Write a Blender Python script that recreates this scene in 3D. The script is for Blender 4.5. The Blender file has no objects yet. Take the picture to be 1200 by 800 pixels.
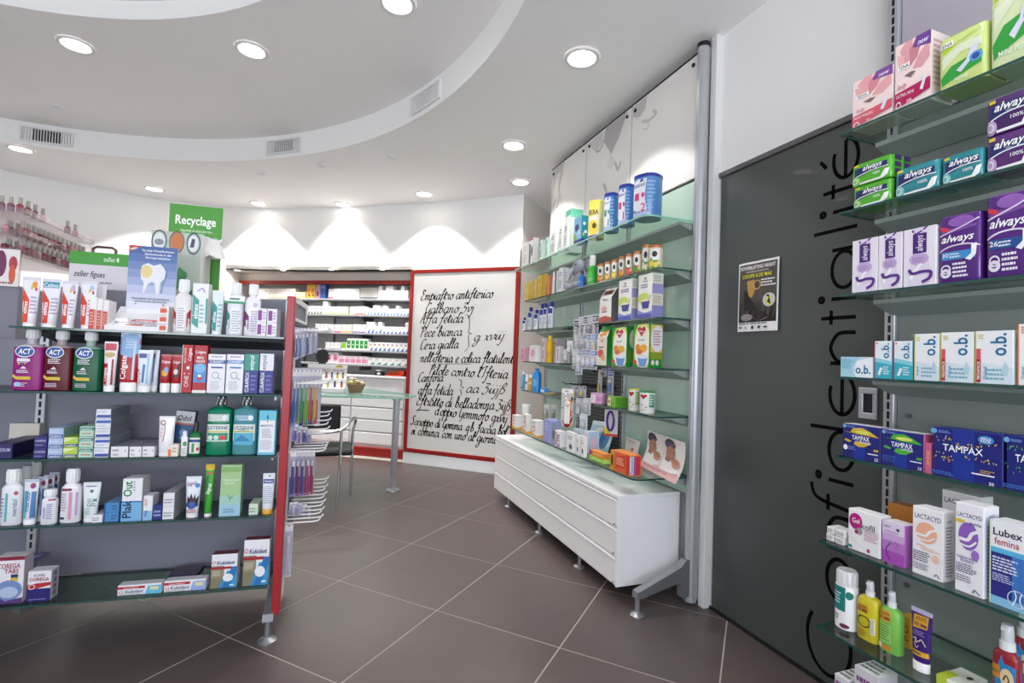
import bpy, math, random
from mathutils import Vector, Matrix
random.seed(7)
SC = bpy.context.scene
COL = SC.collection
# ------------------------------------------------------------------ camera
F, EYE = 589.25, Vector((0, 0, 1.2))
YAW, PIT, ROL = math.radians(20.122), math.radians(1.852), math.radians(2.133)
cy, sy, cp, sp, cr, sr = math.cos(YAW), math.sin(YAW), math.cos(PIT), math.sin(PIT), math.cos(ROL), math.sin(ROL)
_r, _f, _u = Vector((cy, -sy, 0)), Vector((sy, cy, 0)), Vector((0, 0, 1))
_f2, _u2 = cp * _f + sp * _u, cp * _u - sp * _f
RX, RU, RF = cr * _r + sr * _u2, cr * _u2 - sr * _r, _f2      # right, up, forward
cam_data = bpy.data.cameras.new('camera')
cam_data.sensor_width = 36; cam_data.lens = F * 36 / 1200; cam_data.clip_start = 0.02
cam = bpy.data.objects.new('camera', cam_data); COL.objects.link(cam)
cam.matrix_world = Matrix(((RX.x, RU.x, -RF.x, EYE.x), (RX.y, RU.y, -RF.y, EYE.y), (RX.z, RU.z, -RF.z, EYE.z), (0, 0, 0, 1)))
SC.camera = cam
# ------------------------------------------------------------------ world, exposure, added fill light behind the camera
SC.view_settings.view_transform = 'Standard'; SC.view_settings.look = 'None'
SC.view_settings.exposure = EXPOSURE = 0.9
SC.view_settings.gamma = 1.0; SC.view_settings.use_curve_mapping = False
wd = bpy.data.worlds.new('sky'); SC.world = wd; wd.use_nodes = True
wd.node_tree.nodes['Background'].inputs[0].default_value = (0.75, 0.85, 1, 1)
wd.node_tree.nodes['Background'].inputs[1].default_value = 0.5
FILL_W = 125
def area_light(name, loc, target, sx, sy_, power, col):
    l = bpy.data.lights.new(name, 'AREA'); l.shape = 'RECTANGLE'; l.size = sx; l.size_y = sy_; l.energy = power; l.color = col
    o = bpy.data.objects.new(name, l); COL.objects.link(o); o.location = loc
    o.rotation_euler = (Vector(target) - Vector(loc)).to_track_quat('-Z', 'Y').to_euler()
    return o
area_light('added_ceiling_fill', (-1.4, -2.8, 1.3), (-1.4, -1.6, 3.2), 5.0, 1.6, FILL_W, (0.87, 0.92, 1.0))  # unseen area light, added to brighten the ceiling and fill the room
LAMP_W = 25.0; FRONT_W = 7.0
CEIL, CEIL2, CEIL3 = 2.896, 3.10, 3.21
def downlight_light(loc, power, half=50.0, blend=0.18):
    l = bpy.data.lights.new('downlight_beam', 'SPOT'); l.energy = power; l.spot_size = math.radians(2 * half); l.spot_blend = blend
    l.shadow_soft_size = 0.045; l.color = (1.0, 0.965, 0.92)
    o = bpy.data.objects.new('downlight_beam', l); COL.objects.link(o); o.location = loc
    return o
# ------------------------------------------------------------------ measuring: pixel of the 1200 x 800 frame -> point on a real plane
def ray(x, y): return RF + RX * ((x - 600) / F) - RU * ((y - 400) / F)
def on_z(x, y, z): d = ray(x, y); return EYE + d * ((z - EYE.z) / d.z)
def on_x(x, y, X): d = ray(x, y); return EYE + d * (X / d.x)
def on_y(x, y, Y): d = ray(x, y); return EYE + d * (Y / d.y)
def on_plane(x, y, P, n): d = ray(x, y); return EYE + d * ((Vector(P) - EYE).dot(n) / d.dot(n))
def t_at(O, u, x):
    w = RX - RF * ((x - 600) / F); return -w.dot(O - EYE) / w.dot(u)
def z_at(P, y):
    w = -RU - RF * ((y - 400) / F); return -w.dot(Vector((P.x, P.y, 0)) - EYE) / w.z
# ------------------------------------------------------------------ colours and materials
def lin(h):
    if not isinstance(h, str): return tuple(h)
    h = h.lstrip('#')
    if len(h) == 3: h = ''.join(c * 2 for c in h)
    o = []
    for i in (0, 2, 4):
        c = int(h[i:i + 2], 16) / 255
        o.append(c / 12.92 if c <= .04045 else ((c + .055) / 1.055) ** 2.4)
    return tuple(o) + (1.0,)
MATS = {}
def mat(name, col=None, rough=.5, metal=0.0, spec=.5, noise=.05, nscale=30.0, bump=0.0, bscale=200.0, coat=0.0, trans=0.0, emit=None, estr=0.0):
    m = bpy.data.materials.new(name); m.use_nodes = True; nt = m.node_tree; b = nt.nodes['Principled BSDF']
    b.inputs['Roughness'].default_value = rough; b.inputs['Metallic'].default_value = metal
    b.inputs['Specular IOR Level'].default_value = spec; b.inputs['Coat Weight'].default_value = coat
    b.inputs['Transmission Weight'].default_value = trans
    tc = nt.nodes.new('ShaderNodeTexCoord')
    nz = nt.nodes.new('ShaderNodeTexNoise'); nz.inputs['Scale'].default_value = nscale; nz.inputs['Detail'].default_value = 3
    nt.links.new(tc.outputs['Object'], nz.inputs['Vector'])
    mr = nt.nodes.new('ShaderNodeMapRange'); mr.inputs['To Min'].default_value = 1 - noise; mr.inputs['To Max'].default_value = 1 + noise
    nt.links.new(nz.outputs['Fac'], mr.inputs['Value'])
    mx = nt.nodes.new('ShaderNodeVectorMath'); mx.operation = 'SCALE'
    if col is None:
        at = nt.nodes.new('ShaderNodeAttribute'); at.attribute_name = 'Col'
        nt.links.new(at.outputs['Color'], mx.inputs[0])
    else:
        mx.inputs[0].default_value = lin(col)[:3]
    nt.links.new(mr.outputs['Result'], mx.inputs['Scale'])
    nt.links.new(mx.outputs['Vector'], b.inputs['Base Color'])
    if bump:
        n2 = nt.nodes.new('ShaderNodeTexNoise'); n2.inputs['Scale'].default_value = bscale
        nt.links.new(tc.outputs['Object'], n2.inputs['Vector'])
        bp = nt.nodes.new('ShaderNodeBump'); bp.inputs['Strength'].default_value = bump; bp.inputs['Distance'].default_value = .002
        nt.links.new(n2.outputs['Fac'], bp.inputs['Height']); nt.links.new(bp.outputs['Normal'], b.inputs['Normal'])
    if emit:
        b.inputs['Emission Color'].default_value = lin(emit); b.inputs['Emission Strength'].default_value = estr
    MATS[name] = m
    return m
def clear_mat(name, tint, gloss=.04, haze=0.0):
    """clear sheet: tinted straight-through light plus Fresnel reflections, optionally a little milky"""
    m = bpy.data.materials.new(name); m.use_nodes = True; nt = m.node_tree; nt.nodes.clear()
    out = nt.nodes.new('ShaderNodeOutputMaterial')
    tr = nt.nodes.new('ShaderNodeBsdfTransparent'); tr.inputs[0].default_value = lin(tint)
    gl = nt.nodes.new('ShaderNodeBsdfGlossy'); gl.inputs['Roughness'].default_value = gloss
    lw = nt.nodes.new('ShaderNodeLayerWeight'); lw.inputs['Blend'].default_value = .5
    pw = nt.nodes.new('ShaderNodeMath'); pw.operation = 'POWER'; pw.inputs[1].default_value = 4.0
    sc_ = nt.nodes.new('ShaderNodeMath'); sc_.operation = 'MULTIPLY_ADD'; sc_.inputs[1].default_value = .55; sc_.inputs[2].default_value = .035
    mx = nt.nodes.new('ShaderNodeMixShader')
    nt.links.new(lw.outputs['Facing'], pw.inputs[0]); nt.links.new(pw.outputs[0], sc_.inputs[0])
    nt.links.new(sc_.outputs[0], mx.inputs[0]); nt.links.new(tr.outputs[0], mx.inputs[1]); nt.links.new(gl.outputs[0], mx.inputs[2])
    last = mx
    if haze:
        df = nt.nodes.new('ShaderNodeBsdfDiffuse'); df.inputs[0].default_value = lin(tint)
        m2 = nt.nodes.new('ShaderNodeMixShader'); m2.inputs[0].default_value = haze
        nt.links.new(mx.outputs[0], m2.inputs[1]); nt.links.new(df.outputs[0], m2.inputs[2]); last = m2
    nt.links.new(last.outputs[0], out.inputs[0])
    MATS[name] = m
    return m
mat('card_stock', None, .42, noise=.03)
mat('print_ink', None, .38, noise=.02)
mat('moulded_plastic', None, .28, noise=.02, coat=.2)
mat('soft_film', None, .25, noise=.04, bump=.15, bscale=60, coat=.3)
mat('liquid_plastic', None, .22, noise=.02, spec=.18)
mat('fabric', None, .9, noise=.12, nscale=90, bump=.4, bscale=400)
mat('wall_paint', 'f5f4f2', .7, noise=.012, nscale=3, bump=.03, bscale=350)
mat('ceiling_paint', 'f8f5f4', .75, noise=.012, nscale=2)
mat('return_paint', 'e4dcd2', .7, noise=.02, nscale=3)
mat('white_laminate', 'f6f6f8', .3, noise=.012, nscale=6)
mat('grey_board', '7f7f8c', .5, noise=.04, nscale=14, bump=.05)
mat('red_laminate', 'a8222c', .35, noise=.04, nscale=10)
mat('red_frame', '96190f', .4, noise=.05, nscale=10)
mat('aluminium', 'b9babf', .36, metal=.45, noise=.04, nscale=20)
mat('cast_metal', 'a6a8ad', .38, metal=.75, noise=.06, nscale=30)
mat('chrome', 'd6d7da', .12, metal=1.0, noise=.02)
mat('black_slot', '08080a', .7)
mat('black_plastic', '101012', .5, noise=.1)
mat('mint_panel', 'b9d2c2', .22, noise=.02, nscale=4, coat=.3)
mat('grey_green_panel', '858d8a', .25, noise=.03, nscale=5, coat=.3)
mat('lilac_panel', 'b9b3bd', .5, noise=.05, nscale=160)
mat('frosted_door', '474c4a', .36, noise=.05, nscale=2.5, coat=.05)
mat('lettering_vinyl', '030303', .8, spec=.1)
mat('panel_white', 'e4e1de', .4, noise=.015, nscale=3)
mat('grout', 'b3aca4', .9, noise=.08, nscale=80)
mat('floor_tile', '584d4b', .36, noise=.16, nscale=5, bump=.08, bscale=120)
mat('lamp_glow', 'ffffff', .5, emit='fff4e6', estr=9.0)
mat('white_trim', 'e8e6e6', .4, noise=.01)
mat('steel_mesh', '6a6a6c', .45, metal=.6, noise=.1, nscale=100)
mat('wicker', None, .8, noise=.2, nscale=120, bump=.5)
mat('rail_metal', 'a4b0aa', .4, metal=.3, noise=.04)
mat('shaded_rail', '3c3f42', .5, noise=.04)  # support rail under the top gondola shelf, its shade put into the colour
mat('back_grey', 'bdbcba', .5, noise=.03, nscale=8)
clear_mat('shelf_glass', 'eff7f3', .03)
clear_mat('gondola_glass', 'a9bfba', .05)
clear_mat('table_glass', 'd4efe6', .03, .10)
clear_mat('clear_acrylic', 'f0eaec', .06, .06)
clear_mat('clear_blister', 'f6f6f8', .10, .03)
mat('glass_edge', '1f4a43', .12, noise=.06, coat=.5)
mat('glass_edge_mint', '8fcdb9', .15, noise=.05, coat=.5)
# ------------------------------------------------------------------ mesh building
class M:
    def __init__(s): s.v, s.f, s.c, s.sm = [], [], [], []
    def add(s, verts, faces, col='ffffff', smooth=False):
        n = len(s.v); s.v += [tuple(v) for v in verts]
        for f in faces: s.f.append([i + n for i in f]); s.c.append(col); s.sm.append(smooth)
    def box(s, x0, x1, y0, y1, z0, z1, col='ffffff', bev=0.0, cols=None):
        cols = cols or {}
        if not bev:
            v = [(x, y, z) for z in (z0, z1) for y in (y0, y1) for x in (x0, x1)]
            for k, f in (('f', (0, 1, 5, 4)), ('b', (3, 2, 6, 7)), ('l', (2, 0, 4, 6)), ('r', (1, 3, 7, 5)), ('t', (4, 5, 7, 6)), ('d', (2, 3, 1, 0))):
                s.add([v[i] for i in f], [(0, 1, 2, 3)], cols.get(k, col))
            return s
        b = min(bev, (x1 - x0) * .4, (y1 - y0) * .4, (z1 - z0) * .4)
        X, Y, Z = (x0, x1), (y0, y1), (z0, z1)
        idx, v = {}, []
        for i in (0, 1):
            for j in (0, 1):
                for k in (0, 1):
                    p = [X[i], Y[j], Z[k]]; q = [b if i == 0 else -b, b if j == 0 else -b, b if k == 0 else -b]
                    for a in range(3):
                        r = [p[t] + (q[t] if t != a else 0) for t in range(3)]
                        idx[(i, j, k, a)] = len(v); v.append(r)
        n = len(s.v); s.v += [tuple(p) for p in v]
        def fc(l, c): s.f.append([n + idx[q] for q in l]); s.c.append(c); s.sm.append(False)
        fc([(0, 0, 0, 1), (1, 0, 0, 1), (1, 0, 1, 1), (0, 0, 1, 1)], cols.get('f', col)); fc([(1, 1, 0, 1), (0, 1, 0, 1), (0, 1, 1, 1), (1, 1, 1, 1)], cols.get('b', col))
        fc([(0, 1, 0, 0), (0, 0, 0, 0), (0, 0, 1, 0), (0, 1, 1, 0)], cols.get('l', col)); fc([(1, 0, 0, 0), (1, 1, 0, 0), (1, 1, 1, 0), (1, 0, 1, 0)], cols.get('r', col))
        fc([(0, 0, 1, 2), (1, 0, 1, 2), (1, 1, 1, 2), (0, 1, 1, 2)], cols.get('t', col)); fc([(0, 1, 0, 2), (1, 1, 0, 2), (1, 0, 0, 2), (0, 0, 0, 2)], cols.get('d', col))
        for j in (0, 1):
            for k in (0, 1): fc([(0, j, k, 1), (1, j, k, 1), (1, j, k, 2), (0, j, k, 2)], cols.get('f' if j == 0 else 'b', col))
        for i in (0, 1):
            for k in (0, 1): fc([(i, 0, k, 0), (i, 1, k, 0), (i, 1, k, 2), (i, 0, k, 2)], cols.get('r' if i else 'l', col))
            for j in (0, 1): fc([(i, j, 0, 0), (i, j, 1, 0), (i, j, 1, 1), (i, j, 0, 1)], cols.get('r' if i else 'l', col))
        for i in (0, 1):
            for j in (0, 1):
                for k in (0, 1): fc([(i, j, k, 0), (i, j, k, 1), (i, j, k, 2)], cols.get('f' if j == 0 else 'b', col))
        return s
    def prism(s, poly, axis, a0, a1, col='ffffff'):
        """poly in the two other axes, extruded along axis ('x','y','z') from a0 to a1"""
        def P(p, a): return {'x': (a, p[0], p[1]), 'y': (p[0], a, p[1]), 'z': (p[0], p[1], a)}[axis]
        n = len(poly); v = [P(p, a0) for p in poly] + [P(p, a1) for p in poly]
        s.add(v, [tuple(range(n))[::-1], tuple(range(n, 2 * n))] + [(i, (i + 1) % n, n + (i + 1) % n, n + i) for i in range(n)], col)
        return s
    def loft(s, secs, seg=20, caps=True, smooth=True):
        """secs: (z, half_width, half_depth, exponent, colour[, cx, cy]); the colour fills the band up to the next section"""
        rings = []
        for q in secs:
            z, a, b, e = q[:4]; cx, cy_ = (q[5], q[6]) if len(q) > 5 else (0, 0)
            ring = []
            for i in range(seg):
                t = 2 * math.pi * (i + .5) / seg; c, d = math.cos(t), math.sin(t)
                ring.append((cx + a * math.copysign(abs(c) ** (2 / e), c), cy_ + b * math.copysign(abs(d) ** (2 / e), d), z))
            rings.append(ring)
        n = len(s.v)
        for r in rings: s.v += r
        for k in range(len(rings) - 1):
            for i in range(seg):
                j = (i + 1) % seg
                s.f.append([n + k * seg + i, n + k * seg + j, n + (k + 1) * seg + j, n + (k + 1) * seg + i]); s.c.append(secs[k][4]); s.sm.append(smooth)
        if caps:
            s.f.append([n + i for i in range(seg)][::-1]); s.c.append(secs[0][4]); s.sm.append(False)
            m = n + (len(rings) - 1) * seg
            s.f.append([m + i for i in range(seg)]); s.c.append(secs[-1][4]); s.sm.append(False)
        return s
    def cyl(s, x, y, z0, z1, r, col='ffffff', seg=16, r1=None):
        return s.loft([(z0, r, r, 2, col, x, y), (z1, r if r1 is None else r1, r if r1 is None else r1, 2, col, x, y)], seg)
    def tube(s, pts, r, seg=8, col='ffffff'):
        pts = [Vector(p) for p in pts]; rings = []; up = None
        for i, p in enumerate(pts):
            d = (pts[min(i + 1, len(pts) - 1)] - pts[max(i - 1, 0)]).normalized()
            if up is None: up = d.orthogonal().normalized()
            up = (up - d * up.dot(d)).normalized(); w = d.cross(up)
            rr = r[i] if isinstance(r, (list, tuple)) else r
            rings.append([p + (up * math.cos(2 * math.pi * k / seg) + w * math.sin(2 * math.pi * k / seg)) * rr for k in range(seg)])
        n = len(s.v)
        for q in rings: s.v += [tuple(v) for v in q]
        for k in range(len(rings) - 1):
            for i in range(seg):
                j = (i + 1) % seg; s.f.append([n + k * seg + i, n + k * seg + j, n + (k + 1) * seg + j, n + (k + 1) * seg + i]); s.c.append(col); s.sm.append(True)
        for m, rev in ((n, True), (n + (len(rings) - 1) * seg, False)):
            l = [m + i for i in range(seg)]; s.f.append(l[::-1] if rev else l); s.c.append(col); s.sm.append(False)
        return s
    def xform(s, mtx):
        s.v = [tuple(mtx @ Vector(p)) for p in s.v]; return s
    def mesh(s, name, material):
        me = bpy.data.meshes.new(name); me.from_pydata(s.v, [], s.f)
        ca = me.color_attributes.new('Col', 'FLOAT_COLOR', 'CORNER'); buf = []
        cache = {}
        for f, c in zip(s.f, s.c):
            if c not in cache: cache[c] = lin(c)
            buf += list(cache[c]) * len(f)
        ca.data.foreach_set('color', buf)
        me.polygons.foreach_set('use_smooth', s.sm)
        me.materials.append(MATS[material]); me.update()
        if any(s.sm): me.set_sharp_from_angle(angle=math.radians(40))
        return me
def link(name, me, parent=None, loc=None, rz=None):
    o = bpy.data.objects.new(name, me); COL.objects.link(o)
    if parent is not None: o.parent = parent
    if loc is not None: o.location = loc
    if rz is not None: o.rotation_euler = (0, 0, rz)
    return o
def tag(o, label=None, cat=None, group=None, kind=None):
    if label: o['label'] = label
    if cat: o['category'] = cat
    if group: o['group'] = group
    if kind: o['kind'] = kind
    return o
def empty(name, loc, rz=0.0):
    o = bpy.data.objects.new(name, None); COL.objects.link(o); o.location = loc; o.rotation_euler = (0, 0, rz); o.empty_display_size = .05
    return o
# ------------------------------------------------------------------ flat print: shapes and lettering laid on a surface
TXT = {}
def text_shape(body, bold, shear):
    k = (body, bold, shear)
    if k not in TXT:
        c = bpy.data.curves.new('lettering', 'FONT'); c.body = body; c.resolution_u = 2; c.offset = bold; c.shear = shear
        o = bpy.data.objects.new('lettering', c); me = bpy.data.meshes.new_from_object(o)
        vs = [(v.co.x, v.co.y) for v in me.vertices]; fs = [tuple(p.vertices) for p in me.polygons]
        bpy.data.objects.remove(o); bpy.data.meshes.remove(me); bpy.data.curves.remove(c)
        x0 = min((v[0] for v in vs), default=0); x1 = max((v[0] for v in vs), default=1)
        TXT[k] = ([(x - (x0 + x1) / 2, y - .345) for x, y in vs], fs, max(x1 - x0, .01))
    return TXT[k]
def cut(poly, ax, lim, sgn):
    o = []
    for k in range(len(poly)):
        p, q = poly[k], poly[(k + 1) % len(poly)]; a, b = (p[ax] - lim) * sgn, (q[ax] - lim) * sgn
        if a >= 0: o.append(p)
        if (a >= 0) != (b >= 0): t = a / (a - b); o.append((p[0] + t * (q[0] - p[0]), p[1] + t * (q[1] - p[1])))
    return o
def print_ops(m, ops, W, H, place, curved=False, base_off=.0004):
    """place(x, z, off) -> point; x in 0..W, z in 0..H"""
    rnd = random.Random(len(ops) * 31 + int(W * 1e4))
    for k, op in enumerate(ops):
        off = base_off + .00022 * k; t = op[0]
        if t == 'R':
            _, x0, y0, x1, y1, c = op; nx, nz = (8, 10) if curved else (1, 1)
            g = [place((x0 + (x1 - x0) * i / nx) * W, (y0 + (y1 - y0) * j / nz) * H, off) for j in range(nz + 1) for i in range(nx + 1)]
            m.add(g, [(j * (nx + 1) + i, j * (nx + 1) + i + 1, (j + 1) * (nx + 1) + i + 1, (j + 1) * (nx + 1) + i) for j in range(nz) for i in range(nx)], c)
        elif t == 'E':
            _, cx, cz, rx, rz, c = op[:6]; n = 18; rot = math.radians(op[6]) if len(op) > 6 else 0
            pts = [place(min(max(cx, 0), 1) * W, min(max(cz, 0), 1) * H, off)]; rg = (.34, .67, 1) if curved else (1,)
            for q in rg:
                for i in range(n):
                    a = 2 * math.pi * i / n; ex, ez = q * rx * W * math.cos(a), q * rz * H * math.sin(a)
                    pts.append(place(min(max(cx * W + ex * math.cos(rot) - ez * math.sin(rot), 0), W), min(max(cz * H + ex * math.sin(rot) + ez * math.cos(rot), 0), H), off))
            fs_ = [(0, i + 1, (i + 1) % n + 1) for i in range(n)]
            for k2 in range(len(rg) - 1): fs_ += [(1 + k2 * n + i, 1 + (k2 + 1) * n + i, 1 + (k2 + 1) * n + (i + 1) % n, 1 + k2 * n + (i + 1) % n) for i in range(n)]
            m.add(pts, fs_, c)
        elif t == 'O':                                            # ring
            _, cx, cz, rx, rz, th, c = op; n = 20; pts = []
            for i in range(n):
                a = 2 * math.pi * i / n
                for q in (1, 1 - th): pts.append(place(cx * W + rx * W * q * math.cos(a), cz * H + rz * H * q * math.sin(a), off))
            m.add(pts, [(2 * i, 2 * ((i + 1) % n), 2 * ((i + 1) % n) + 1, 2 * i + 1) for i in range(n)], c)
        elif t == 'P':
            if not curved: m.add([place(x * W, y * H, off) for x, y in op[1]], [tuple(range(len(op[1])))], op[2])
            else:
                for j in range(4):
                    rowp = cut(cut(list(op[1]), 1, j / 4, 1), 1, (j + 1) / 4, -1)
                    if len(rowp) < 3: continue
                    for i in range(10):
                        q = cut(cut(rowp, 0, i / 10, 1), 0, (i + 1) / 10, -1)
                        if len(q) > 2: m.add([place(x * W, y * H, off) for x, y in q], [tuple(range(len(q)))], op[2])
        elif t == 'S':                                            # stroke: list of points, width (share of H), colour
            pts = smooth_path([(x * W, y * H) for x, y in op[1]], 4); ribbon(m, pts, op[2] * H, op[3], lambda x, z: place(x, z, off))
        elif t == 'T':
            body, cx, cz, h, c = op[1:6]; o = dict(op[6]) if len(op) > 6 else {}
            rot = math.radians(o.get('rot', 0)); vs, fs, tw = text_shape(body, min(o.get('b', .008), .017), o.get('sh', 0.0))
            along, across = (H, W) if abs(math.sin(rot)) > .7 else (W, H)
            s = h * across / .69; sx = s
            mw = o.get('w', .92) * along
            if tw * sx > mw: sx = mw / tw; s = min(s, sx * 1.5)
            elif o.get('fit'): sx = mw / tw
            ca, sa = math.cos(rot), math.sin(rot)
            pt = [(cx * W + x * sx * ca - y * s * sa, cz * H + x * sx * sa + y * s * ca) for x, y in vs]
            if not curved: m.add([place(x, y, off) for x, y in pt], fs, c)
            else:
                st = W / 12
                for f in fs:
                    pl = [pt[i] for i in f]; lo, hi = math.floor(min(q[0] for q in pl) / st), math.ceil(max(q[0] for q in pl) / st)
                    for i in range(lo, max(hi, lo + 1)):
                        q = pl if hi - lo <= 1 else cut(cut(pl, 0, i * st, 1), 0, (i + 1) * st, -1)
                        if len(q) > 2: m.add([place(x, y, off) for x, y in q], [tuple(range(len(q)))], c)
        elif t == 'L':                                            # lines of small print
            _, x0, y0, x1, y1, n, c = op
            for i in range(n):
                yy = y1 - (y1 - y0) * (i + .5) / n; hh = (y1 - y0) / n * .26; x = x0; xe = x0 + (x1 - x0) * rnd.uniform(.7, 1)
                while x < xe - .01:
                    w = min(rnd.uniform(.05, .2) * (x1 - x0) + .01, xe - x)
                    m.add([place(a * W, b * H, off) for a, b in ((x, yy - hh), (x + w, yy - hh), (x + w, yy + hh), (x, yy + hh))], [(0, 1, 2, 3)], c)
                    x += w + .03 * (x1 - x0)
def smooth_path(p, n=5):
    if len(p) < 3: return p
    o = []
    for i in range(len(p) - 1):
        a, b, c, d = p[max(i - 1, 0)], p[i], p[i + 1], p[min(i + 2, len(p) - 1)]
        for k in range(n):
            t = k / n
            o.append(tuple(.5 * (2 * b[q] + (c[q] - a[q]) * t + (2 * a[q] - 5 * b[q] + 4 * c[q] - d[q]) * t * t + (3 * b[q] - a[q] - 3 * c[q] + d[q]) * t ** 3) for q in (0, 1)))
    return o + [p[-1]]
def ribbon(m, pts, w, col, place, nib=None):
    vs = []
    for i, p in enumerate(pts):
        a, b = pts[max(i - 1, 0)], pts[min(i + 1, len(pts) - 1)]
        dx, dy = b[0] - a[0], b[1] - a[1]; l = math.hypot(dx, dy) or 1
        ww = w * .5
        if nib is not None: ww *= .32 + .68 * abs(math.sin(math.atan2(dy, dx) - nib))
        vs += [place(p[0] - dy / l * ww, p[1] + dx / l * ww), place(p[0] + dy / l * ww, p[1] - dx / l * ww)]
    m.add(vs, [(2 * i, 2 * i + 1, 2 * i + 3, 2 * i + 2) for i in range(len(pts) - 1)], col)
# ================================================================== THE ROOM
def struct(name, me, parent=None):
    o = link(name, me, parent)
    if parent is None: o['kind'] = 'structure'
    return o
C0, R0 = Vector((-2.46, 2.29)), 3.265            # rim of the ceiling recess
C1, R1 = Vector((-1.95, 1.5)), 2.155             # rim of the inner recess
XR = 1.84                                        # plane of the right wall and of the sliding door
RX0, RX1, RY0, RY1 = -6.0, 3.0, -3.0, 8.0
def disc_with_hole(m, c, r, z, outer, n=96):
    """flat ring from the circle out to the room's rectangle or to a bigger circle"""
    a = []
    for i in range(n):
        t = 2 * math.pi * i / n; d = Vector((math.cos(t), math.sin(t)))
        if isinstance(outer, tuple):
            k = min((q for q in (((RX1 - c.x) / d.x if d.x > 0 else (RX0 - c.x) / d.x) if abs(d.x) > 1e-9 else 1e9, ((RY1 - c.y) / d.y if d.y > 0 else (RY0 - c.y) / d.y) if abs(d.y) > 1e-9 else 1e9)))
            p = c + d * k
        else:
            p = outer[0] + d * outer[1] if isinstance(outer, list) else c + d * outer
        q = c + d * r; a += [(q.x, q.y, z), (p.x, p.y, z)]
    m.add(a, [(2 * i, 2 * ((i + 1) % n), 2 * ((i + 1) % n) + 1, 2 * i + 1) for i in range(n)])
    return m
def band(m, c, r, z0, z1, n=96):
    a = []
    for i in range(n):
        t = 2 * math.pi * i / n; a += [(c.x + r * math.cos(t), c.y + r * math.sin(t), z) for z in (z0, z1)]
    m.add(a, [(2 * i, 2 * ((i + 1) % n), 2 * ((i + 1) % n) + 1, 2 * i + 1) for i in range(n)], smooth=True)
    return m
ceil = struct('ceiling', disc_with_hole(M(), C0, R0, CEIL, (1,)).mesh('ceiling', 'ceiling_paint'))
link('recess_band', band(M(), C0, R0, CEIL, CEIL2).mesh('recess_band', 'wall_paint'), ceil)
link('recess_ceiling', disc_with_hole(M(), C1, R1, CEIL2, [C0, R0 + .03]).mesh('recess_ceiling', 'ceiling_paint'), ceil)
link('inner_band', band(M(), C1, R1, CEIL2, CEIL3).mesh('inner_band', 'wall_paint'), ceil)
m = M(); m.cyl(C1.x, C1.y, CEIL3, CEIL3 + .03, R1 + .02, seg=64); link('inner_ceiling', m.mesh('inner_ceiling', 'ceiling_paint'), ceil)

def wall_strip(name, pts, z0, z1, th, material, parent=None):
    """a wall that follows pts in plan, th thick on its far side"""
    m = M(); n = len(pts); off = []
    for i in range(n):
        a, b = Vector(pts[max(i - 1, 0)]), Vector(pts[min(i + 1, n - 1)]); d = (b - a).normalized(); off.append(Vector(pts[i]) + Vector((-d.y, d.x)) * th)
    v = []
    for p, q in zip(pts, off): v += [(p[0], p[1], z0), (p[0], p[1], z1), (q.x, q.y, z1), (q.x, q.y, z0)]
    f = [(0, 1, 2, 3), tuple(4 * (n - 1) + k for k in (3, 2, 1, 0))]
    for i in range(n - 1):
        for k in range(4): f.append((4 * i + k, 4 * i + (k + 1) % 4, 4 * i + 4 + (k + 1) % 4, 4 * i + 4 + k))
    m.add(v, f, smooth=True); return struct(name, m.mesh(name, material), parent)
A = Vector((.862, 5.68, 0))                      # corner where the back shelves meet the handwritten panel
curve0 = [(1.842, 4.832), (1.29, 5.32), (.862, 5.68), (.42, 5.98), (.01, 6.26), (-.32, 6.46), (-.65, 6.64), (-.96, 6.78), (-1.27, 6.9), (-1.6, 6.92), (-1.95, 6.89), (-2.35, 6.79), (-2.75, 6.66), (-3.1, 6.52)]
curve = [curve0[0]] + [tuple(q) for q in smooth_path(curve0, 3)[1:]]
wb = wall_strip('wall_back', curve[24:] + [(-4.3, 4.7), (-6.0, 4.2)], 0, CEIL, -.12, 'wall_paint')
wall_strip('bulkhead', curve[6:25], 2.15, CEIL, -.12, 'wall_paint', wb)
wall_strip('panel_wall', curve[:7], 0, CEIL, -.12, 'wall_paint', wb)
wall_strip('wall_return', [(2.9, 5.85), (1.842, 4.832)], 0, CEIL, -.1, 'return_paint')
def wbox(name, *a, material='wall_paint', parent=None): return struct(name, M().box(*a).mesh(name, material), parent)
wr = wbox('wall_right', XR, XR + .12, RY0, 2.03, 2.175, CEIL)
wbox('wall_right_pier', XR, XR + .12, RY0, -.2, 0, 2.175, parent=wr)
wbox('wall_right_partition', XR + .01, XR + .12, 2.03, 3.92, 0, CEIL, parent=wr)
wbox('wall_far_right', 2.9, 3.0, 3.8, 6.2, 0, CEIL, material='return_paint')
wbox('wall_left', -6.1, -6.0, RY0, 5.7, 0, CEIL)
wf = wbox('wall_front', RX0, -4.2, RY0 - .1, RY0, 0, CEIL)
wbox('wall_front_pier', 1.7, 2.0, RY0 - .1, RY0, 0, CEIL, parent=wf)
wbox('wall_front_lintel', -4.2, 1.7, RY0 - .1, RY0, 2.65, CEIL, parent=wf)
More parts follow.
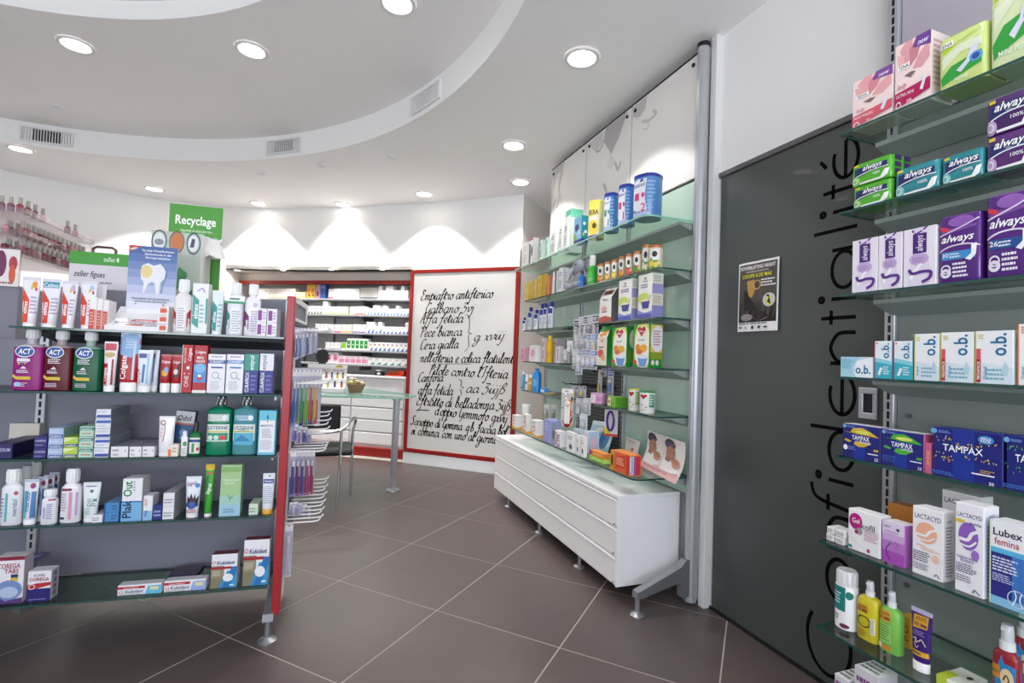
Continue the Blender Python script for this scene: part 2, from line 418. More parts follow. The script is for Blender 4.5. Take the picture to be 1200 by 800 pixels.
# alcove over and behind the medicine shelves
ub = Vector((.829, -.559, 0)); nb = Vector((-.559, -.829, 0))          # along the shelves, towards the shop
def bp_(t, s, z=0): return A + ub * t - nb * (s + .14) + Vector((0, 0, z))      # t to the right of the corner, s behind the front
m = M(); q = [bp_(.0, .05), bp_(-2.75, .05), bp_(-2.75, .75), bp_(.2, .75)]
q2 = [Vector((p[0], p[1], 0)) for p in curve[6:25]]
top = [(p.x, p.y) for p in q2] + [(bp_(-3.3, .3).x, bp_(-3.3, .3).y), (bp_(-3.3, .9).x, bp_(-3.3, .9).y), (bp_(.35, .9).x, bp_(.35, .9).y)]
wall_strip('alcove_side', [(bp_(-2.74, .8).x, bp_(-2.74, .8).y), curve[24]], 0, 2.19, .08, 'return_paint', wb)
wall_strip('alcove_back', [(bp_(.3, .7).x, bp_(.3, .7).y), (bp_(-3.2, .7).x, bp_(-3.2, .7).y)], 0, 2.19, -.08, 'return_paint', wb)
m.prism(top, 'z', 2.15, 2.19); link('alcove_soffit', m.mesh('alcove_soffit', 'return_paint'), wb)

# ------------------------------------------------------------------ floor: square tiles laid on the diagonal
m = M(); m.box(RX0, RX1, RY0, RY1, -.06, -.0014); floor = struct('floor', m.mesh('floor', 'grout'))
TA, TS, TP = math.radians(43.9), .6145, Vector((.114, 2.809))
d1, d2 = Vector((math.cos(TA), math.sin(TA))), Vector((-math.sin(TA), math.cos(TA)))
room = [(1.838, -.6), (1.838, 4.83), (.862, 5.66), (.2, 6.1), (-1.25, 6.86), (-3.1, 6.5), (-5.9, 5.6), (-5.9, -.6)]
def clip(poly):
    for i in range(len(room)):
        a, b = room[i], room[(i + 1) % len(room)]; out = []
        ins = lambda p: (b[0] - a[0]) * (p[1] - a[1]) - (b[1] - a[1]) * (p[0] - a[0]) >= -1e-9
        for k in range(len(poly)):
            p, q = poly[k], poly[(k + 1) % len(poly)]
            if ins(p): out.append(p)
            if ins(p) != ins(q):
                dp = (b[0] - a[0]) * (p[1] - a[1]) - (b[1] - a[1]) * (p[0] - a[0]); dq = (b[0] - a[0]) * (q[1] - a[1]) - (b[1] - a[1]) * (q[0] - a[0]); t = dp / (dp - dq)
                out.append((p[0] + t * (q[0] - p[0]), p[1] + t * (q[1] - p[1])))
        poly = out
        if len(poly) < 3: return []
    return poly
h = TS / 2 - .003
full = M().box(-h, h, -h, h, -.0012, 0, bev=.0008).mesh('floor_tile', 'floor_tile')
NT = 0
for i in range(-9, 9):
    for j in range(-9, 9):
        c = TP + d1 * ((i + .5) * TS) + d2 * ((j + .5) * TS)
        sq = [tuple(c + d1 * (a * h) + d2 * (b * h)) for a, b in ((-1, -1), (1, -1), (1, 1), (-1, 1))]
        cl = clip(sq)
        if not cl: continue
        area = abs(sum(cl[k][0] * cl[(k + 1) % len(cl)][1] - cl[(k + 1) % len(cl)][0] * cl[k][1] for k in range(len(cl)))) / 2
        NT += 1
        if area > 4 * h * h * .999:
            link('floor_tile', full, floor, (c.x, c.y, 0), TA)
        elif area > .002:
            link('floor_tile', M().prism(cl, 'z', -.0012, 0).mesh('floor_tile', 'floor_tile'), floor)
# ------------------------------------------------------------------ sliding door of dark frosted glass with big thin lettering
m = M(); m.box(XR - .004, XR + .012, -.2, 2.015, .012, 2.15, bev=.002); door = struct('door_1', m.mesh('door_1', 'frosted_door'))
m = M(); m.box(XR - .014, XR + .03, -.2, 2.03, 2.15, 2.176, bev=.003); link('top_rail', m.mesh('top_rail', 'steel_mesh'), door)
m = M(); m.box(XR - .012, XR + .03, -.2, 2.02, 0, .012); link('floor_track', m.mesh('floor_track', 'black_plastic'), door)
m = M(); m.box(1.795, 1.84, 2.022, 2.062, 0, CEIL - .001, bev=.002); tr = struct('trim_1', m.mesh('trim_1', 'white_trim'))
yc_, zc_ = 1.259, 1.084
m = M()
for a in ((1.226, 1.292, 1.028, 1.05), (1.226, 1.292, 1.118, 1.14), (1.226, 1.242, 1.05, 1.118), (1.276, 1.292, 1.05, 1.118)): m.box(XR - .012, XR - .004, a[0], a[1], a[2], a[3], bev=.002)
hd = link('door_pull', m.mesh('door_pull', 'aluminium'), door)
link('recess', M().box(XR - .0055, XR - .004, 1.242, 1.276, 1.05, 1.118).mesh('recess', 'black_plastic'), hd)
# letters read upwards; across = distance from the baseline (towards the far end of the door), along = height above floor
XH, AS, BASE = .098, .178, 1.31
m = M()
def dpl(a, z): return (XR - .0046, BASE + a, z)       # a across from the baseline, z up
def stroke(pts, w=.0145, sm=True): ribbon(m, smooth_path(pts, 5) if sm and len(pts) > 2 else pts, w, '050505', dpl)
def arc(ca, cz, ra, rz, a0, a1, n=26):
    stroke([(ca + ra * math.cos(math.radians(a0 + (a1 - a0) * i / n)), cz + rz * math.sin(math.radians(a0 + (a1 - a0) * i / n))) for i in range(n + 1)], sm=False)
def bowl(z0, z1, a0=40, a1=320): arc(XH / 2, (z0 + z1) / 2, XH / 2, (z1 - z0) / 2, a0, a1)
# C: open towards +z
arc(.088, .17, .088, .125, 40, -220)
arc(XH / 2, .415, XH / 2, .075, 0, 360)                                # o
def let_n(z0, z1):
    stroke([(0, z0), (XH, z0)]); r = (z1 - z0) / 2
    stroke([(XH * .55, z0), (XH * .8, z0 + r * .3), (XH, z0 + r), (XH * .8, z0 + 1.75 * r), (XH * .55, z1), (0, z1)])
let_n(.527, .645)
stroke([(0, .678), (.12, .692), (.158, .712), (.17, .752)]); stroke([(XH, .662), (XH, .722)], sm=False)   # f
stroke([(0, .778), (XH, .778)]); arc(.14, .788, .008, .011, 0, 360)    # i
arc(XH / 2, .895, XH / 2, .072, 0, 360); stroke([(0, .975), (AS, .975)]) # d
def let_e(z0, z1):
    c = (z0 + z1) / 2; arc(XH / 2, c, XH / 2, (z1 - z0) / 2, 30 - 90, -270 - 30 - 30); stroke([(XH * .5, z0), (XH * .5, z1)], sm=False)
def e_shape(z0, z1):
    c, r = (z0 + z1) / 2, (z1 - z0) / 2
    arc(XH / 2, c, XH / 2, r, 90, 385); stroke([(XH * .5, z0 + .004), (XH * .5, z1 - .004)], sm=False)
e_shape(1.032, 1.182)
let_n(1.225, 1.342)
stroke([(0, 1.4), (.14, 1.4)]); stroke([(XH, 1.375), (XH, 1.43)], sm=False)  # t
stroke([(0, 1.474), (XH, 1.474)]); arc(.14, 1.474, .009, .009, 0, 360) # i
arc(XH / 2, 1.585, XH / 2, .07, 0, 360); stroke([(0, 1.664), (XH, 1.664)])  # a
stroke([(0, 1.742), (AS, 1.742)])                                      # l
stroke([(0, 1.815), (XH, 1.815)]); arc(.14, 1.815, .009, .009, 0, 360) # i
stroke([(0, 1.897), (.14, 1.897)]); stroke([(XH, 1.868), (XH, 1.925)], sm=False)  # t
e_shape(1.94, 2.09); stroke([(.128, 2.0), (.155, 2.035)], sm=False)    # e with accent
link('lettering', m.mesh('lettering', 'lettering_vinyl'), door)
# ------------------------------------------------------------------ recessed downlights, vents, sensors
def downlight(px, py, z, label, power=LAMP_W):
    p = on_z(px, py, z); o = empty('ceiling_downlight', (p.x, p.y, z)); tag(o, label, 'ceiling light', 'downlights in the white ceiling')
    link('trim_ring', DL_RING, o); link('lamp_disc', DL_GLOW, o); downlight_light((p.x, p.y, z - .02), power * (1.5 if p.y > 5 else 1.0))
ring = M()
ring.loft([(-.001, .1, .1, 2, 'fff'), (-.01, .097, .097, 2, 'fff'), (-.012, .08, .08, 2, 'fff'), (-.004, .07, .07, 2, 'fff')], 32, caps=False)
DL_RING = ring.mesh('trim_ring', 'white_trim'); DL_GLOW = M().cyl(0, 0, -.006, -.003, .071, seg=32).mesh('lamp_disc', 'lamp_glow')
for a in ((89, 52, CEIL2, 'round downlight in the recessed ceiling above the toothpaste gondola, leftmost of its three'),
          (295, 58, CEIL2, 'round downlight in the middle of the recessed ceiling, between its two neighbours'),
          (466, 3, CEIL2, 'round downlight of the recessed ceiling cut by the top edge of the photo'),
          (682, 67, CEIL, 'large round downlight on the outer ceiling ring nearest the tall shelf panels'),
          (602, 170, CEIL, 'round downlight on the outer ceiling ring, second from the sliding door'),
          (610, 213, CEIL, 'round downlight near the corner where the curved back wall ends'),
          (497, 227, CEIL, 'round downlight washing the curved wall above the handwritten panel'),
          (402, 239, CEIL, 'dim edge-on downlight washing the curved wall, between the green sign and handwritten panel'),
          (303, 238, CEIL, 'round downlight washing the curved wall just beside the green sign'),
          (181, 221, CEIL, 'edge-on downlight washing the curved wall just above the green sign'),
          (24, 174, CEIL, 'round downlight at the left edge of the photo below the wall vent')):
    downlight(*a)
for x, y in ((1.0, .9), (-.2, -1.2), (-2.6, -1.0), (-4.4, .8), (-4.3, 3.0), (-2.6, 2.6), (1.1, -.6), (-3.6, 4.6)):   # more of the same behind the camera and out of frame
    downlight_light((x, y, CEIL - .02), FRONT_W, 55)
def vent(px0, py0, px1, py1, label):
    c2, d = C0 - Vector((0, 0)), ray((px0 + px1) / 2, (py0 + py1) / 2)
    a = d.x ** 2 + d.y ** 2; b = 2 * (d.x * (EYE.x - c2.x) + d.y * (EYE.y - c2.y)); c = (EYE.x - c2.x) ** 2 + (EYE.y - c2.y) ** 2 - R0 ** 2
    t = (-b + math.sqrt(b * b - 4 * a * c)) / (2 * a); p = EYE + d * t
    ang = math.atan2(p.y - c2.y, p.x - c2.x)
    o = empty('air_vent', (p.x, p.y, 2.995), ang - math.pi / 2); tag(o, label, 'vent', 'vents in the ceiling recess')
    w, hh = .19, .066; m = M()
    for q in ((-w, w, -hh, -hh + .014), (-w, w, hh - .014, hh), (-w, -w + .016, -hh + .014, hh - .014), (w - .016, w, -hh + .014, hh - .014)): m.box(q[0], q[1], -.022, 0, q[2], q[3], bev=.002)
    link('frame', m.mesh('frame', 'white_trim'), o)
    link('backing', M().box(-w + .016, w - .016, -.003, 0, -hh + .014, hh - .014).mesh('backing', 'black_slot'), o)
    n = 17
    for i in range(n): link('louvre', VENT_SLAT, o, (-w + .016 + (i + .5) * (2 * w - .032) / n, -.012, 0))
VENT_SLAT = M().box(-.0028, .0028, -.006, .006, -.052, .052).mesh('louvre', 'white_trim')
vent(27, 147, 85, 170, 'white louvred air vent on the recess band, leftmost of the three')
vent(316, 162, 351, 183, 'white louvred air vent on the recess band, middle of the three')
vent(485, 88, 516, 126, 'white louvred air vent on the recess band, nearest the tall shelf panels')
SENS = M().loft([(0, .045, .045, 2, 'fff'), (-.012, .043, .043, 2, 'fff'), (-.02, .03, .03, 2, 'fff')], 20).mesh('ceiling_sensor', 'white_trim')
for px, py, z, l in ((68, 124, CEIL2, 'small white ceiling sensor in the recess above the left vent'), (305, 202, CEIL, 'small white ceiling sensor on the ring below the middle vent'),
                     (378, 193, CEIL, 'small white ceiling sensor on the ring, second of two beside the middle vent'), (460, 183, CEIL, 'faint white ceiling sensor on the ring towards the nearest vent')):
    p = on_z(px, py, z); tag(link('ceiling_sensor', SENS, None, (p.x, p.y, z)), l, 'sensor')
MINI = M().cyl(0, 0, -.006, 0, .03, seg=16).mesh('lamp_disc', 'lamp_glow'); MINIR = M().loft([(0, .042, .042, 2, 'fff'), (-.007, .04, .04, 2, 'fff'), (-.007, .03, .03, 2, 'fff')], 18, caps=False).mesh('trim_ring', 'white_trim')
for i, t in enumerate((-2.3, -1.65, -1.0, -.35)):
    p = bp_(t, -.2, 2.149)
    o = empty('alcove_spotlight', p); tag(o, 'tiny round spotlight under the bulkhead over the medicine shelves, ' + ('leftmost', 'second from left', 'third from left', 'rightmost')[i] + ' of four', 'ceiling light', 'spotlights under the bulkhead')
    link('lamp_disc', MINI, o); link('trim_ring', MINIR, o); downlight_light((p.x + nb.x * .06, p.y + nb.y * .06, 2.12), 11, 68, .4)
# ================================================================== SHELVING
def shelf_glass(parent, O, u, n, length, depth, edge='glass_edge', th=.008, round_end=0.0, wedge=None, rail='rail_metal', glass='shelf_glass'):
    """glass shelf: O is its front-left top corner, u along the front, -n towards the wall; wedge = (setback, start, end) of the metal support under its back"""
    def P(t, s, z): v = O + u * t - n * s; return (v.x, v.y, O.z + z)
    r = round_end; m = M()
    out = [(0, 0), (length - r, 0)] + ([(length - r + r * math.sin(math.radians(a)), r - r * math.cos(math.radians(a))) for a in (30, 60, 90)] if r else []) + [(length, depth), (0, depth)]
    k = len(out)
    m.add([P(t, s, 0) for t, s in out] + [P(t, s, -th) for t, s in out], [tuple(range(k)), tuple(range(k, 2 * k))[::-1]])
    g = link('glass_shelf', m.mesh('glass_shelf', glass), parent)
    e = M(); e.add([P(t, s, 0) for t, s in out] + [P(t, s, -th) for t, s in out], [(i, (i + 1) % k, k + (i + 1) % k, k + i) for i in range(k)])
    link('polished_edge', e.mesh('polished_edge', edge), g)
    if wedge:
        s0, a, b = wedge; w = M()
        prof = [(s0, -th - .001), (depth, -th - .001), (depth, -th - .048), (s0 + .004, -th - .014)]
        w.add([P(a, s, z) for s, z in prof] + [P(b, s, z) for s, z in prof], [(0, 1, 2, 3), (7, 6, 5, 4)] + [(i, 4 + i, 4 + (i + 1) % 4, (i + 1) % 4) for i in range(4)])
        link('support_rail', w.mesh('support_rail', rail), g)
    return g
def upright(parent, x, y, z0, z1, w=.03, d=.03, face=(-1, 0), dark=True):
    """slotted upright: metal strip with a line of dark slots on the face turned to the shop"""
    m = M(); m.box(x - d / 2, x + d / 2, y - w / 2, y + w / 2, z0, z1, bev=.002) if face[0] else m.box(x - w / 2, x + w / 2, y - d / 2, y + d / 2, z0, z1, bev=.002)
    o = link('slotted_upright', m.mesh('slotted_upright', 'aluminium'), parent)
    s = M(); z = z0 + .02
    while z < z1 - .03:
        if face[0]: s.box(x - d / 2 - .0012, x - d / 2, y - .004, y + .004, z, z + .024)
        else: s.box(x - .004, x + .004, y - d / 2 - .0012, y - d / 2, z, z + .024)
        z += .032
    sl = link('slots', s.mesh('slots', 'black_slot'), o); sl['kind'] = 'stuff'
    return o
UY, NX = Vector((0, -1, 0)), Vector((-1, 0, 0))
XB = 1.78
def foot(parent, base, top, disc=.036):
    """cast arm that runs down from a post to a round levelling foot"""
    m = M(); b, t = Vector(base), Vector(top); d = Vector((b.x - t.x, b.y - t.y, 0)); L = d.length; d.normalize(); w = Vector((-d.y, d.x, 0)) * .02
    pr = [(0, t.z - .12), (0, t.z + .06), (.03, t.z + .06), (.06, t.z + .03), (L - .02, .125), (L + .014, .115), (L + .018, .085), (L - .02, .085), (.08, t.z - .045), (.05, t.z - .07), (.05, t.z - .12)] if t.z > .1 else []
    v = []
    for sgn in (-1, 1): v += [(t.x + d.x * q + w.x * sgn, t.y + d.y * q + w.y * sgn, z) for q, z in pr]
    k = len(pr); m.add(v, [tuple(range(k)), tuple(range(k, 2 * k))[::-1]] + [(i, (i + 1) % k, k + (i + 1) % k, k + i) for i in range(k)])
    o = link('foot_arm', m.mesh('foot_arm', 'cast_metal'), parent)
    f = M(); f.cyl(b.x, b.y, .012, .1, .012); f.loft([(0, disc, disc, 2, 'fff', b.x, b.y), (.006, disc, disc, 2, 'fff', b.x, b.y), (.016, disc * .5, disc * .5, 2, 'fff', b.x, b.y), (.02, .014, .014, 2, 'fff', b.x, b.y)], 24)
    link('levelling_foot', f.mesh('levelling_foot', 'cast_metal'), o)
# ------------------------------------------------------------------ right display (beside the sliding door)
RSX = [1.525, 1.53, 1.532, 1.535, 1.532, 1.462, 1.459, 1.46]
RSZ = [1.964, 1.707, 1.442, 1.179, .928, .669, .41, .158]
rd = empty('wall_shelving_unit', (XB, .7, 0)); tag(rd, 'glass-shelved wall unit with grey-green back holding hygiene products beside the dark door', 'shelving')
rd_off = -Vector((XB, .7, 0))
def under(root):
    """re-root: children built in world coordinates"""
    inv = Matrix.Translation(-root.location) if root.rotation_euler.z == 0 else root.matrix_basis.inverted()
    for c in root.children:
        if c.get('_done'): continue
        c.matrix_parent_inverse = inv; c['_done'] = 1
m = M(); m.box(XB, XB + .012, .1, 1.128, .05, 2.03, bev=.002); link('back_panel', m.mesh('back_panel', 'grey_green_panel'), rd)
m = M(); m.box(XB, XB + .012, .1, 1.128, 2.035, CEIL - .02, bev=.002); link('top_panel', m.mesh('top_panel', 'lilac_panel'), rd)
upright(rd, XB, 1.146, 0, CEIL - .01, w=.034)
for i in range(8):
    shelf_glass(rd, Vector((RSX[i], 1.152, RSZ[i])), UY, NX, 1.0, XB - RSX[i] - .006, wedge=(XB - RSX[i] - .105, .012, 1.0))
for z in (.52, 1.06): 
    m = M(); m.cyl(0, 0, -.004, .004, .008, seg=12); m.xform(Matrix.Translation((XB - .003, 1.09, z)) @ Matrix.Rotation(math.pi / 2, 4, 'Y')); link('panel_bolt', m.mesh('panel_bolt', 'steel_mesh'), rd)
under(rd)
# ------------------------------------------------------------------ centre wall unit
CSX = [1.44, 1.54, 1.54, 1.54, 1.545, 1.43]
CSZ = [1.935, 1.683, 1.432, 1.174, .935, .630]
Y0, Y1, Y2, Y3 = 2.10, 2.735, 3.33, 3.95
cu = empty('wall_shelving_unit', (XB, 3.0, 0)); tag(cu, 'tall glass-shelved wall unit of baby food with white top panels and mint back', 'shelving')
for k, (a, b) in enumerate(((Y0 + .012, Y1 - .006), (Y1 + .006, Y2 - .006), (Y2 + .006, Y3))):
    m = M(); m.box(XB - .02, XB, a, b, 2.175, 2.835, bev=.002); p = link('top_panel', m.mesh('top_panel', 'panel_white'), cu)
    w = b - a; q = M()
    def tp(x, z, off): return (XB - .02 - off, b - x, 2.175 + z)
    flor = [[('P', [(.0, .4), (.2, .6), (.34, .82), (.4, 1.0), (.02, 1.0)], 'c6c2c0'), ('P', [(.05, .55), (.16, .9), (.3, .9), (.2, .6)], 'e2dfdc'), ('S', [(.22, .45), (.28, .62), (.24, .75), (.34, .86)], .03, 'bdb9b7'), ('S', [(.32, .25), (.36, .45), (.3, .6)], .02, 'c9c5c3')],
            [('P', [(.42, .86), (.46, .99), (.93, .99), (.78, .8), (.6, .66), (.56, .72)], 'b2aeb0'), ('P', [(.03, .97), (.4, .99), (.4, .88), (.25, .8)], 'cfccca'), ('S', [(.25, .81), (.34, .8), (.42, .87)], .022, 'a9a5a5'), ('S', [(.6, .6), (.7, .55), (.76, .46), (.82, .52)], .035, 'b3afaf'), ('S', [(.45, .4), (.52, .3), (.5, .2), (.6, .16)], .04, 'b9b5b4'), ('P', [(.6, .5), (.72, .56), (.6, .66), (.52, .58)], 'd3d0ce')],
            [('P', [(.02, .98), (.02, .88), (.14, .84), (.24, .88), (.26, .99)], 'bdbab9'), ('S', [(.18, .78), (.3, .74), (.42, .76), (.36, .8)], .03, 'c2bebd'), ('S', [(.2, .7), (.28, .67), (.3, .72)], .02, 'cfcbc9')]][2 - k]
    print_ops(q, flor, w, .66, tp)
    link('printed_petals', q.mesh('printed_petals', 'print_ink'), p)
    for yy in (a + .04, b - .04):
        m = M(); m.loft([(0, .011, .011, 2, 'fff'), (.006, .011, .011, 2, 'fff'), (.009, .007, .007, 2, 'fff')], 14); m.xform(Matrix.Translation((XB - .02, yy, 2.79)) @ Matrix.Rotation(-math.pi / 2, 4, 'Y')); link('panel_bolt', m.mesh('panel_bolt', 'black_plastic'), p)
for y in (Y1, Y2): link('seam_strip', M().box(XB - .012, XB - .002, y - .012, y + .012, 2.17, 2.835).mesh('seam_strip', 'black_slot'), cu)
m = M(); m.box(XB - .022, XB + .01, Y0, Y3, 2.837, 2.843); link('top_channel', m.mesh('top_channel', 'black_slot'), cu)
for a, b in ((Y0 + .012, Y1 - .016), (Y2 + .016, Y3)):
    m = M(); m.box(XB - .01, XB, a, b, .535, 2.165, bev=.002); link('back_panel', m.mesh('back_panel', 'mint_panel'), cu)
m = M(); m.box(XB - .01, XB, Y1 + .016, Y2 - .016, 1.50, 2.165, bev=.002); link('back_panel', m.mesh('back_panel', 'mint_panel'), cu)
# perforated metal panel of the middle bay: columns of punched slots
m = M(); m.box(XB - .008, XB, Y1 + .016, Y2 - .016, .535, 1.495, bev=.001); pp = link('perforated_panel', m.mesh('perforated_panel', 'steel_mesh'), cu)
m = M()
for i in range(26):
    for j in range(40):
        y, z = Y1 + .04 + i * .0202, .56 + j * .0232
        m.add([(XB - .0086, y, z), (XB - .0086, y + .011, z), (XB - .0086, y + .011, z + .015), (XB - .0086, y, z + .015)], [(0, 1, 2, 3)])
hl = link('punched_holes', m.mesh('punched_holes', 'black_slot'), pp); hl['kind'] = 'stuff'
for y in (Y1, Y2): upright(cu, XB - .012, y, .53, 2.17, w=.028)
upright(cu, XB - .012, Y0 + .004, .53, 2.835, w=.02)
upright(cu, XB - .012, Y3 - .01, .53, 2.17, w=.024)
m = M(); m.box(XB - .012, XB + .012, Y3, Y3 + .02, .5, 2.84, bev=.002); link('end_post', m.mesh('end_post', 'white_trim'), cu)
m = M(); m.box(XB - .05, XB + .014, 2.062, 2.094, .02, 2.86, bev=.006); post = link('end_post', m.mesh('end_post', 'aluminium'), cu)
m = M(); m.cyl(XB - .02, 2.078, .02, 2.84, .03, seg=20); link('rounded_cover', m.mesh('rounded_cover', 'aluminium'), post)
m = M(); m.cyl(XB - .02, 2.078, 2.84, 2.862, .033, seg=20); link('post_cap', m.mesh('post_cap', 'black_plastic'), post)
foot(cu, (1.439, 2.06, 0), (1.745, 2.078, .17))
YL = [3.87, 3.83, None, None, None, 3.87]
def cshelf(i, ya, yb, re=.0):
    d = XB - CSX[i] - .014; shelf_glass(cu, Vector((CSX[i], ya, CSZ[i])), UY, NX, ya - yb, d, round_end=re, edge='glass_edge_mint' if i == 0 else 'glass_edge', wedge=(d - .11, .012, ya - yb - .02))
cshelf(0, 3.94, 2.085, .05); cshelf(1, 3.94, 2.1, .04); cshelf(5, 3.94, 2.1, .04)
for i in (2, 3, 4): cshelf(i, 2.735, 2.1, .02); cshelf(i, 3.94, 3.12, 0)
HOOKS = []
under(cu)
# drawers under it
dc = empty('drawer_cabinet', (1.6, 3.165, 0)); tag(dc, 'long low white drawer cabinet with nine drawers on round metal feet under the glass shelves', 'cabinet')
DX, DY0, DY1, DZ0, DZ1 = 1.40, 2.19, 4.14, .078, .53
m = M(); m.box(DX + .018, 1.775, DY0 + .012, DY1 - .012, DZ0, DZ1 - .018); link('body', m.mesh('body', 'white_laminate'), dc)
m = M(); m.box(DX, 1.775, DY0, DY1, DZ1 - .018, DZ1, bev=.002); link('top', m.mesh('top', 'white_laminate'), dc)
for y in (DY0, DY1 - .012): m = M(); m.box(DX + .001, 1.775, y, y + .012, DZ0, DZ1 - .0185, bev=.0015); link('side_panel', m.mesh('side_panel', 'white_laminate'), dc)
rowh = (DZ1 - .02 - DZ0) / 3; cw = (DY1 - DY0 - .024) / 3
DF = M(); DF.prism([(.004, .004), (0, .010), (0, rowh - .016), (.006, rowh - .006), (.018, rowh - .004), (.018, .002)], 'y', .0015, cw - .0015, 'f4f2f0')
DFM = DF.mesh('drawer', 'card_stock')
LIP = M().box(-.006, .004, .002, cw - .002, rowh - .0135, rowh - .006, bev=.001).mesh('finger_lip', 'white_laminate')
KN = M().loft([(0, .006, .006, 2, 'fff'), (.006, .006, .006, 2, 'fff'), (.008, .004, .004, 2, 'fff')], 12); KN.xform(Matrix.Translation((-.0, .014, .016)) @ Matrix.Rotation(-math.pi / 2, 4, 'Y')); KNM = KN.mesh('lock', 'cast_metal')
for c in range(3):
    for r in range(3):
        d = link('drawer', DFM, dc, (DX, DY0 + .012 + c * cw, DZ0 + r * rowh)); link('finger_lip', LIP, d)
        if c == 0: link('lock', KNM, d)
for y in (3.846, 3.219, 2.633):
    m = M(); m.cyl(1.435, y, .012, DZ0 + .001, .012); m.loft([(0, .034, .034, 2, 'fff', 1.435, y), (.006, .034, .034, 2, 'fff', 1.435, y), (.018, .014, .014, 2, 'fff', 1.435, y)], 22); link('foot', m.mesh('foot', 'cast_metal'), dc)
m = M(); m.box(1.74, 1.775, DY0 + .05, DY1 - .05, 0, DZ0); link('rear_plinth', m.mesh('rear_plinth', 'steel_mesh'), dc)
inv = Matrix.Translation(-dc.location)
for c in dc.children: c.matrix_parent_inverse = inv
# ------------------------------------------------------------------ gondola in the foreground
GA = math.radians(-4.43); UG = Vector((math.cos(GA), math.sin(GA), 0)); NG = Vector((math.sin(GA), -math.cos(GA), 0)); PG = Vector((-.177, 2.308, 0))
GZ = [1.25, 1.01, .757, .51, .222]
def gp(t, s, z=0): return PG + UG * t - NG * s + Vector((0, 0, z))     # t along the front, s behind it
go = empty('gondola_shelving', gp(-.5, .28), GA); tag(go, 'freestanding grey gondola with red edge and glass shelves of toothpaste and mouthwash', 'shelving')
gm = Matrix.Translation(gp(0, 0)) @ Matrix.Rotation(GA, 4, 'Z')
def gbox(name, t0, t1, s0, s1, z0, z1, material, bev=.002, parent=None):
    m = M(); m.box(t0, t1, s0, s1, z0, z1, bev=bev); m.xform(gm); return link(name, m.mesh(name, material), parent or go)
gbox('back_panel', -.935, .008, .285, .297, .215, 1.43, 'grey_board')
gbox('back_panel', -1.6, -.975, .30, .312, .215, 1.2, 'grey_board')
gbox('rear_top_shelf', -.9, .008, .30, .56, 1.226, 1.25, 'grey_board')
gbox('rear_panel', -.9, .008, .545, .557, .1, 1.225, 'grey_board')
gbox('red_edge_post', .010, .041, -.004, .03, .105, 1.425, 'red_laminate')
gbox('end_panel', .012, .034, .031, .15, .12, 1.30, 'white_trim')
ep = gbox('end_box', .012, .036, .031, .42, 1.31, 1.42, 'grey_board')
for a in ((.031, .42, 1.40, 1.425), (.031, .42, 1.322, 1.335), (.40, .42, 1.335, 1.40)):
    gbox('white_frame', .036, .044, a[0], a[1], a[2], a[3], 'white_trim', .001, ep)
for t in (-.955, -.02):
    m = M(); m.box(t - .017, t + .017, .262, .286, .1, 1.43 if t > -.5 else 1.3, bev=.002); sl = M(); z = .14
    while z < 1.25: sl.box(t - .004, t + .004, .2605, .262, z, z + .024); z += .034
    m.xform(gm); sl.xform(gm); u = link('slotted_upright', m.mesh('slotted_upright', 'aluminium'), go); q = link('slots', sl.mesh('slots', 'black_slot'), u); q['kind'] = 'stuff'
for i, z in enumerate(GZ):
    a = -.932 if i == 0 else -1.6
    shelf_glass(go, gp(a, 0, z), UG, NG, -a + (.004 if i < 2 else -.012), .262, wedge=(.1, .02, -a - .02) if i == 0 else None, rail='shaded_rail', glass='gondola_glass')
    if i: gbox('shelf_bracket', -.03, -.022, .06, .262, z - .03, z - .009, 'aluminium', .001)
foot(go, gp(0, 0), gp(-.005, .285, .21)); foot(go, gp(-1.1, .0), gp(-.955, .285, .21))
inv = go.matrix_basis.inverted()
for c in go.children: c.matrix_parent_inverse = inv
# ------------------------------------------------------------------ back medicine shelves in their red frame
bs = empty('medicine_shelving', bp_(-1.2, .15), math.atan2(ub.y, ub.x)); tag(bs, 'grey back shelving with red frame and five shelves of small white medicine boxes', 'shelving')
bm = Matrix.Translation(A - nb * .14) @ Matrix.Rotation(math.atan2(ub.y, ub.x), 4, 'Z')       # local x right, y back
def bbox(name, t0, t1, s0, s1, z0, z1, material, parent, bev=.003):
    m = M(); m.box(t0, t1, s0, s1, z0, z1, bev=bev); m.xform(bm); return link(name, m.mesh(name, material), parent)
BL = -2.7
pb = bp_(-.5, .04)
BZ = [z_at(bp_(-.45, .06), y) for y in (350, 369, 390.5, 411, 427.5)]
bbox('back_board', BL, -.06, .36, .38, .0, 2.148, 'back_grey', bs)
bbox('frame_top', BL, .0, .0, .06, 2.008, 2.05, 'red_frame', bs); bbox('frame_side', -.075, .0, .0, .08, 0, 2.0, 'red_frame', bs)
bbox('end_board', BL - .02, BL, -.02, .38, 0, 2.148, 'back_grey', bs)
bbox('frieze', BL, .0, .07, .12, 2.055, 2.149, 'return_paint', bs)
bbox('side_board', -.09, -.076, .02, .36, 0, 2.0, 'back_grey', bs)
for z in BZ: 
    s = bbox('shelf', BL, -.09, .05, .36, z - .022, z, 'aluminium', bs)
    for t in (-.75, -1.7): bbox('shelf_bracket', t - .01, t + .01, .1, .36, z - .075, z - .022, 'steel_mesh', s)
for t in (-.75, -1.28, -1.7): bbox('upright', t - .012, t + .012, .345, .36, 1.0, 2.0, 'steel_mesh', bs)
inv = bs.matrix_basis.inverted()
for c in bs.children: c.matrix_parent_inverse = inv
CT = z_at(bp_(-.5, .0), 440)
ct = empty('drawer_counter', bp_(-1.2, .15), math.atan2(ub.y, ub.x)); tag(ct, 'white drawer counter with red plinth below the medicine shelves', 'counter')
bbox('worktop', BL, -.095, -.015, .34, CT - .025, CT, 'white_laminate', ct)
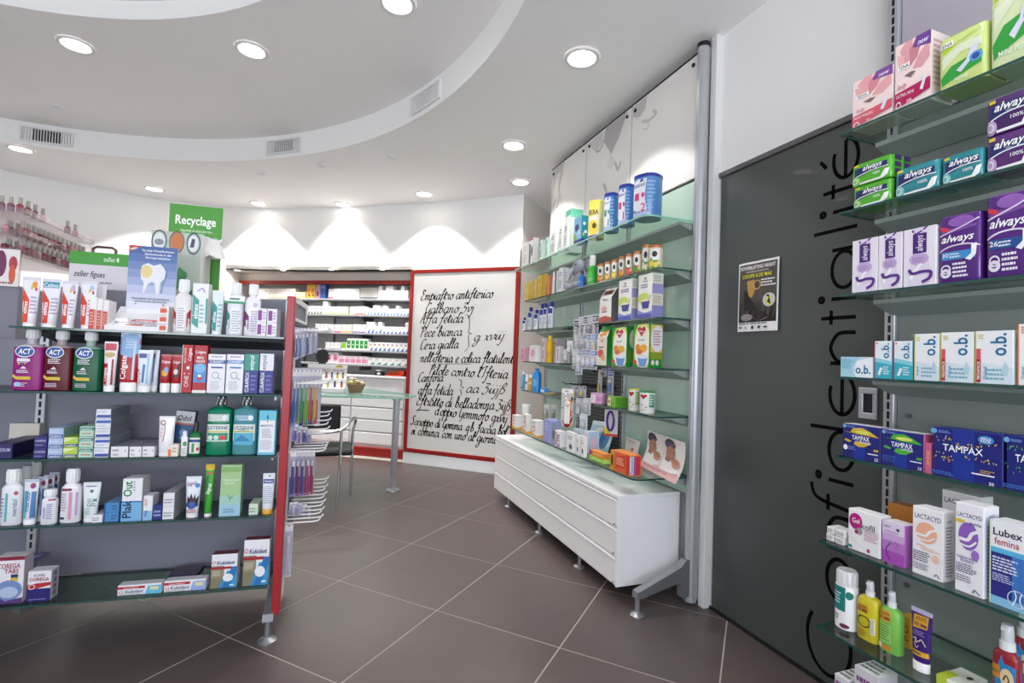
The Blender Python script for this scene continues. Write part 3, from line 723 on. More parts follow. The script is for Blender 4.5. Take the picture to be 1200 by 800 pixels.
bbox('carcass', BL, -.1, .03, .335, .1, CT - .03, 'white_laminate', ct); bbox('plinth', BL, -.0, -.03, .02, 0, .105, 'red_frame', ct)
zs = [.125, .27, .415, .555, .69, CT - .03]
for k in range(5):
    for t in (-.78, -1.46, -2.14, -2.7):
        t1 = t + .66 if t > -2.5 else t + .54; d = bbox('drawer', t, min(t1, -.105), .008, .03, zs[k] + .012, zs[k + 1] - .004, 'white_laminate', ct)
        bbox('finger_groove', t + .01, min(t1, -.105) - .01, .012, .031, zs[k + 1] - .006, zs[k + 1] + .009, 'aluminium', d, .001)
inv = ct.matrix_basis.inverted()
for c in ct.children: c.matrix_parent_inverse = inv
# ------------------------------------------------------------------ handwritten panel
PA, PB = Vector((.858, 5.669, 0)), Vector((1.838, 4.812, 0)); pu = (PB - PA).normalized(); pn = Vector((pu.y, -pu.x, 0))
if pn.y > 0: pn = -pn
PL = (PB - PA).length
hp = empty('handwritten_panel', PA + pu * (PL / 2), math.atan2(pu.y, pu.x)); tag(hp, 'large white wall panel in red frame covered with black handwritten recipe in old script', 'wall panel')
pm = Matrix.Translation(PA) @ Matrix.Rotation(math.atan2(pu.y, pu.x), 4, 'Z')
def pbox(name, x0, x1, y0, y1, z0, z1, material):
    m = M(); m.box(x0, x1, y0, y1, z0, z1, bev=.003); m.xform(pm); return link(name, m.mesh(name, material), hp)
ZT, ZB = 2.135, .125
pbox('board', .03, PL - .02, -.03, -.005, ZB + .02, ZT - .02, 'panel_white')
pbox('frame_side', 0, .045, -.04, -.004, ZB, ZT, 'red_frame'); pbox('frame_side', PL - .045, PL, -.04, -.004, ZB, ZT, 'red_frame')
pbox('frame_top', .045, PL - .045, -.04, -.004, ZT - .04, ZT, 'red_frame'); pbox('frame_bottom', .045, PL - .045, -.04, -.004, ZB, ZB + .045, 'red_frame')
pbox('plinth', 0, PL, -.035, -.004, 0, ZB - .002, 'white_laminate')
GL = {
'a': (5, '4 4.5 2 5 .5 3 .8 .6 2.2 .2 3.8 2.5 4 4.6 3.8 1 4.6 .2 5.5 1.2'), 'b': (4.6, '0 1 2 6 2 10 1 9.5 .8 4 1 .5 2.5 .2 3.6 2 3 4.5 1.6 4'),
'c': (4, '3.6 4 2.4 5 .8 3.4 .8 1 2 .1 4 1.2'), 'd': (5, '3.8 4.2 2 5 .5 3 .8 .6 2.2 .2 3.8 2.5 4.6 10 3.8 1.2 4.6 .2 5.4 1'),
'e': (3.8, '.4 2 2.6 3 2.8 4.6 1.6 5 .6 3 .9 .7 2 .1 3.9 1.4'), 'f': (3.6, '-.5 4.6 1 5 3.6 9 3.4 10.5 2.4 9 1.4 2 .2 -4 -1 -5 -1.2 -3.6|.2 4.4 3.6 5'),
'g': (5, '3.8 4.5 2 5 .5 3 .8 .8 2.2 .6 3.8 3 4 4.6 3.4 -3 1.6 -5 .4 -3.8 2.5 -1 5.2 1'), 'h': (4.8, '0 1 2.4 7 2 10 1.2 8 .6 0 .8 2.5 2.4 5 3.2 4 3 1 3.8 .2 5 1.2'),
'i': (2.6, '0 1 1 5 .8 1.2 1.6 .2 2.6 1.2|1.2 7 1.7 7.6'), 'j': (2.4, '1 5 .6 -2 -.6 -5 -1.4 -4|1.2 7 1.7 7.6'), 'l': (2.8, '0 1 2.2 7 2 10 1 8 .8 1.4 1.6 .2 2.8 1.2'),
'm': (6.8, '0 4 .8 5 .8 0 1 3 2.4 5 3 4 2.8 0 3.2 3.4 4.6 5 5.2 4 5 1 5.8 .2 6.8 1.2'), 'n': (4.9, '0 4 .8 5 .7 0 1 3 2.6 5 3.2 4 3 1 3.8 .2 4.9 1.2'),
'o': (4.2, '2.4 5 .8 3.8 .6 1 2 0 3.5 1.6 3.2 4.2 2.2 5 3 4 4.6 4.4'), 'p': (4.3, '0 3 1 7 .8 5 0 -5 .6 2 2.2 5 3.6 4 3.4 1.4 2 .2 1 1'), 'q': (4.6, '3.8 4.5 2 5 .5 3 .8 .8 2.2 .6 3.8 3 3.8 4.6 3.4 -5'),
'r': (3.8, '0 3.6 .8 5 1 4.2 2.6 4.6 2.2 1.2 3 .2 4 1.2'), 's': (3.2, '0 .8 2 5 2.8 2 2 .2 .6 .6'), 't': (3.2, '0 1 1.8 8.4 1.2 1.4 2 .2 3.2 1.2|.2 5.6 3.4 6.2'),
'u': (4.9, '0 4 .8 5 .6 1.4 1.6 .2 3.2 2.4 3.6 5 3.4 1.2 4.2 .2 5 1.2'), 'v': (4.2, '0 4 .8 5 1.4 .4 3.4 3.4 3.2 5 4.4 4.4'), 'x': (3.8, '0 4.6 1.4 4 2 1 3.4 .2|3.4 4.8 .2 .2'),
'3': (4.4, '0 9 3.4 9 .6 5.4 2.8 4.8 3.2 2 1 -1 -.6 .4'), "'": (1.6, '1 9 .6 7'), '-': (6, '0 3 2 3.6 5.5 3'), '.': (1.8, '.4 .2 .9 .4'), 'y': (4.2, '0 4 .8 5 1 1.4 3 3 3.4 5 2 -4 .4 -5'), 'ß': (4.4, '-.6 -5 1.4 8 3 9.6 3.8 7.4 1.8 5 3.8 3.4 3 .2 1.4 .6'),
'E': (4.6, '3.6 8.6 1.6 10 .8 7.6 2.4 5.6 .4 4 .4 1 2 0 4.6 1.6'), 'G': (5, '4 9 2 10 .4 6 .8 1.4 2.6 .6 4 3.4 4.2 5 3.6 -2 1.6 -3'), 'P': (4.6, '1.6 9 .6 0|0 8 2 10 4.4 8.6 4 6 1.4 5.4'),
'C': (4.6, '4.2 8.6 3 10 .8 7 .4 2 2 0 4.6 1.6'), 'I': (4.2, '0 8.6 2 10 4.2 9.4|2.6 9.6 1.4 1 0 0'), 'S': (4.6, '4 9 2.6 10 1.2 8 2.6 5 2.8 2 1.2 0 -.4 1.4'), 'A': (5, '0 0 2.4 9.6 3 10 3.6 0 4.8 1|.8 4 4 4.4'), ' ': (3.2, ''),
}
ink = M()
def ppt(px, py):
    w = on_plane(px, py, PA + pn * .0305, pn); return (w - PA).dot(pu), w.z
def pplace(x, z): v = PA + pu * x + pn * .0308; return (v.x, v.y, z)
def zoomxy(x, y): return 470 + x / 3.077, 300 + y / 3.077
def hand(text, x0, y0, x1, y1, size=None):
    (ax, az), (bx, bz) = ppt(*zoomxy(x0, y0)), ppt(*zoomxy(x1, y1))
    tot = sum(GL[c][0] for c in text); kx = (bx - ax) / tot; ky = min(.0115, max(.0092, kx * 1.2)) if size is None else size
    pen = 0; rj = random.Random(len(text))
    for c in text:
        adv, g = GL[c]
        for st in g.split('|'):
            n = [float(v) for v in st.split()]
            if not n: continue
            pts = []
            for i in range(0, len(n), 2):
                gx, gy = pen + n[i] + .28 * n[i + 1], n[i + 1] * (1 + rj.uniform(-.05, .05)); f = (pen + n[i]) / tot
                pts.append((ax + gx * kx, az + (bz - az) * f + gy * ky))
            ribbon(ink, smooth_path(pts, 4), .0142, '0c0b0b', pplace, nib=math.radians(35))
        pen += adv
def brace(pts): ribbon(ink, smooth_path([ppt(*zoomxy(*p)) for p in pts], 5), .009, '0c0b0b', pplace, nib=.4)
for l in (('Empiaftro antifterico', 70, 160, 330, 150), ('Galbano 3vj', 85, 207, 262, 202), ('Affa fetida', 68, 242, 222, 240), ('Pece bianca', 68, 292, 218, 287), ('Cera gialla', 68, 337, 205, 332),
          ('g xviij', 260, 307, 372, 300), ("nell'ifteria e colica flatulente", 68, 382, 415, 387), ("Pilole contro l'Ifteria", 100, 427, 383, 442), ('Canfora', 60, 454, 150, 452), ('affa fetida', 60, 497, 185, 502),
          ('aa 3iijß', 232, 492, 372, 497), ('Eftratto di belladonna 3ijß', 55, 537, 392, 557), ('-', 45, 568, 98, 568), ("d'oppio Gemmofo gxvij", 120, 572, 382, 602), ('Sciroppo di Gomma .q.b. faccia bol', 35, 607, 380, 647), ('si cominci con uno al giorno', 35, 642, 345, 677)): hand(*l)
brace([(232, 212), (245, 218), (246, 260), (243, 275), (254, 280), (243, 288), (244, 325), (228, 345)]); brace([(208, 444), (218, 450), (216, 468), (226, 474), (215, 480), (217, 498), (206, 506)])
brace([(130, 389), (190, 388), (250, 389)])
link('handwriting', ink.mesh('handwriting', 'lettering_vinyl'), hp)
inv = hp.matrix_basis.inverted()
for c in hp.children: c.matrix_parent_inverse = inv
# ------------------------------------------------------------------ glass table and chair
TZ = .818
tb = empty('glass_table', (.2, 4.95, 0)); tag(tb, 'consultation table with clear glass top on round metal leg in front of the drawer counter', 'table')
out = [(.80, 4.73), (.78, 4.64), (.70, 4.52), (.60, 4.45), (.50, 4.45), (-.25, 4.62), (-.75, 4.95), (-.65, 5.45), (.42, 5.5), (.72, 4.95)]
k = len(out); m = M(); m.add([(x, y, TZ) for x, y in out] + [(x, y, TZ - .012) for x, y in out], [tuple(range(k))[::-1], tuple(range(k, 2 * k))]); tt = link('glass_top', m.mesh('glass_top', 'table_glass'), tb)
m = M(); m.add([(x, y, TZ) for x, y in out] + [(x, y, TZ - .012) for x, y in out], [(i, (i + 1) % k, k + (i + 1) % k, k + i) for i in range(k)]); link('polished_edge', m.mesh('polished_edge', 'glass_edge_mint'), tt)
for x, y in ((.595, 4.52), (-.45, 5.1)):
    m = M(); m.loft([(.015, .018, .018, 2, 'fff', x, y), (.12, .02, .02, 2, 'fff', x, y), (.14, .029, .029, 2, 'fff', x, y), (TZ - .03, .029, .029, 2, 'fff', x, y)], 20); lg = link('leg', m.mesh('leg', 'aluminium'), tb)
    m = M(); m.loft([(0, .06, .06, 2, 'fff', x, y), (.01, .058, .058, 2, 'fff', x, y), (.018, .02, .02, 2, 'fff', x, y)], 24); link('foot_disc', m.mesh('foot_disc', 'cast_metal'), lg)
    m = M(); m.cyl(x, y, TZ - .03, TZ - .012, .045, seg=20); link('mounting_plate', m.mesh('mounting_plate', 'aluminium'), lg)
inv = Matrix.Translation(-tb.location)
for c in tb.children: c.matrix_parent_inverse = inv
chr_ = empty('armchair', (-.1, 4.25, 0)); tag(chr_, 'black visitor chair with bent chrome tube arms and legs beside the glass table', 'chair')
def spath(p, n=6):
    xs = smooth_path([(a, b) for a, b, c in p], n); zs_ = smooth_path([(c, 0) for a, b, c in p], n); return [(x[0], x[1], z[0]) for x, z in zip(xs, zs_)]
m = M(); m.tube(spath([(.236, 4.419, 0), (.235, 4.42, .3), (.232, 4.42, .52), (.25, 4.415, .62), (.235, 4.36, .655), (.19, 4.2, .635), (.13, 4.07, .60), (.02, 4.05, .588), (-.15, 4.05, .582), (-.32, 4.07, .58)]), .0125, 10); link('arm_tube', m.mesh('arm_tube', 'chrome'), chr_)
m = M(); m.tube([(.119, 4.04, 0), (.128, 4.045, .3), (.13, 4.06, .598)], .012, 10); link('leg', m.mesh('leg', 'chrome'), chr_)
m = M(); m.tube([(-.36, 4.05, 0), (-.33, 4.07, .58)], .012, 10); link('leg', m.mesh('leg', 'chrome'), chr_)
m = M(); m.tube([(-.28, 4.5, 0), (-.27, 4.48, .6)], .012, 10); link('leg', m.mesh('leg', 'chrome'), chr_)
m = M(); m.box(-.3, .22, 4.05, 4.45, .405, .45, bev=.015); link('seat', m.mesh('seat', 'black_plastic'), chr_)
q0, q1, q2 = on_y(352, 480, 4.45), on_y(400, 474, 4.45), on_y(400, 503, 4.45)
m = M(); m.box(q0.x, q1.x, 4.44, 4.47, q2.z, q1.z, bev=.012); link('backrest', m.mesh('backrest', 'black_plastic'), chr_)
inv = Matrix.Translation(-chr_.location)
for c in chr_.children: c.matrix_parent_inverse = inv
# poster taped to the door
yl, yr, zt, zb = 1.878, 1.648, 1.685, 1.362
m = M(); n = 8; vs = []
for i in range(n + 1):
    f = i / n; lift = .004 + .012 * abs(math.sin(f * 7)) * (.4 + .6 * (1 - f)); 
    vs += [(XR - .006 - lift, yl + (yr - yl) * f, zb), (XR - .006 - lift * .6, yl + (yr - yl) * f, zt)]
vs += [(x + .0006, y, z) for x, y, z in vs]; q = 2 * (n + 1)
m.add(vs, [(2 * i, 2 * i + 2, 2 * i + 3, 2 * i + 1) for i in range(n)] + [(q + 2 * i, q + 2 * i + 1, q + 2 * i + 3, q + 2 * i + 2) for i in range(n)] + [(0, 1, q + 1, q), (2 * n, q + 2 * n, q + 2 * n + 1, 2 * n + 1)], 'ece9ea')
ps = link('poster', m.mesh('poster', 'card_stock')); tag(ps, 'small taped event poster with yellow headline on the dark sliding door', 'poster')
def pp_(x, z, off):
    f = min(max(x / .23, 0), 1); i = f * n; a = int(min(i, n - 1)); b = a + 1; l = lambda k, zz: .004 + .012 * abs(math.sin(k / n * 7)) * (.4 + .6 * (1 - k / n))
    lf = l(a, 0) + (l(b, 0) - l(a, 0)) * (i - a); return (XR - .0062 - lf * (1 - .4 * z / .323) - off, yl - x, zb + z)
g = M()
def grid_r(x0, z0, x1, z1, c): 
    for i in range(n):
        a, b = max(x0, i / n), min(x1, (i + 1) / n)
        if b > a: print_ops(g, [('R', a, z0, b, z1, c)], .23, .323, pp_)
grid_r(.04, .13, .96, .97, '4d4742'); grid_r(.04, .13, .96, .42, '3c3632')
print_ops(g, [('R', 0, 0, .001, .001, 'fff')] * 3 + [('T', 'POWERLIFTING NIGHT', .5, .915, .05, 'f4f4f4', dict(w=.84, b=.03)), ('T', 'TROPHEE INTERNATIONAL', .5, .855, .022, 'ddd', dict(w=.6)), ('T', 'COUPE 8 DE MAI', .48, .795, .05, 'e6e02a', dict(w=.7, b=.03)), ('L', .6, .62, .94, .74, 3, 'e8e8e8'),
    ('P', [(.26, .72), (.42, .74), (.45, .58), (.38, .48), (.3, .5)], 'b98f4a'), ('O', .5, .66, .1, .07, .25, 'c9a060'), ('P', [(.2, .6), (.28, .56), (.36, .44), (.46, .4), (.46, .3), (.2, .3)], '17130f'), ('E', .34, .37, .12, .05, '201b17'),
    ('P', [(.38, .3), (.66, .28), (.8, .2), (.64, .13), (.42, .2)], '141012'), ('S', [(.42, .2), (.6, .15), (.78, .2)], .012, '77706a'), ('E', .27, .2, .14, .05, '8f8a86'), ('E', .8, .43, .14, .095, 'c9c7c4'), ('E', .82, .42, .08, .065, 'dbe22c'), ('P', [(.72, .5), (.8, .46), (.76, .4), (.84, .36), (.8, .5)], '1a1a1a'),
    ('L', .08, .1, .92, .125, 1, '555'), ('T', 'A', .27, .055, .035, '111'), ('E', .42, .055, .03, .025, '111'), ('R', .56, .04, .62, .075, '111'), ('R', .7, .045, .78, .068, '333'), ('R', .1, .045, .17, .068, '444')], .23, .323, pp_)
link('surface_print', g.mesh('surface_print', 'print_ink'), ps)
# ================================================================== PRODUCT BUILDERS  (front faces -y, origin at the middle of the front foot)
def frame(O, u, n): return dict(O=Vector(O), u=Vector(u), n=Vector(n), rz=math.atan2(u[1], u[0]))
def RS(i, dz=0.0): return frame((RSX[i], 1.152, RSZ[i] + .0006 + dz), UY, NX)
def CS(i, dz=0.0): return dict(frame((CSX[i], 3.87, CSZ[i] + .0006 + dz), UY, NX), oblique=True)
def GS(i, dz=0.0): p = gp(0, 0, GZ[i] + .0006 + dz); return frame(p, UG, NG)
def BS(i): return frame(bp_(0, .05, BZ[i] + .0006), ub, nb)
PROTO = {}
def spawn(key, build, name, label, cat, loc, rz, group=None, rx=0.0, ry=0.0):
    if key not in PROTO: PROTO[key] = build()
    root, kids = PROTO[key]
    o = bpy.data.objects.new(name, root); COL.objects.link(o); o.location = loc
    o.rotation_euler = (rx, ry, rz)
    tag(o, label, cat, group)
    for kn, km in kids:
        c = bpy.data.objects.new(kn, km); COL.objects.link(c); c.parent = o
    return o
def place(fr, xl, xr, yt, sb, gap=0.0, H=None):
    """pixel span on the line sb behind the shelf front -> (width, height, point under the front middle)"""
    O = fr['O'] - fr['n'] * sb
    a, b = t_at(O, fr['u'], xl), t_at(O, fr['u'], xr)
    W = max(b - a - gap, .006); P = O + fr['u'] * ((a + b) / 2)
    h = z_at(P, yt) - O.z if H is None else H
    return W, max(h, .006), P
def pix_y(p):
    d = p - EYE; return 400 - F * d.dot(RU) / d.dot(RF)
def place_round(fr, xl, xr, yt, sb, turn=0.0):
    """round body seen at a slant: radius and centre from the two tangents of its outline"""
    W, h, P = place(fr, xl, xr, yt, sb); y = pix_y(P + Vector((0, 0, h / 2)))
    a, b = [ray(x, y) for x in (xl, xr)]; ta, tb_ = math.atan2(a.x, a.y), math.atan2(b.x, b.y); th, ph = (ta + tb_) / 2, (tb_ - ta) / 2
    d = Vector((math.sin(th), math.cos(th), 0)); n = fr['n']; k = (-sb - (EYE - fr['O']).dot(n)) / (d.dot(n) + math.sin(ph))
    c = EYE + d * k; r = k * math.sin(ph); c.z = fr['O'].z
    h = z_at(c + n * r * .5, yt) - c.z
    q = Matrix.Rotation(turn, 3, 'Z') @ n
    return 2 * r, h, c + q * r
def r3(*a): return tuple(round(x, 3) for x in a)
def flat_front(W, H, y=0.0): return lambda x, z, off: (x - W / 2, y - off, z)
def carton_mesh(W, H, D, base, side, top, ops, sops, tops, flap):
    b = M().box(-W / 2, W / 2, 0, D, 0, H, base, bev=min(.0012, W * .04), cols=dict(l=side, r=side, b=side, t=top, d=top))
    kids = []
    for nm, o_, a_, b_, fn in (('front_print', ops, W, H, flat_front(W, H)), ('side_print', sops, D, H, lambda x, z, off: (W / 2 + off, x, z)), ('top_print', tops, W, D, lambda x, y, off: (x - W / 2, y, H + off))):
        if o_: p = M(); print_ops(p, o_, a_, b_, fn); kids.append((nm, p.mesh(nm, 'print_ink')))
    if flap:
        f = M(); f.prism([(-W / 2 + .001, .0015), (W / 2 - .001, .0015), (W / 2 - .004, D * .96), (-W / 2 + .004, D * .96)], 'z', H + .0001, H + .0007, top)
        kids.append(('tuck_flap', f.mesh('tuck_flap', 'card_stock')))
    return b.mesh('carton', 'card_stock'), kids
def C(fr, xl, xr, yt, label, base='f2f2f0', ops=(), D=.06, sb=.02, side=None, top=None, sops=(), tops=(), cat='box', name='medicine_box', grp=None, dz=0.0, rz=0.0, H=None, flap=False, gap=.001, ry=0.0, rx=0.0):
    W, h, P = place(fr, xl, xr, yt, sb, gap, H)
    W, h, D = r3(W, h, D); side = side or base; top = top or base
    key = ('C', W, h, D, base, side, top, repr(ops), repr(sops), repr(tops), flap)
    P = P + Vector((0, 0, dz))
    return spawn(key, lambda: carton_mesh(W, h, D, base, side, top, ops, sops, tops, flap), name, label, cat, P, fr['rz'] + rz, grp, rx, ry)
def surf_front(secs, cy0):
    """depth of the front skin of a loft at (x, z)"""
    def f(x, z):
        for k in range(len(secs) - 1):
            if secs[k][0] <= z <= secs[k + 1][0] and secs[k + 1][0] > secs[k][0]:
                q = (z - secs[k][0]) / (secs[k + 1][0] - secs[k][0]); a, b, e = [secs[k][i] + (secs[k + 1][i] - secs[k][i]) * q for i in (1, 2, 3)]; break
        else: a, b, e = secs[-1][1:4]
        r = min(abs(x) / max(a, 1e-5), 1.0); return cy0 - b * (1 - r ** e) ** (1 / e)
    return f
def loft_thing(secs, W, H, cyy, body_mat, ops, extra, opspan=None, seg=24):
    """secs are centred; shift back by cyy so the front touches y=0"""
    m = M(); m.loft([(s[0], s[1], s[2], s[3], s[4], 0, cyy) for s in secs], seg)
    kids = []
    if ops:
        z0, z1 = opspan or (0, H); f = surf_front(secs, cyy); p = M()
        print_ops(p, ops, W, z1 - z0, lambda x, z, off: (x - W / 2, f(x - W / 2, z + z0) - off - .0003, z + z0), curved=True)
        kids.append(('printed_label', p.mesh('printed_label', 'print_ink')))
    for nm, mm, mt in extra: kids.append((nm, mm.mesh(nm, mt)))
    return m.mesh('body', body_mat), kids
def ribs(m, x, y, z0, z1, r, col, n=14, dark=None):
    """cap with grip ribs"""
    m.loft([(z0, r, r, 2, col, x, y), (z1 - r * .12, r, r, 2, col, x, y), (z1, r * .9, r * .9, 2, col, x, y)], 24)
    for i in range(n):
        a = 2 * math.pi * i / n; px, py = x + r * math.cos(a), y + r * math.sin(a)
        m.box(px - r * .05, px + r * .05, py - r * .05, py + r * .05, z0 + (z1 - z0) * .1, z1 - (z1 - z0) * .15, dark or col)
# toothpaste tube standing on its cap, crimp upwards
def TB(fr, xl, xr, yt, label, base='f4f4f6', ops=(), sb=.03, cap='f6f6f6', caph=.14, taper=.66, grp=None, cat='tube', name='toothpaste_tube', D=None, rz=0.0, ry=0.0, rx=0.0, crimp=None, H=None):
    W, h, P = place(fr, xl, xr, yt, sb, .002, H); W, h = r3(W, h); b = round((D or W * .55) / 2, 3)
    def build():
        c = h * caph; rr = W / 2 * taper
        secs = [(c, rr * .9, b * .9, 2, base), (c + h * .02, rr, b, 2, base), (c + h * .3, rr + (W / 2 - rr) * .35, b * .85, 2.2, base), (h * .75, W / 2 * .96, b * .42, 2.4, base), (h * .93, W / 2, .0024, 2.6, crimp or base), (h, W / 2, .0016, 3, crimp or base)]
        cm = M(); cm.loft([(0, rr * .98, b * .98, 2, cap, 0, b), (c * .9, rr * 1.0, b * 1.0, 2, cap, 0, b), (c, rr * .9, b * .9, 2, cap, 0, b)], 24)
        cr = M(); cr.box(-W / 2 + .001, W / 2 - .001, b - .0029, b - .0024, h * .94, h * .965, crimp or base); cr.box(-W / 2 + .001, W / 2 - .001, b - .0029, b - .0024, h * .975, h * .995, crimp or base)
        return loft_thing(secs, W, h, b, 'moulded_plastic', ops, [('cap', cm, 'moulded_plastic'), ('crimp_seal', cr, 'moulded_plastic')], (c, h))
    return spawn(('TB', W, h, b, base, cap, caph, taper, crimp, repr(ops)), build, name, label, cat, P, fr['rz'] + rz, grp, rx, ry)
# bottle: body with shoulder, neck and screw cap
def BT(fr, xl, xr, yt, label, base='f4f4f6', ops=(), sb=.03, body=.74, cap=('f4f4f4', .5, None), e=3.0, D=None, grp=None, cat='bottle', name='mouthwash_bottle', mat_='moulded_plastic', neck=.3, air=None, opspan=None, shoulder=.12, waist=None, capbands=None, H=None, rz=0.0, extra=None):
    if fr.get('oblique'): rz = rz or .6; W, h, P = place_round(fr, xl, xr, yt, sb, rz); D = W
    else: W, h, P = place(fr, xl, xr, yt, sb, .002, H)
    W, h = r3(W, h); b = round((D or W * .6) / 2, 3)
    def build():
        a = W / 2; hb = h * body; cw = a * cap[1]; ch = cap[2] if cap[2] else (1 - body) * .72; zc = h * (1 - ch)
        air_c = air or base
        secs = [(0, a * .9, b * .9, e, base), (h * .015, a, b, e, base)]
        if waist: secs += [(h * q, a * w, b * w, e, base) for q, w in waist]
        secs += [(hb - h * shoulder * (1.1 if air else .6), a, b, e, base), (hb - h * shoulder * .45, a * .97, b * .97, e, air_c), (hb, a * .72, b * .8, 2.4, air_c), (hb + h * .02, max(a * neck, cw * .8), max(min(b * .85, a * neck), min(cw * .8, b * .8)), 2, air_c), (zc + h * .01, max(a * neck * .95, cw * .78), min(max(a * neck * .95, cw * .78), b), 2, air_c)]
        cm = M(); rc = cw
        if capbands:
            ribs(cm, 0, b, zc, h, rc, cap[0])
            for i in range(7):
                q = i / 7 * 2 * math.pi
                for k in range(3): cm.prism([(rc * 1.03 * math.cos(q + k * .22 + t), b + rc * 1.03 * math.sin(q + k * .22 + t)) for t in (0, .35)] + [(rc * .9 * math.cos(q + k * .22 + t), b + rc * .9 * math.sin(q + k * .22 + t)) for t in (.35, 0)], 'z', zc + (h - zc) * (.1 + .28 * k), zc + (h - zc) * (.34 + .28 * k), capbands)
        else: ribs(cm, 0, b, zc, h, rc, cap[0])
        ex = [('cap', cm, 'moulded_plastic')]
        if extra: ex += extra(W, h, b)
        return loft_thing(secs, W, hb, b, mat_, ops, ex, opspan)
    return spawn(('BT', W, h, b, base, body, cap, e, mat_, repr(ops), air, capbands), build, name, label, cat, P, fr['rz'] + rz, grp)
# spray bottle: shouldered body, pump head under a clear cap
def SP(fr, xl, xr, yt, label, base, ops=(), sb=.04, body=.72, e=3.2, D=None, head='f1f1f3', cat='bottle', name='spray_bottle', H=None, headw=.3, rz=0.0, opspan=None):
    W, h, P = place(fr, xl, xr, yt, sb, .002, H); W, h = r3(W, h); b = round((D or W * .62) / 2, 3)
    def build():
        a = W / 2; hb = h * body
        secs = [(0, a * .9, b * .9, e, base), (h * .02, a, b, e, base), (hb * .86, a * .98, b * .98, e, base), (hb * .95, a * .85, b * .88, 2.6, base), (hb, a * .5, b * .6, 2, base)]
        hm = M(); r = a * headw * 1.25
        hm.loft([(hb - .001, r, r, 2, head, 0, b), (hb + (h - hb) * .3, r, r, 2, head, 0, b), (hb + (h - hb) * .34, r * .8, r * .8, 2, head, 0, b), (hb + (h - hb) * .72, r * .78, r * .78, 2, head, 0, b), (hb + (h - hb) * .96, r * .7, r * .7, 2, head, 0, b)], 20)
        nz = M(); nz.box(-r * .35, r * .35, b - r * 1.15, b - r * .6, hb + (h - hb) * .74, hb + (h - hb) * .9, head, bev=.0006)
        cc = M(); cc.loft([(hb + (h - hb) * .33, r * .98, r * .98, 2, head, 0, b), (h * .985, r * .94, r * .94, 2, head, 0, b), (h, r * .8, r * .8, 2, head, 0, b)], 20)
        return loft_thing(secs, W, hb, b, 'moulded_plastic', ops, [('pump_head', hm, 'moulded_plastic'), ('nozzle', nz, 'moulded_plastic'), ('clear_cap', cc, 'clear_blister')], opspan)
    return spawn(('SP', W, h, b, base, body, repr(ops)), build, name, label, cat, P, fr['rz'] + rz)
# tin or tub with a lid
def TN(fr, xl, xr, yt, label, base, ops=(), sb=.02, lid='2b4aa8', lidh=.07, e=2.0, D=None, cat='tin', name='formula_tin', sidecol=None, rz=0.0, H=None, grp=None, lidr=1.03):
    if fr.get('oblique'): rz = rz or .6; W, h, P = place_round(fr, xl, xr, yt, sb, rz); D = W
    else: W, h, P = place(fr, xl, xr, yt, sb, .002, H)
    W, h = r3(W, h); b = round((D or W) / 2, 3)
    def build():
        a = W / 2; zl = h * (1 - lidh)
        secs = [(0, a * .97, b * .97, e, base), (h * .015, a, b, e, base), (zl, a, b, e, base)]
        lm = M(); lm.loft([(zl - h * .015, a * lidr, b * lidr, e, lid, 0, b), (h * .985, a * lidr, b * lidr, e, lid, 0, b), (h, a * .95, b * .95, e, lid, 0, b)], 28)
        return loft_thing(secs, W, zl, b, 'moulded_plastic', ops, [('lid', lm, 'moulded_plastic')], (0, zl), 28)
    return spawn(('TN', W, h, b, base, lid, lidh, e, repr(ops)), build, name, label, cat, P, fr['rz'] + rz, grp)
# soft pack of pads: rounded pillow block with sealed ends
def PK(fr, xl, xr, yt, label, base, ops=(), D=.09, sb=.015, sops=(), cat='pack', name='sanitary_towel_pack', grp=None, dz=0.0, H=None, rz=0.0, puff=9):
    W, h, P = place(fr, xl, xr, yt, sb, .003, H); W, h, D = r3(W, h, D); b = D / 2
    def build():
        a = W / 2
        secs = [(0, a * .97, b * .93, puff, base), (h * .05, a * .995, b * .99, puff, base), (h * .5, a, b, puff, base), (h * .95, a * .995, b * .99, puff, base), (h, a * .96, b * .92, puff, base)]
        fin = M(); fin.box(-a - .003, -a + .002, b - .001, b + .001, h * .03, h * .97, base); fin.box(a - .002, a + .003, b - .001, b + .001, h * .03, h * .97, base)
        root, kids = loft_thing(secs, W, h, b, 'soft_film', ops, [('end_seal', fin, 'soft_film')], (0, h), 40)
        if sops:
            p = M(); print_ops(p, sops, D, h, lambda x, z, off: (a + .0005 + off, x, z)); kids.append(('side_print', p.mesh('side_print', 'print_ink')))
        return root, kids
    o = spawn(('PK', W, h, D, base, repr(ops), repr(sops)), build, name, label, cat, P + Vector((0, 0, dz)), fr['rz'] + rz, grp)
    return o, h
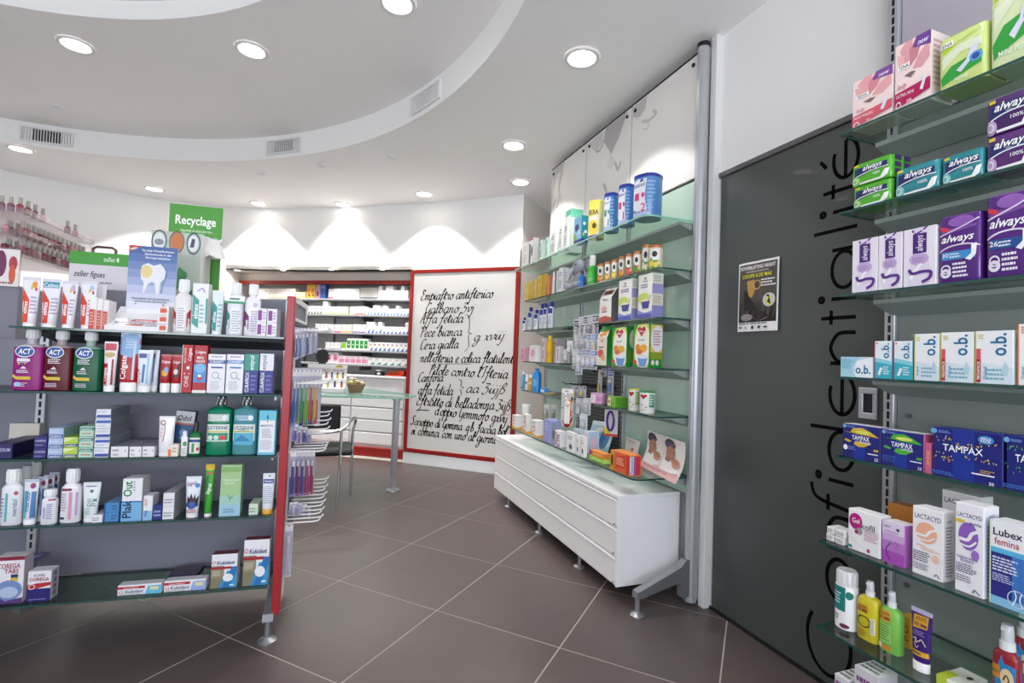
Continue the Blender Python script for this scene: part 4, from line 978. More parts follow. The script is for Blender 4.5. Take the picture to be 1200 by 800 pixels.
# gusseted paper/foil bag
def BG(fr, xl, xr, yt, label, base, ops=(), sb=.03, D=.06, sidecol='777', cat='bag', name='cereal_bag', rz=0.0, rx=0.0):
    W, h, P = place(fr, xl, xr, yt, sb, .002); W, h, D = r3(W, h, D)
    def build():
        a, b = W / 2, D / 2; m = M()
        v = [(-a, 0, 0), (a, 0, 0), (a, D, 0), (-a, D, 0), (-a, .0, h * .7), (a, .0, h * .7), (a, D, h * .7), (-a, D, h * .7), (-a, b * .85, h * .96), (a, b * .85, h * .96), (a, b * 1.15, h * .96), (-a, b * 1.15, h * .96), (a * .9, b, h * .75), (-a * .9, b, h * .75)]
        m.add(v, [(0, 1, 5, 4), (4, 5, 9, 8)], base); m.add(v, [(1, 2, 6, 12), (1, 12, 5), (5, 12, 9), (12, 6, 10), (12, 10, 9), (3, 0, 4, 13), (3, 13, 7), (4, 8, 13), (13, 11, 7), (8, 11, 13), (2, 3, 7, 6), (6, 7, 11, 10)], sidecol); m.add(v, [(3, 2, 1, 0), (8, 9, 10, 11)], base)
        s = M(); s.box(-a, a, b - .001, b + .001, h * .96, h, base); kids = [('top_seal', s.mesh('top_seal', 'soft_film'))]
        p = M(); hk = h * .7
        def pl(x, z, off): return (x - a, -off if z <= hk else (z - hk) / (h * .26) * b * .85 - off, z)
        print_ops(p, ops, W, h, pl, curved=True); kids.append(('surface_print', p.mesh('surface_print', 'print_ink')))
        return m.mesh('bag', 'soft_film'), kids
    return spawn(('BG', W, h, D, base, repr(ops)), build, name, label, cat, P, fr['rz'] + rz, None, rx)
def ordinal(i, n):
    w = ['first', 'second', 'third', 'fourth', 'fifth', 'sixth', 'seventh', 'eighth', 'ninth', 'tenth', 'eleventh', 'twelfth', 'thirteenth', 'fourteenth']
    return 'leftmost' if i == 0 else 'rightmost' if i == n - 1 else w[i] + ' from the left' if i < n / 2 or n - i > 3 else w[n - 1 - i] + ' from the right'
# ================================================================== PRODUCTS: right display, top shelf downwards
RNG = random.Random(3)
# -- shelf 1: liner boxes
def petals(c1, c2, new, band, foot_, txt):
    return (('R', 0, 0, 1, 1, 'f3dcda'), ('P', [(.3, .62), (.12, .9), (.3, 1), (.5, 1), (.45, .75)], c2), ('P', [(.42, .6), (.4, .85), (.62, 1), (.75, .9), (.62, .7)], c1), ('P', [(.5, .55), (.66, .72), (.95, .85), (.97, .62), (.75, .52)], c2), ('P', [(.3, .58), (.1, .7), (.05, .85), (.25, .8)], 'e6b3b0'),
            ('P', [(.5, .86), (1, .8), (1, 1), (.6, 1)], new), ('T', 'new', .79, .9, .08, 'f3eefc', dict(w=.3, sh=.3)), ('R', .08, .6, .42, .68, 'fafafa'), ('T', 'TENA', .25, .64, .055, '222222', dict(w=.3)),
            ('P', [(.28, .5), (.46, .44), (.6, .5), (.46, .52)], '7b6a68'), ('T', 'lady', .22, .36, .07, 'c87a80', dict(w=.3, sh=.3)), ('P', [(0, .06), (0, .27), (1, .33), (1, .16), (.4, .08)], band), ('P', [(.72, .2), (.8, .18), (.9, .36), (.82, .38)], 'dfe6f2'), ('T', txt, .3, .22, .055, 'fbe9ea', dict(w=.5)), ('O', .12, .08, .08, .06, .3, 'eeeeee'), ('T', foot_, .42, .1, .05, 'fbe9ea', dict(w=.3)))
C(RS(0), 999, 1046, 86, 'pink liner box with pale petal print, outermost on the top shelf', 'f3dcda', petals('d98a92', 'e6a7a9', '7d4a98', 'd4596b', '26', 'MINI MAGIC'), D=.085, cat='box', name='liner_box', side='f6eeee')
C(RS(0), 1048.5, 1091, 45, 'taller pink liner box with crimson band, second on the top shelf', 'f3dcda', petals('c9828e', 'dca0a6', '6f3f93', 'b01558', '28', 'ULTRA MINI'), D=.095, name='liner_box', side='f4e8e6', sops=(('L', .1, .2, .6, .9, 9, 'd8a9ac'),))
def green_pack(h): return (('P', [(0, .55), (.4, .8), (1, .92), (1, 1), (0, 1)], 'b9d42b'), ('P', [(0, .35), (.5, .62), (1, .6), (1, .75), (.5, .78), (0, .6)], 'dfe9c9'), ('S', [(0, .65), (.3, .72), (.6, .9)], .015, 'eaf2d8'), ('S', [(0, .55), (.4, .66), (.9, .86)], .012, 'f3f7e6'), ('P', [(0, .2), (.3, .42), (1, .52), (1, .3), (.4, .18), (0, .08)], '2f9e3b'), ('P', [(.4, .3), (.6, .42), (.7, .62), (.85, .68), (.82, .48), (.66, .36), (.5, .24)], 'dcdcee'), ('E', .8, .42, .13, .09, '5a9fd6'), ('E', .8, .42, .08, .055, '2b4f9c'), ('R', .02, .8, .34, .9, 'f5f7f0'), ('T', 'TENA', .18, .85, .07, '1f2a22', dict(w=.28)), ('T', h, .5, .14, .07, 'e6f4df', dict(w=.6)))
PK(RS(0), 1098, 1157, 36, 'yellow-green soft pad pack on the top shelf between pink box and frame edge', 'cfe08a', green_pack('MINI'), D=.1)
PK(RS(0), 1158, 1222, 0, 'green and white soft pad pack on the top shelf cut by the photo edge', 'd9e6b4', green_pack('MINI PLUS'), D=.11, H=.25)
# -- shelf 2: night-blue pads
def always(c, sizes, cap='1d2a63'):
    return (('P', [(0, .3), (0, 1), (1, 1), (1, .52), (.5, .5)], cap), ('R', 0, .96, 1, 1, c), ('S', [(0, .34), (.3, .48), (.6, .54), (1, .54)], .035, 'f0f4f4'), ('E', .12, .2, .13, .2, '%s' % sizes), ('T', 'always', .55, .73, .22, 'ffffff', dict(w=.72, sh=.35, b=.015)), ('P', [(.08, .86), (.22, .86), (.22, .95), (.08, .95)], 'e3cf3a'), ('T', 'ultra', .5, .58, .05, 'c9d2ea', dict(w=.2)), ('T', '100%', .66, .36, .1, 'f4f8f8', dict(w=.26)), ('P', [(.24, .1), (.75, .12), (.86, .4), (.96, .42), (.92, .14), (.8, .04), (.24, .03)], 'f4f6f4'), ('O', .12, .2, .08, .12, .3, 'e8f2f0'))
side_dots = tuple(('R', .15 + .38 * i, .18 + .3 * j, .43 + .38 * i, .4 + .3 * j, '4b2d6a') for i in (0, 1) for j in (0, 1, 2))
_, hh = PK(RS(1), 998, 1044, 214.5, 'green and navy pad pack, lower of the stack of two', '57b32f', always('57b32f', '8fcf62'), D=.1, sops=side_dots, sb=.012)
PK(RS(1), 996, 1044.5, 210, 'green and navy pad pack, on top of the stack of two', '57b32f', always('6cc23a', '8fcf62'), D=.1, sops=side_dots, H=hh, dz=hh + .003, sb=.012)
PK(RS(1), 1047, 1101, 193, 'teal and navy pad pack next to the green stack', '2f8f97', always('2f8f97', '7cc4c6'), D=.095)
PK(RS(1), 1102, 1153, 176, 'teal and navy pad pack beside the stacked purple packs', '2f8f97', always('3fa0a8', '86cbcc'), D=.095, H=.077)
_, hh = PK(RS(1), 1153.5, 1214, 154, 'purple and navy pad pack, lower of the stack by the photo edge', '5b2a72', always('6a2f86', 'c5a5d2'), D=.1)
PK(RS(1), 1153.5, 1214, 120, 'purple and navy pad pack, upper of the stack by the photo edge', '4b2466', always('6a2f86', 'c5a5d2'), D=.1, H=hh, dz=hh + .003)
# -- shelf 3: white-purple liners and purple packs
liner = (('P', [(.22, 0), (.14, .1), (.3, .5), (.3, 1), (.72, 1), (.72, .55), (.86, .2), (.8, 0)], 'eadff0'), ('R', .3, .56, .72, .9, '4b1f78'), ('S', [(.28, .97), (.4, .9), (.6, .95), (.74, 1)], .03, '6c3c97'), ('S', [(.3, .9), (.5, .97), (.72, .9)], .02, 'e9e0f2'), ('T', 'always', .5, .73, .6, 'f6f1fa', dict(rot=90, w=.28, sh=.3)), ('E', .5, .46, .3, .1, 'c9aed9'), ('L', .3, .4, .7, .5, 4, 'a382bd'), ('P', [(.2, .16), (.5, .38), (.62, .38), (.4, .2), (.28, .1)], 'fbfbfd'), ('S', [(.2, .3), (.3, .22), (.6, .24), (.86, .22), (.82, .12), (.6, .06)], .05, '5a2d88'))
for a, b, y, w in ((998, 1028, 275, 'outermost of three'), (1028.5, 1057, 268, 'middle of three'), (1058, 1097, 259, 'third, touching the purple pack')):
    C(RS(2), a, b, y, 'narrow white liner box with violet wave, ' + w, 'efe9f2', liner, D=.07, name='liner_box', side='e9e4ee', sb=.012, H=.165)
def purple_pack(n): return (('P', [(0, .72), (0, 1), (1, 1), (1, .8), (.4, .75)], '7d4aa0'), ('E', .55, .9, .3, .08, '9160b4'), ('S', [(0, .7), (.3, .76), (.7, .84), (1, .92)], .018, 'e8def0'), ('S', [(0, .46), (.3, .54), (.7, .55), (1, .5)], .02, 'e8def0'), ('T', 'always', .48, .66, .11, 'ffffff', dict(w=.76, sh=.35, b=.015)), ('P', [(.06, .8), (.28, .76), (.28, .82), (.06, .86)], 'd83a55'), ('R', 0, .34, 1, .46, '3d8fd0' if n == '30' else '1f4f94'), ('P', [(.66, .33), (.8, .4), (.8, .54), (.92, .54), (.9, .38), (.78, .3)], 'f5f6fa'), ('T', n, .2, .41, .06, 'fff', dict(w=.2)), ('L', .3, .36, .62, .44, 2, 'dfe9f6'), ('O', .22, .2, .12, .07, .3, 'e9e3ef'), ('O', .22, .14, .13, .07, .6, 'e9e3ef'), ('L', .38, .06, .78, .3, 4, 'f2ecf6'))
PK(RS(2), 1097.5, 1150, 251, 'tall purple pad pack with light blue band and padlock', '55227f', purple_pack('30'), D=.09)
PK(RS(2), 1153, 1212, 226, 'larger purple pad pack with dark blue band by the photo edge', '55227f', purple_pack('26'), D=.09)
# -- shelf 4: tampon boxes
ob = lambda h: ('T', 'o.b.', .62, .74, h, '0f6fa0', dict(rot=90, w=.42, b=.035))
C(RS(3), 985, 1022.5, 418, 'small flat light blue tampon box lying on its side, outermost on its shelf', 'bfe3ee', (('R', 0, 0, 1, 1, 'a9d8e8'), ('E', .82, .42, .42, .62, 'f3f8fa'), ('R', 1, 0, 1.001, 1, 'fff'), ('L', .05, .4, .4, .9, 6, '6fb4cc'), ('T', 'o.b.', .72, .4, .42, '0f6fa0', dict(w=.46, b=.035)), ('S', [(.45, .3), (.5, .8), (.9, .98)], .03, '7ec0dc')), D=.05, name='tampon_box', sb=.012)
for a, b, w in ((1024, 1045.5, 'first of two'), (1046.5, 1069.5, 'second of two')):
    C(RS(3), a, b, 399.5, 'small aqua tampon box with pink edge, ' + w, 'e9f2f5', (('P', [(0, 0), (1, 0), (1, .42), (0, .52)], '35b3c8'), ('P', [(0, .45), (0, .56), (1, .46), (1, .36)], '8fd3df'), ('R', 0, 0, .05, 1, 'c3264f'), ob(.42), ('P', [(.2, .1), (.34, .08), (.5, .28), (.36, .3)], 'eef6f8'), ('L', .52, .1, .9, .34, 4, 'd8f0f4'), ('R', .12, .92, .2, .96, 'c3264f')), D=.055, name='tampon_box', side='2b8fb0', sb=.014)
for a, b, y, mg, w in ((1071, 1100.5, 391, 0, 'without red strip'), (1101.5, 1141, 389, 1, 'with red strip, first of two'), (1142, 1188, 387.5, 1, 'with red strip, second of two')):
    ops = [('R', 0, 0, .035, 1, 'd6cf2e'), ('P', [(.04, 0), (1, 0), (1, .3), (.04, .42)], 'dceaf0'), ob(.4 if mg else .46), ('L', .3, .06, .9, .3, 3, '7fb2c8'), ('T', 'Original', .28 if mg else .14, .2, .09, '2a84b0', dict(rot=90, w=.26)), ('P', [(.7, .2), (.8, .42), (.9, .3), (.84, .14)], 'b7d8e4'), ('L', .1, .84, .26, .94, 3, 'c8bc4a')]
    if mg: ops += [('R', .05, .02, .17, .66, 'd85a6e'), ('R', .05, .02, .17, .46, 'b3202e'), ('T', 'MEGAPACK', .11, .25, .08, 'fff', dict(rot=90, w=.42))]
    C(RS(3), a, b, y, 'white tampon box with yellow edge ' + w, 'f1f4f5', ops, D=.065, name='tampon_box', side='e8ecee', sb=.014)
C(RS(3), 1192, 1240, 379, 'white tampon box with orange edge cut by the photo edge', 'f1f4f5', [('R', 0, 0, .04, 1, 'de7a28'), ob(.3), ('T', 'Original', .14, .2, .09, '2a84b0', dict(rot=90, w=.26)), ('L', .1, .84, .26, .96, 4, 'cf6a2a')], D=.065, name='tampon_box', sb=.014)
# -- shelf 5: dark blue tampon boxes
def dots(c1, c2, seed, n=70):
    r = random.Random(seed); o = []
    for i in range(n):
        x = r.uniform(.03, .97); band = i % 2
        y = (.72 + .05 * math.sin(x * 9)) + r.uniform(-.04, .05) if band else (.44 - .12 * max(0, 1 - abs(x - .28) * 4)) + r.uniform(-.05, .09) * (1.2 if x < .5 else .5)
        o.append(('R', x, y, x + .014, y + .028, c1 if r.random() < .7 else c2))
    return tuple(o)
def leaf_(c): return (('P', [(.03, .78), (.2, .74), (.3, .9), (.55, .93), (.75, .84), (.97, .7), (.6, .72), (.4, .72)], c), ('P', [(.05, .5), (.2, .46), (.26, .5), (.1, .56)], c), ('P', [(.32, .42), (.45, .36), (.6, .38), (.78, .5), (.5, .52), (.36, .52)], c), ('E', .55, .8, .2, .05, 'd9e06a'), ('R', .84, .3, .96, .36, c))
def tampax(extra, h, w): return (('R', .3, 0, .62, 1, '1b3596'),) + extra + (('T', 'TAMPAX', .5, .62, h, 'fff', dict(w=w, b=.01)), ('E', .07, .93, .05, .05, '6fb0e0'), ('L', .14, .9, .34, .96, 2, '7a9fdc'))
C(RS(4), 987, 1031.5, 498.5, 'small navy tampon box with yellow leaf print', '1f2275', tampax(leaf_('d9b72f'), .13, .46) + (('T', 'Compak', .62, .52, .08, 'e8e8f8', dict(w=.3)), ('E', .1, .3, .06, .08, 'efeffa'), ('L', .18, .24, .42, .36, 3, '8a86c8'), ('R', .7, .2, .96, .23, 'e8e8f8'), ('T', '22', .92, .08, .08, 'fff', dict(w=.1))), D=.05, name='tampon_box', top='e6e2ea', sb=.014)
C(RS(4), 1032.5, 1083, 505.5, 'small navy tampon box with green leaf print and pink end strip', '1f2275', tampax(leaf_('4fb236'), .13, .5) + (('T', 'Compak', .62, .53, .08, 'e8e8f8', dict(w=.3)), ('L', .04, .1, .4, .3, 3, '3f62b4'), ('R', .7, .22, .96, .25, 'e8e8f8'), ('T', '22', .92, .08, .07, 'fff', dict(w=.1))), D=.05, name='tampon_box', top='e6e2ea', sb=.014, side='c95a86')
C(RS(4), 1083.6, 1091, 510, 'narrow pink strip box with yellow lettering wedged between navy tampon boxes', 'c9608a', (('T', '20+2=22', .5, .5, .5, 'ead04a', dict(rot=90, w=.8)),), D=.05, name='promotion_box', sb=.014, H=.082)
C(RS(4), 1093, 1175.5, 504, 'large navy tampon box with gold dot print', '1d2378', tampax(dots('e0b43a', 'f0e6a0', 1), .13, .58) + (('E', .83, .87, .11, .08, '3a8fd2'), ('T', 'MEGA', .83, .89, .045, 'fff', dict(w=.14)), ('T', 'PACK', .83, .84, .045, 'fff', dict(w=.14)), ('R', .64, .19, .95, .215, 'f4f4f8'), ('L', .76, .23, .95, .3, 2, 'c9a03a'), ('L', .02, .06, .4, .14, 2, '3f78c8'), ('T', '30', .91, .06, .06, 'fff', dict(w=.08))), D=.055, name='tampon_box', top='2a2f8a', sops=dots('d0603a', 'e0b43a', 5, 14), sb=.014)
C(RS(4), 1179, 1256, 506, 'large navy tampon box with green dot print cut by the photo edge', '1d2378', tampax(dots('4fb84a', '9fd84a', 2), .13, .58) + (('L', .02, .06, .4, .14, 2, '3f78c8'),), D=.055, name='tampon_box', H=.13, sb=.014)
# -- shelf 6: white pharmacy boxes
for k, (a, b, y, dz, w) in enumerate(((968, 977, 624.5, 0, 'front one, lower'), (978, 989, 630, 0, 'beside it'), (978.5, 990, 621, .022, 'resting on top'), (968.5, 977, 619.5, .022, 'upper end one'))):
    C(RS(5), a, b, y, 'tiny white carton at the shelf end by the door lettering, ' + w, 'eceaea', (('L', .1, .2, .9, .8, 3, '999'),), D=.05, sb=.03, H=.02, dz=dz)
C(RS(5), 993.5, 1031.5, 600, 'white carton with magenta disc and grey name, leftmost big one on its shelf', 'f0eff0', (('E', .24, .72, .21, .2, 'b5197e'), ('E', .36, .5, .1, .09, '9a9aa0'), ('E', .27, .47, .06, .05, 'a8186a'), ('T', 'Gel', .25, .74, .12, 'fff', dict(w=.24)), ('T', 'kofil', .63, .66, .15, '55555c', dict(w=.42)), ('L', .52, .32, .95, .58, 5, 'c79ab8'), ('S', [(.1, .45), (.2, .25), (.55, .1)], .012, 'd9d6da'), ('E', .66, .1, .05, .05, 'b5197e'), ('E', .08, .08, .07, .04, '1f8a84')), D=.045, top='f7f6f6', sb=.03, flap=True)
C(RS(5), 1033.5, 1060, 613, 'small violet gradient carton with a curved body line', 'c9a0d6', (('R', 0, 0, 1, .3, 'a64fb2'), ('R', 0, .3, 1, .55, 'b878c4'), ('R', 0, .55, 1, .72, 'cfa8d8'), ('R', 0, .72, 1, 1, 'e4d4ea'), ('S', [(.38, .5), (.2, .34), (.24, .2), (.36, .08)], .02, '5a2a72'), ('S', [(.6, .56), (.7, .48), (.62, .42)], .012, '8a5a9a'), ('T', 'vagival', .22, .9, .05, '555', dict(w=.3)), ('P', [(.62, .86), (.72, .9), (.82, .86), (.72, .82)], '444'), ('L', .1, .74, .8, .8, 2, 'a99ab0')), D=.05, top='f1eef2', side='b96fc4', sb=.032, flap=True)
C(RS(5), 1040, 1074, 592, 'ochre and white carton standing behind the violet carton', 'e9e4de', (('R', 0, .62, 1, 1, 'c07a34'), ('R', 0, .56, 1, .62, '8f5a2a')), D=.05, sb=.15, top='a86a30')
def lacta(c, txt='', sub=()): return (('T', 'LACTACYD', .5, .87, .075, '26306e', dict(w=.86, b=.004)), ('E', .47, .64, .35, .155, c), ('S', [(.14, .6), (.45, .6), (.6, .68), (.84, .72)], .035, 'f4f2f4'), ('S', [(.2, .54), (.5, .53), (.75, .6)], .02, 'f4f2f4')) + sub
C(RS(5), 1068.5, 1105, 596, 'white intimate wash carton with apricot disc', 'f1eff1', lacta('eeb394', '', (('T', 'derma', .3, .45, .03, 'e0a080', dict(w=.3)), ('L', .3, .38, .9, .44, 2, 'e6b8a0'), ('L', .05, .2, .62, .36, 5, '666a80'), ('E', .78, .3, .12, .055, 'f0c4ac'), ('L', .05, .08, .6, .18, 4, '8a8a98'), ('S', [(.76, .05), (.82, .09), (.92, .04)], .012, '55557a'))), D=.05, sb=.03, top='f8f7f8', sops=(('L', .2, .06, .8, .8, 16, 'b0a0a8'), ('T', '\u2248OT', .5, .86, .04, '667', dict(w=.6))), flap=True)
C(RS(5), 1103, 1150, 577.5, 'white intimate wash carton lying partly hidden behind the apricot and violet ones', 'eceaec', (('T', 'LACTACYD', .5, .88, .06, '26306e', dict(w=.86)),), D=.05, sb=.14, top='f1f0f2')
C(RS(5), 1118.5, 1153, 591, 'white intimate wash carton with violet disc and yellow tag', 'f1eff4', lacta('8f62bf', '', (('R', 0, .78, .34, .815, 'dfbf2c'), ('T', 'pharma', .72, .795, .035, '2b2f70', dict(w=.4)), ('E', .72, .45, .14, .055, '9b74c6'), ('T', 'hygiene intime', .45, .4, .035, '6a4aa0', dict(w=.72)), ('T', 'APAISANT', .45, .36, .035, '6a4aa0', dict(w=.5)), ('L', .06, .22, .84, .33, 5, '555a78'), ('L', .06, .12, .7, .2, 3, '8a8a98'), ('S', [(.66, .03), (.72, .07), (.9, .03)], .012, '55557a'))), D=.06, sb=.022, top='fafafa', sops=(('L', .2, .06, .8, .8, 18, 'b8aabb'), ('T', '\u2248OT', .5, .9, .035, '778', dict(w=.6))), flap=True)
C(RS(5), 1160, 1214, 614, 'white and blue gradient carton by the photo edge', '7fb6de', (('R', 0, 0, 1, .12, '8ac4e6'), ('R', 0, .1, .5, .62, '2c2f86'), ('R', .5, .1, 1, .62, '3f78c4'), ('R', 0, .62, 1, .68, '59b8e0'), ('R', 0, .68, 1, 1, 'f2f2f4'), ('T', 'Lubex', .4, .87, .085, '14143a', dict(w=.66, b=.04)), ('T', 'femina', .38, .76, .08, 'b8324a', dict(w=.56)), ('L', .06, .4, .72, .58, 5, 'dfe6f6'), ('L', .06, .28, .6, .38, 4, 'b7c4e8'), ('O', .62, .14, .22, .1, .1, 'cfe6f6'), ('S', [(.52, .06), (.6, .16), (.56, .24)], .012, 'eef6fc'), ('S', [(.74, .06), (.68, .14), (.72, .22)], .012, 'eef6fc'), ('R', 0, 0, .03, 1, 'dfe8c8')), D=.055, sb=.026, top='f6f5f6', flap=True)
# -- shelf 7: sprays and tube
BT(RS(6), 972.5, 996.5, 668.5, 'white round can with teal label and clear cap at the shelf end', 'efeff1', (('R', .04, .42, .72, .96, '1c7f78'), ('L', .12, .56, .6, .84, 4, 'b8dedb'), ('E', .85, .8, .12, .09, '1c7f78'), ('E', .68, .1, .2, .05, '6a2a4a'), ('L', .1, .2, .5, .34, 2, '999')), sb=.05, body=.76, cap=('e4e4e6', .86, .26), e=2.0, D=.055, neck=.8, shoulder=.05, name='foam_can', cat='can')
SP(RS(6), 1001, 1027, 681, 'yellow repellent pump spray with clear cap', 'd9c92c', (('R', .1, .62, .6, .8, 'dd9b2e'), ('T', 'ANTI', .35, .745, .06, '4a1f30', dict(w=.4)), ('T', 'BRUMM', .35, .67, .06, '4a1f30', dict(w=.44)), ('O', .42, .42, .32, .13, .16, '2a2622'), ('L', .08, .08, .56, .24, 4, 'b07a2a'), ('R', .72, .2, .92, .56, 'eeeacb'), ('L', .74, .22, .9, .54, 9, '888')), sb=.06, body=.74)
SP(RS(6), 1027.5, 1053, 693, 'light green repellent pump spray with orange label', '84c95a', (('R', .02, .68, .62, .92, 'e0a22c'), ('T', 'ANTI', .32, .85, .065, '4a1f50', dict(w=.46)), ('T', 'BRUMM', .32, .75, .065, '4a1f50', dict(w=.5)), ('R', .1, .2, .68, .62, '9bd26a'), ('L', .14, .24, .6, .6, 6, '5f9a44'), ('R', .1, .06, .66, .15, 'd98a2c'), ('E', .14, .12, .1, .06, 'f0e6d0')), sb=.06, body=.73)
C(RS(6), 1053, 1067, 722, 'small yellow carton half hidden between green spray and violet tube', 'd8a22c', (('T', 'G', .6, .6, .3, '3a2a1a', dict(w=.4)), ('L', .2, .2, .9, .4, 2, '6a4a1a')), D=.04, sb=.14)
TB(RS(6), 1063, 1089, 715, 'violet repellent tube with yellow labels and white cap', '3b1f78', (('P', [(.14, .62), (.82, .66), (.86, .9), (.16, .88)], 'dfa62c'), ('T', 'ANTI', .5, .82, .07, '3b1f50', dict(w=.5)), ('T', 'BRUMM', .5, .71, .07, '3b1f50', dict(w=.56)), ('L', .2, .5, .8, .6, 3, '9a86c8'), ('S', [(.2, .42), (.36, .44), (.34, .36), (.5, .4), (.62, .44), (.8, .34)], .02, 'd9c9a8'), ('S', [(.3, .34), (.4, .26), (.5, .32)], .014, 'd9c9a8'), ('R', .1, .12, .9, .22, 'dfa62c'), ('L', .2, .14, .8, .2, 1, '3b1f50')), sb=.05, caph=.15, taper=.78, crimp='cfc6e4', name='repellent_tube')
for a, b, sb, w in ((1159, 1193, .08, 'nearer of two'), (1181, 1213, .2, 'farther of two')):
    SP(RS(6), a, b, 747 if sb < .1 else 744, 'blue and red repellent pump bottle with white cap at the frame corner, ' + w, '9a1f2c', (('P', [(.2, 0), (.16, .5), (.34, .8), (.5, 1), (1, 1), (1, 0)], '2f86c4'), ('R', 0, .5, .36, .72, 'd9962c'), ('T', 'ANTI', .18, .6, .08, '4a1f30', dict(w=.3)), ('E', .62, .55, .24, .16, 'e9d2a4'), ('S', [(.5, .5), (.6, .6), (.7, .52), (.64, .46)], .02, '5a3a1a')), sb=sb, body=.7, H=.2, headw=.46)
# -- bottom shelf: small cartons whose tops just show
for a, b, y, w, sb in ((977, 994, 793, 'nearest the door', .03), (1000, 1029, 786.5, 'second from the door', .03)):
    C(RS(7), a, b, y, 'white and purple carton on the bottom shelf, ' + w, 'd8d4da', (('L', .1, .3, .9, .9, 4, '8a4a8a'),), D=.08, sb=sb, top='e4e2e4', tops=(('L', .1, .1, .9, .9, 3, '777'),))
C(RS(7), 1096, 1128, 797, 'white and lime carton on the bottom shelf, nearest the photo edge', 'e6e8dc', (('R', 0, .4, .4, 1, 'bccf3a'),), D=.1, sb=.05, tops=(('R', 0, 0, .4, .5, 'c6d63a'), ('E', .7, .6, .1, .1, '334')))
# ================================================================== PRODUCTS: gondola
def elm(c, w='elmex'): return (('P', [(.06, .12), (.4, .02), (.4, .62), (.06, .74)], c), ('T', w, .23, .38, .18, 'fff', dict(rot=90, w=.5, b=.02)))
# -- top shelf
kid = [('dc4a28', 'e8963a', 'first from the rack'), ('d8402a', '2f8fae', 'second, with teal name'), ('d8402a', 'c9b0d8', 'third in the row'), ('d8402a', 'b7c4e4', 'fourth, next to the small red cartons')]
for k, (a, b, y) in enumerate(((20, 42, 324), (43, 66, 326), (67, 87, 328.5), (89, 109, 328.5))):
    c, c2, w = kid[k]
    top = (('E', .72, .84, .14, .07, c2), ('E', .6, .78, .07, .05, 'e6c44a'), ('E', .82, .74, .06, .04, 'b33a3a')) if k != 1 else (('R', .08, .8, .92, .93, '2f8fae'), ('T', 'Calino', .5, .86, .09, 'fff', dict(w=.76)))
    TB(GS(0), a, b, y, 'white kids toothpaste tube with red band, ' + w, 'eceaf0', (('P', [(.08, .02), (.52, .02), (.52, .5), (.08, .76)], c), ('T', 'elmex', .32, .34, .24, 'fff', dict(rot=90, w=.5, b=.03)), ('L', .58, .2, .92, .6, 5, 'b0a8c0')) + top, sb=.03, caph=.06, taper=.72, crimp='dcdae4')
TB(GS(0), 108, 121, 333, 'white kids toothpaste tube standing behind the row, by the tooth display', 'eceaf0', (('R', .1, .1, .5, .5, 'd8402a'),), sb=.1, caph=.06, taper=.72)
for k, (a, b, y, w) in enumerate(((103, 112, 348, 'nearest the tubes'), (112, 119, 350, 'in the middle'), (119, 126, 352, 'nearest the tooth display'))):
    C(GS(0), a, b, y, 'slim red and white toothpaste carton upright, ' + w, 'efe9e8', (('R', 0, 0, .7, .62, 'c8402c'), ('R', .75, 0, .9, .62, 'd86a52'), ('L', .1, .1, .65, .55, 5, 'e8a898')), D=.06, sb=.012, name='toothpaste_carton')
# tooth display: sloping tray with a tall blue header card
W, h, P = place(GS(0), 122, 196, 352, .006); dsp = empty('counter_display', P, GA); tag(dsp, 'cardboard counter display with blue tooth header card and sloping white tray', 'display')
m = M(); m.prism([(0, .0), (0, .018), (.07, .05), (.12, .1), (.12, 0)], 'x', -W / 2, W / 2, 'eeecee'); link('tray', m.mesh('tray', 'card_stock'), dsp)
p = M(); q = .035 / .07
def trayp(x, z, off): return (x - W / 2, z * .9 - off * .3, .0185 + z * .9 * .457 + off)
print_ops(p, (('P', [(.3, .62), (.7, .62), (.76, .9), (.36, .9)], 'd8402a'), ('T', 'elmex', .53, .76, .22, 'fff', dict(w=.32)), ('L', .1, .3, .9, .5, 2, '8a86b0'), ('P', [(.3, .06), (.56, .06), (.6, .22), (.32, .22)], 'd8502a'), ('L', .62, .06, .9, .2, 2, '99a')), W, .078, trayp)
link('printed_tray', p.mesh('printed_tray', 'print_ink'), dsp)
xl, xr = 148, 203; O = GS(0)['O'] - NG * .1; ta, tb_ = t_at(O, UG, 145.5), t_at(O, UG, 203); cw_ = tb_ - ta; off_t = (ta + tb_) / 2 - t_at(GS(0)['O'] - NG * .006, UG, 159)
hz = z_at(O + UG * ((ta + tb_) / 2), 289) - O.z; ox = (ta + tb_) / 2 - (t_at(GS(0)['O'] - NG * .006, UG, 122) + t_at(GS(0)['O'] - NG * .006, UG, 196)) / 2
m = M(); m.box(ox - cw_ / 2, ox + cw_ / 2, .095, .099, .02, hz, 'f0eef0', bev=.001); hc = link('header_card', m.mesh('header_card', 'card_stock'), dsp)
p = M(); zb = .06
bl = [('R', 0, i / 9, 1, (i + 1) / 9, c) for i, c in enumerate(('e6e6ee', 'dadcea', 'c8cce2', 'b4bcd8', '9aa6cc', '8294c2', '6a82b6', '5270aa', '41629e'))]
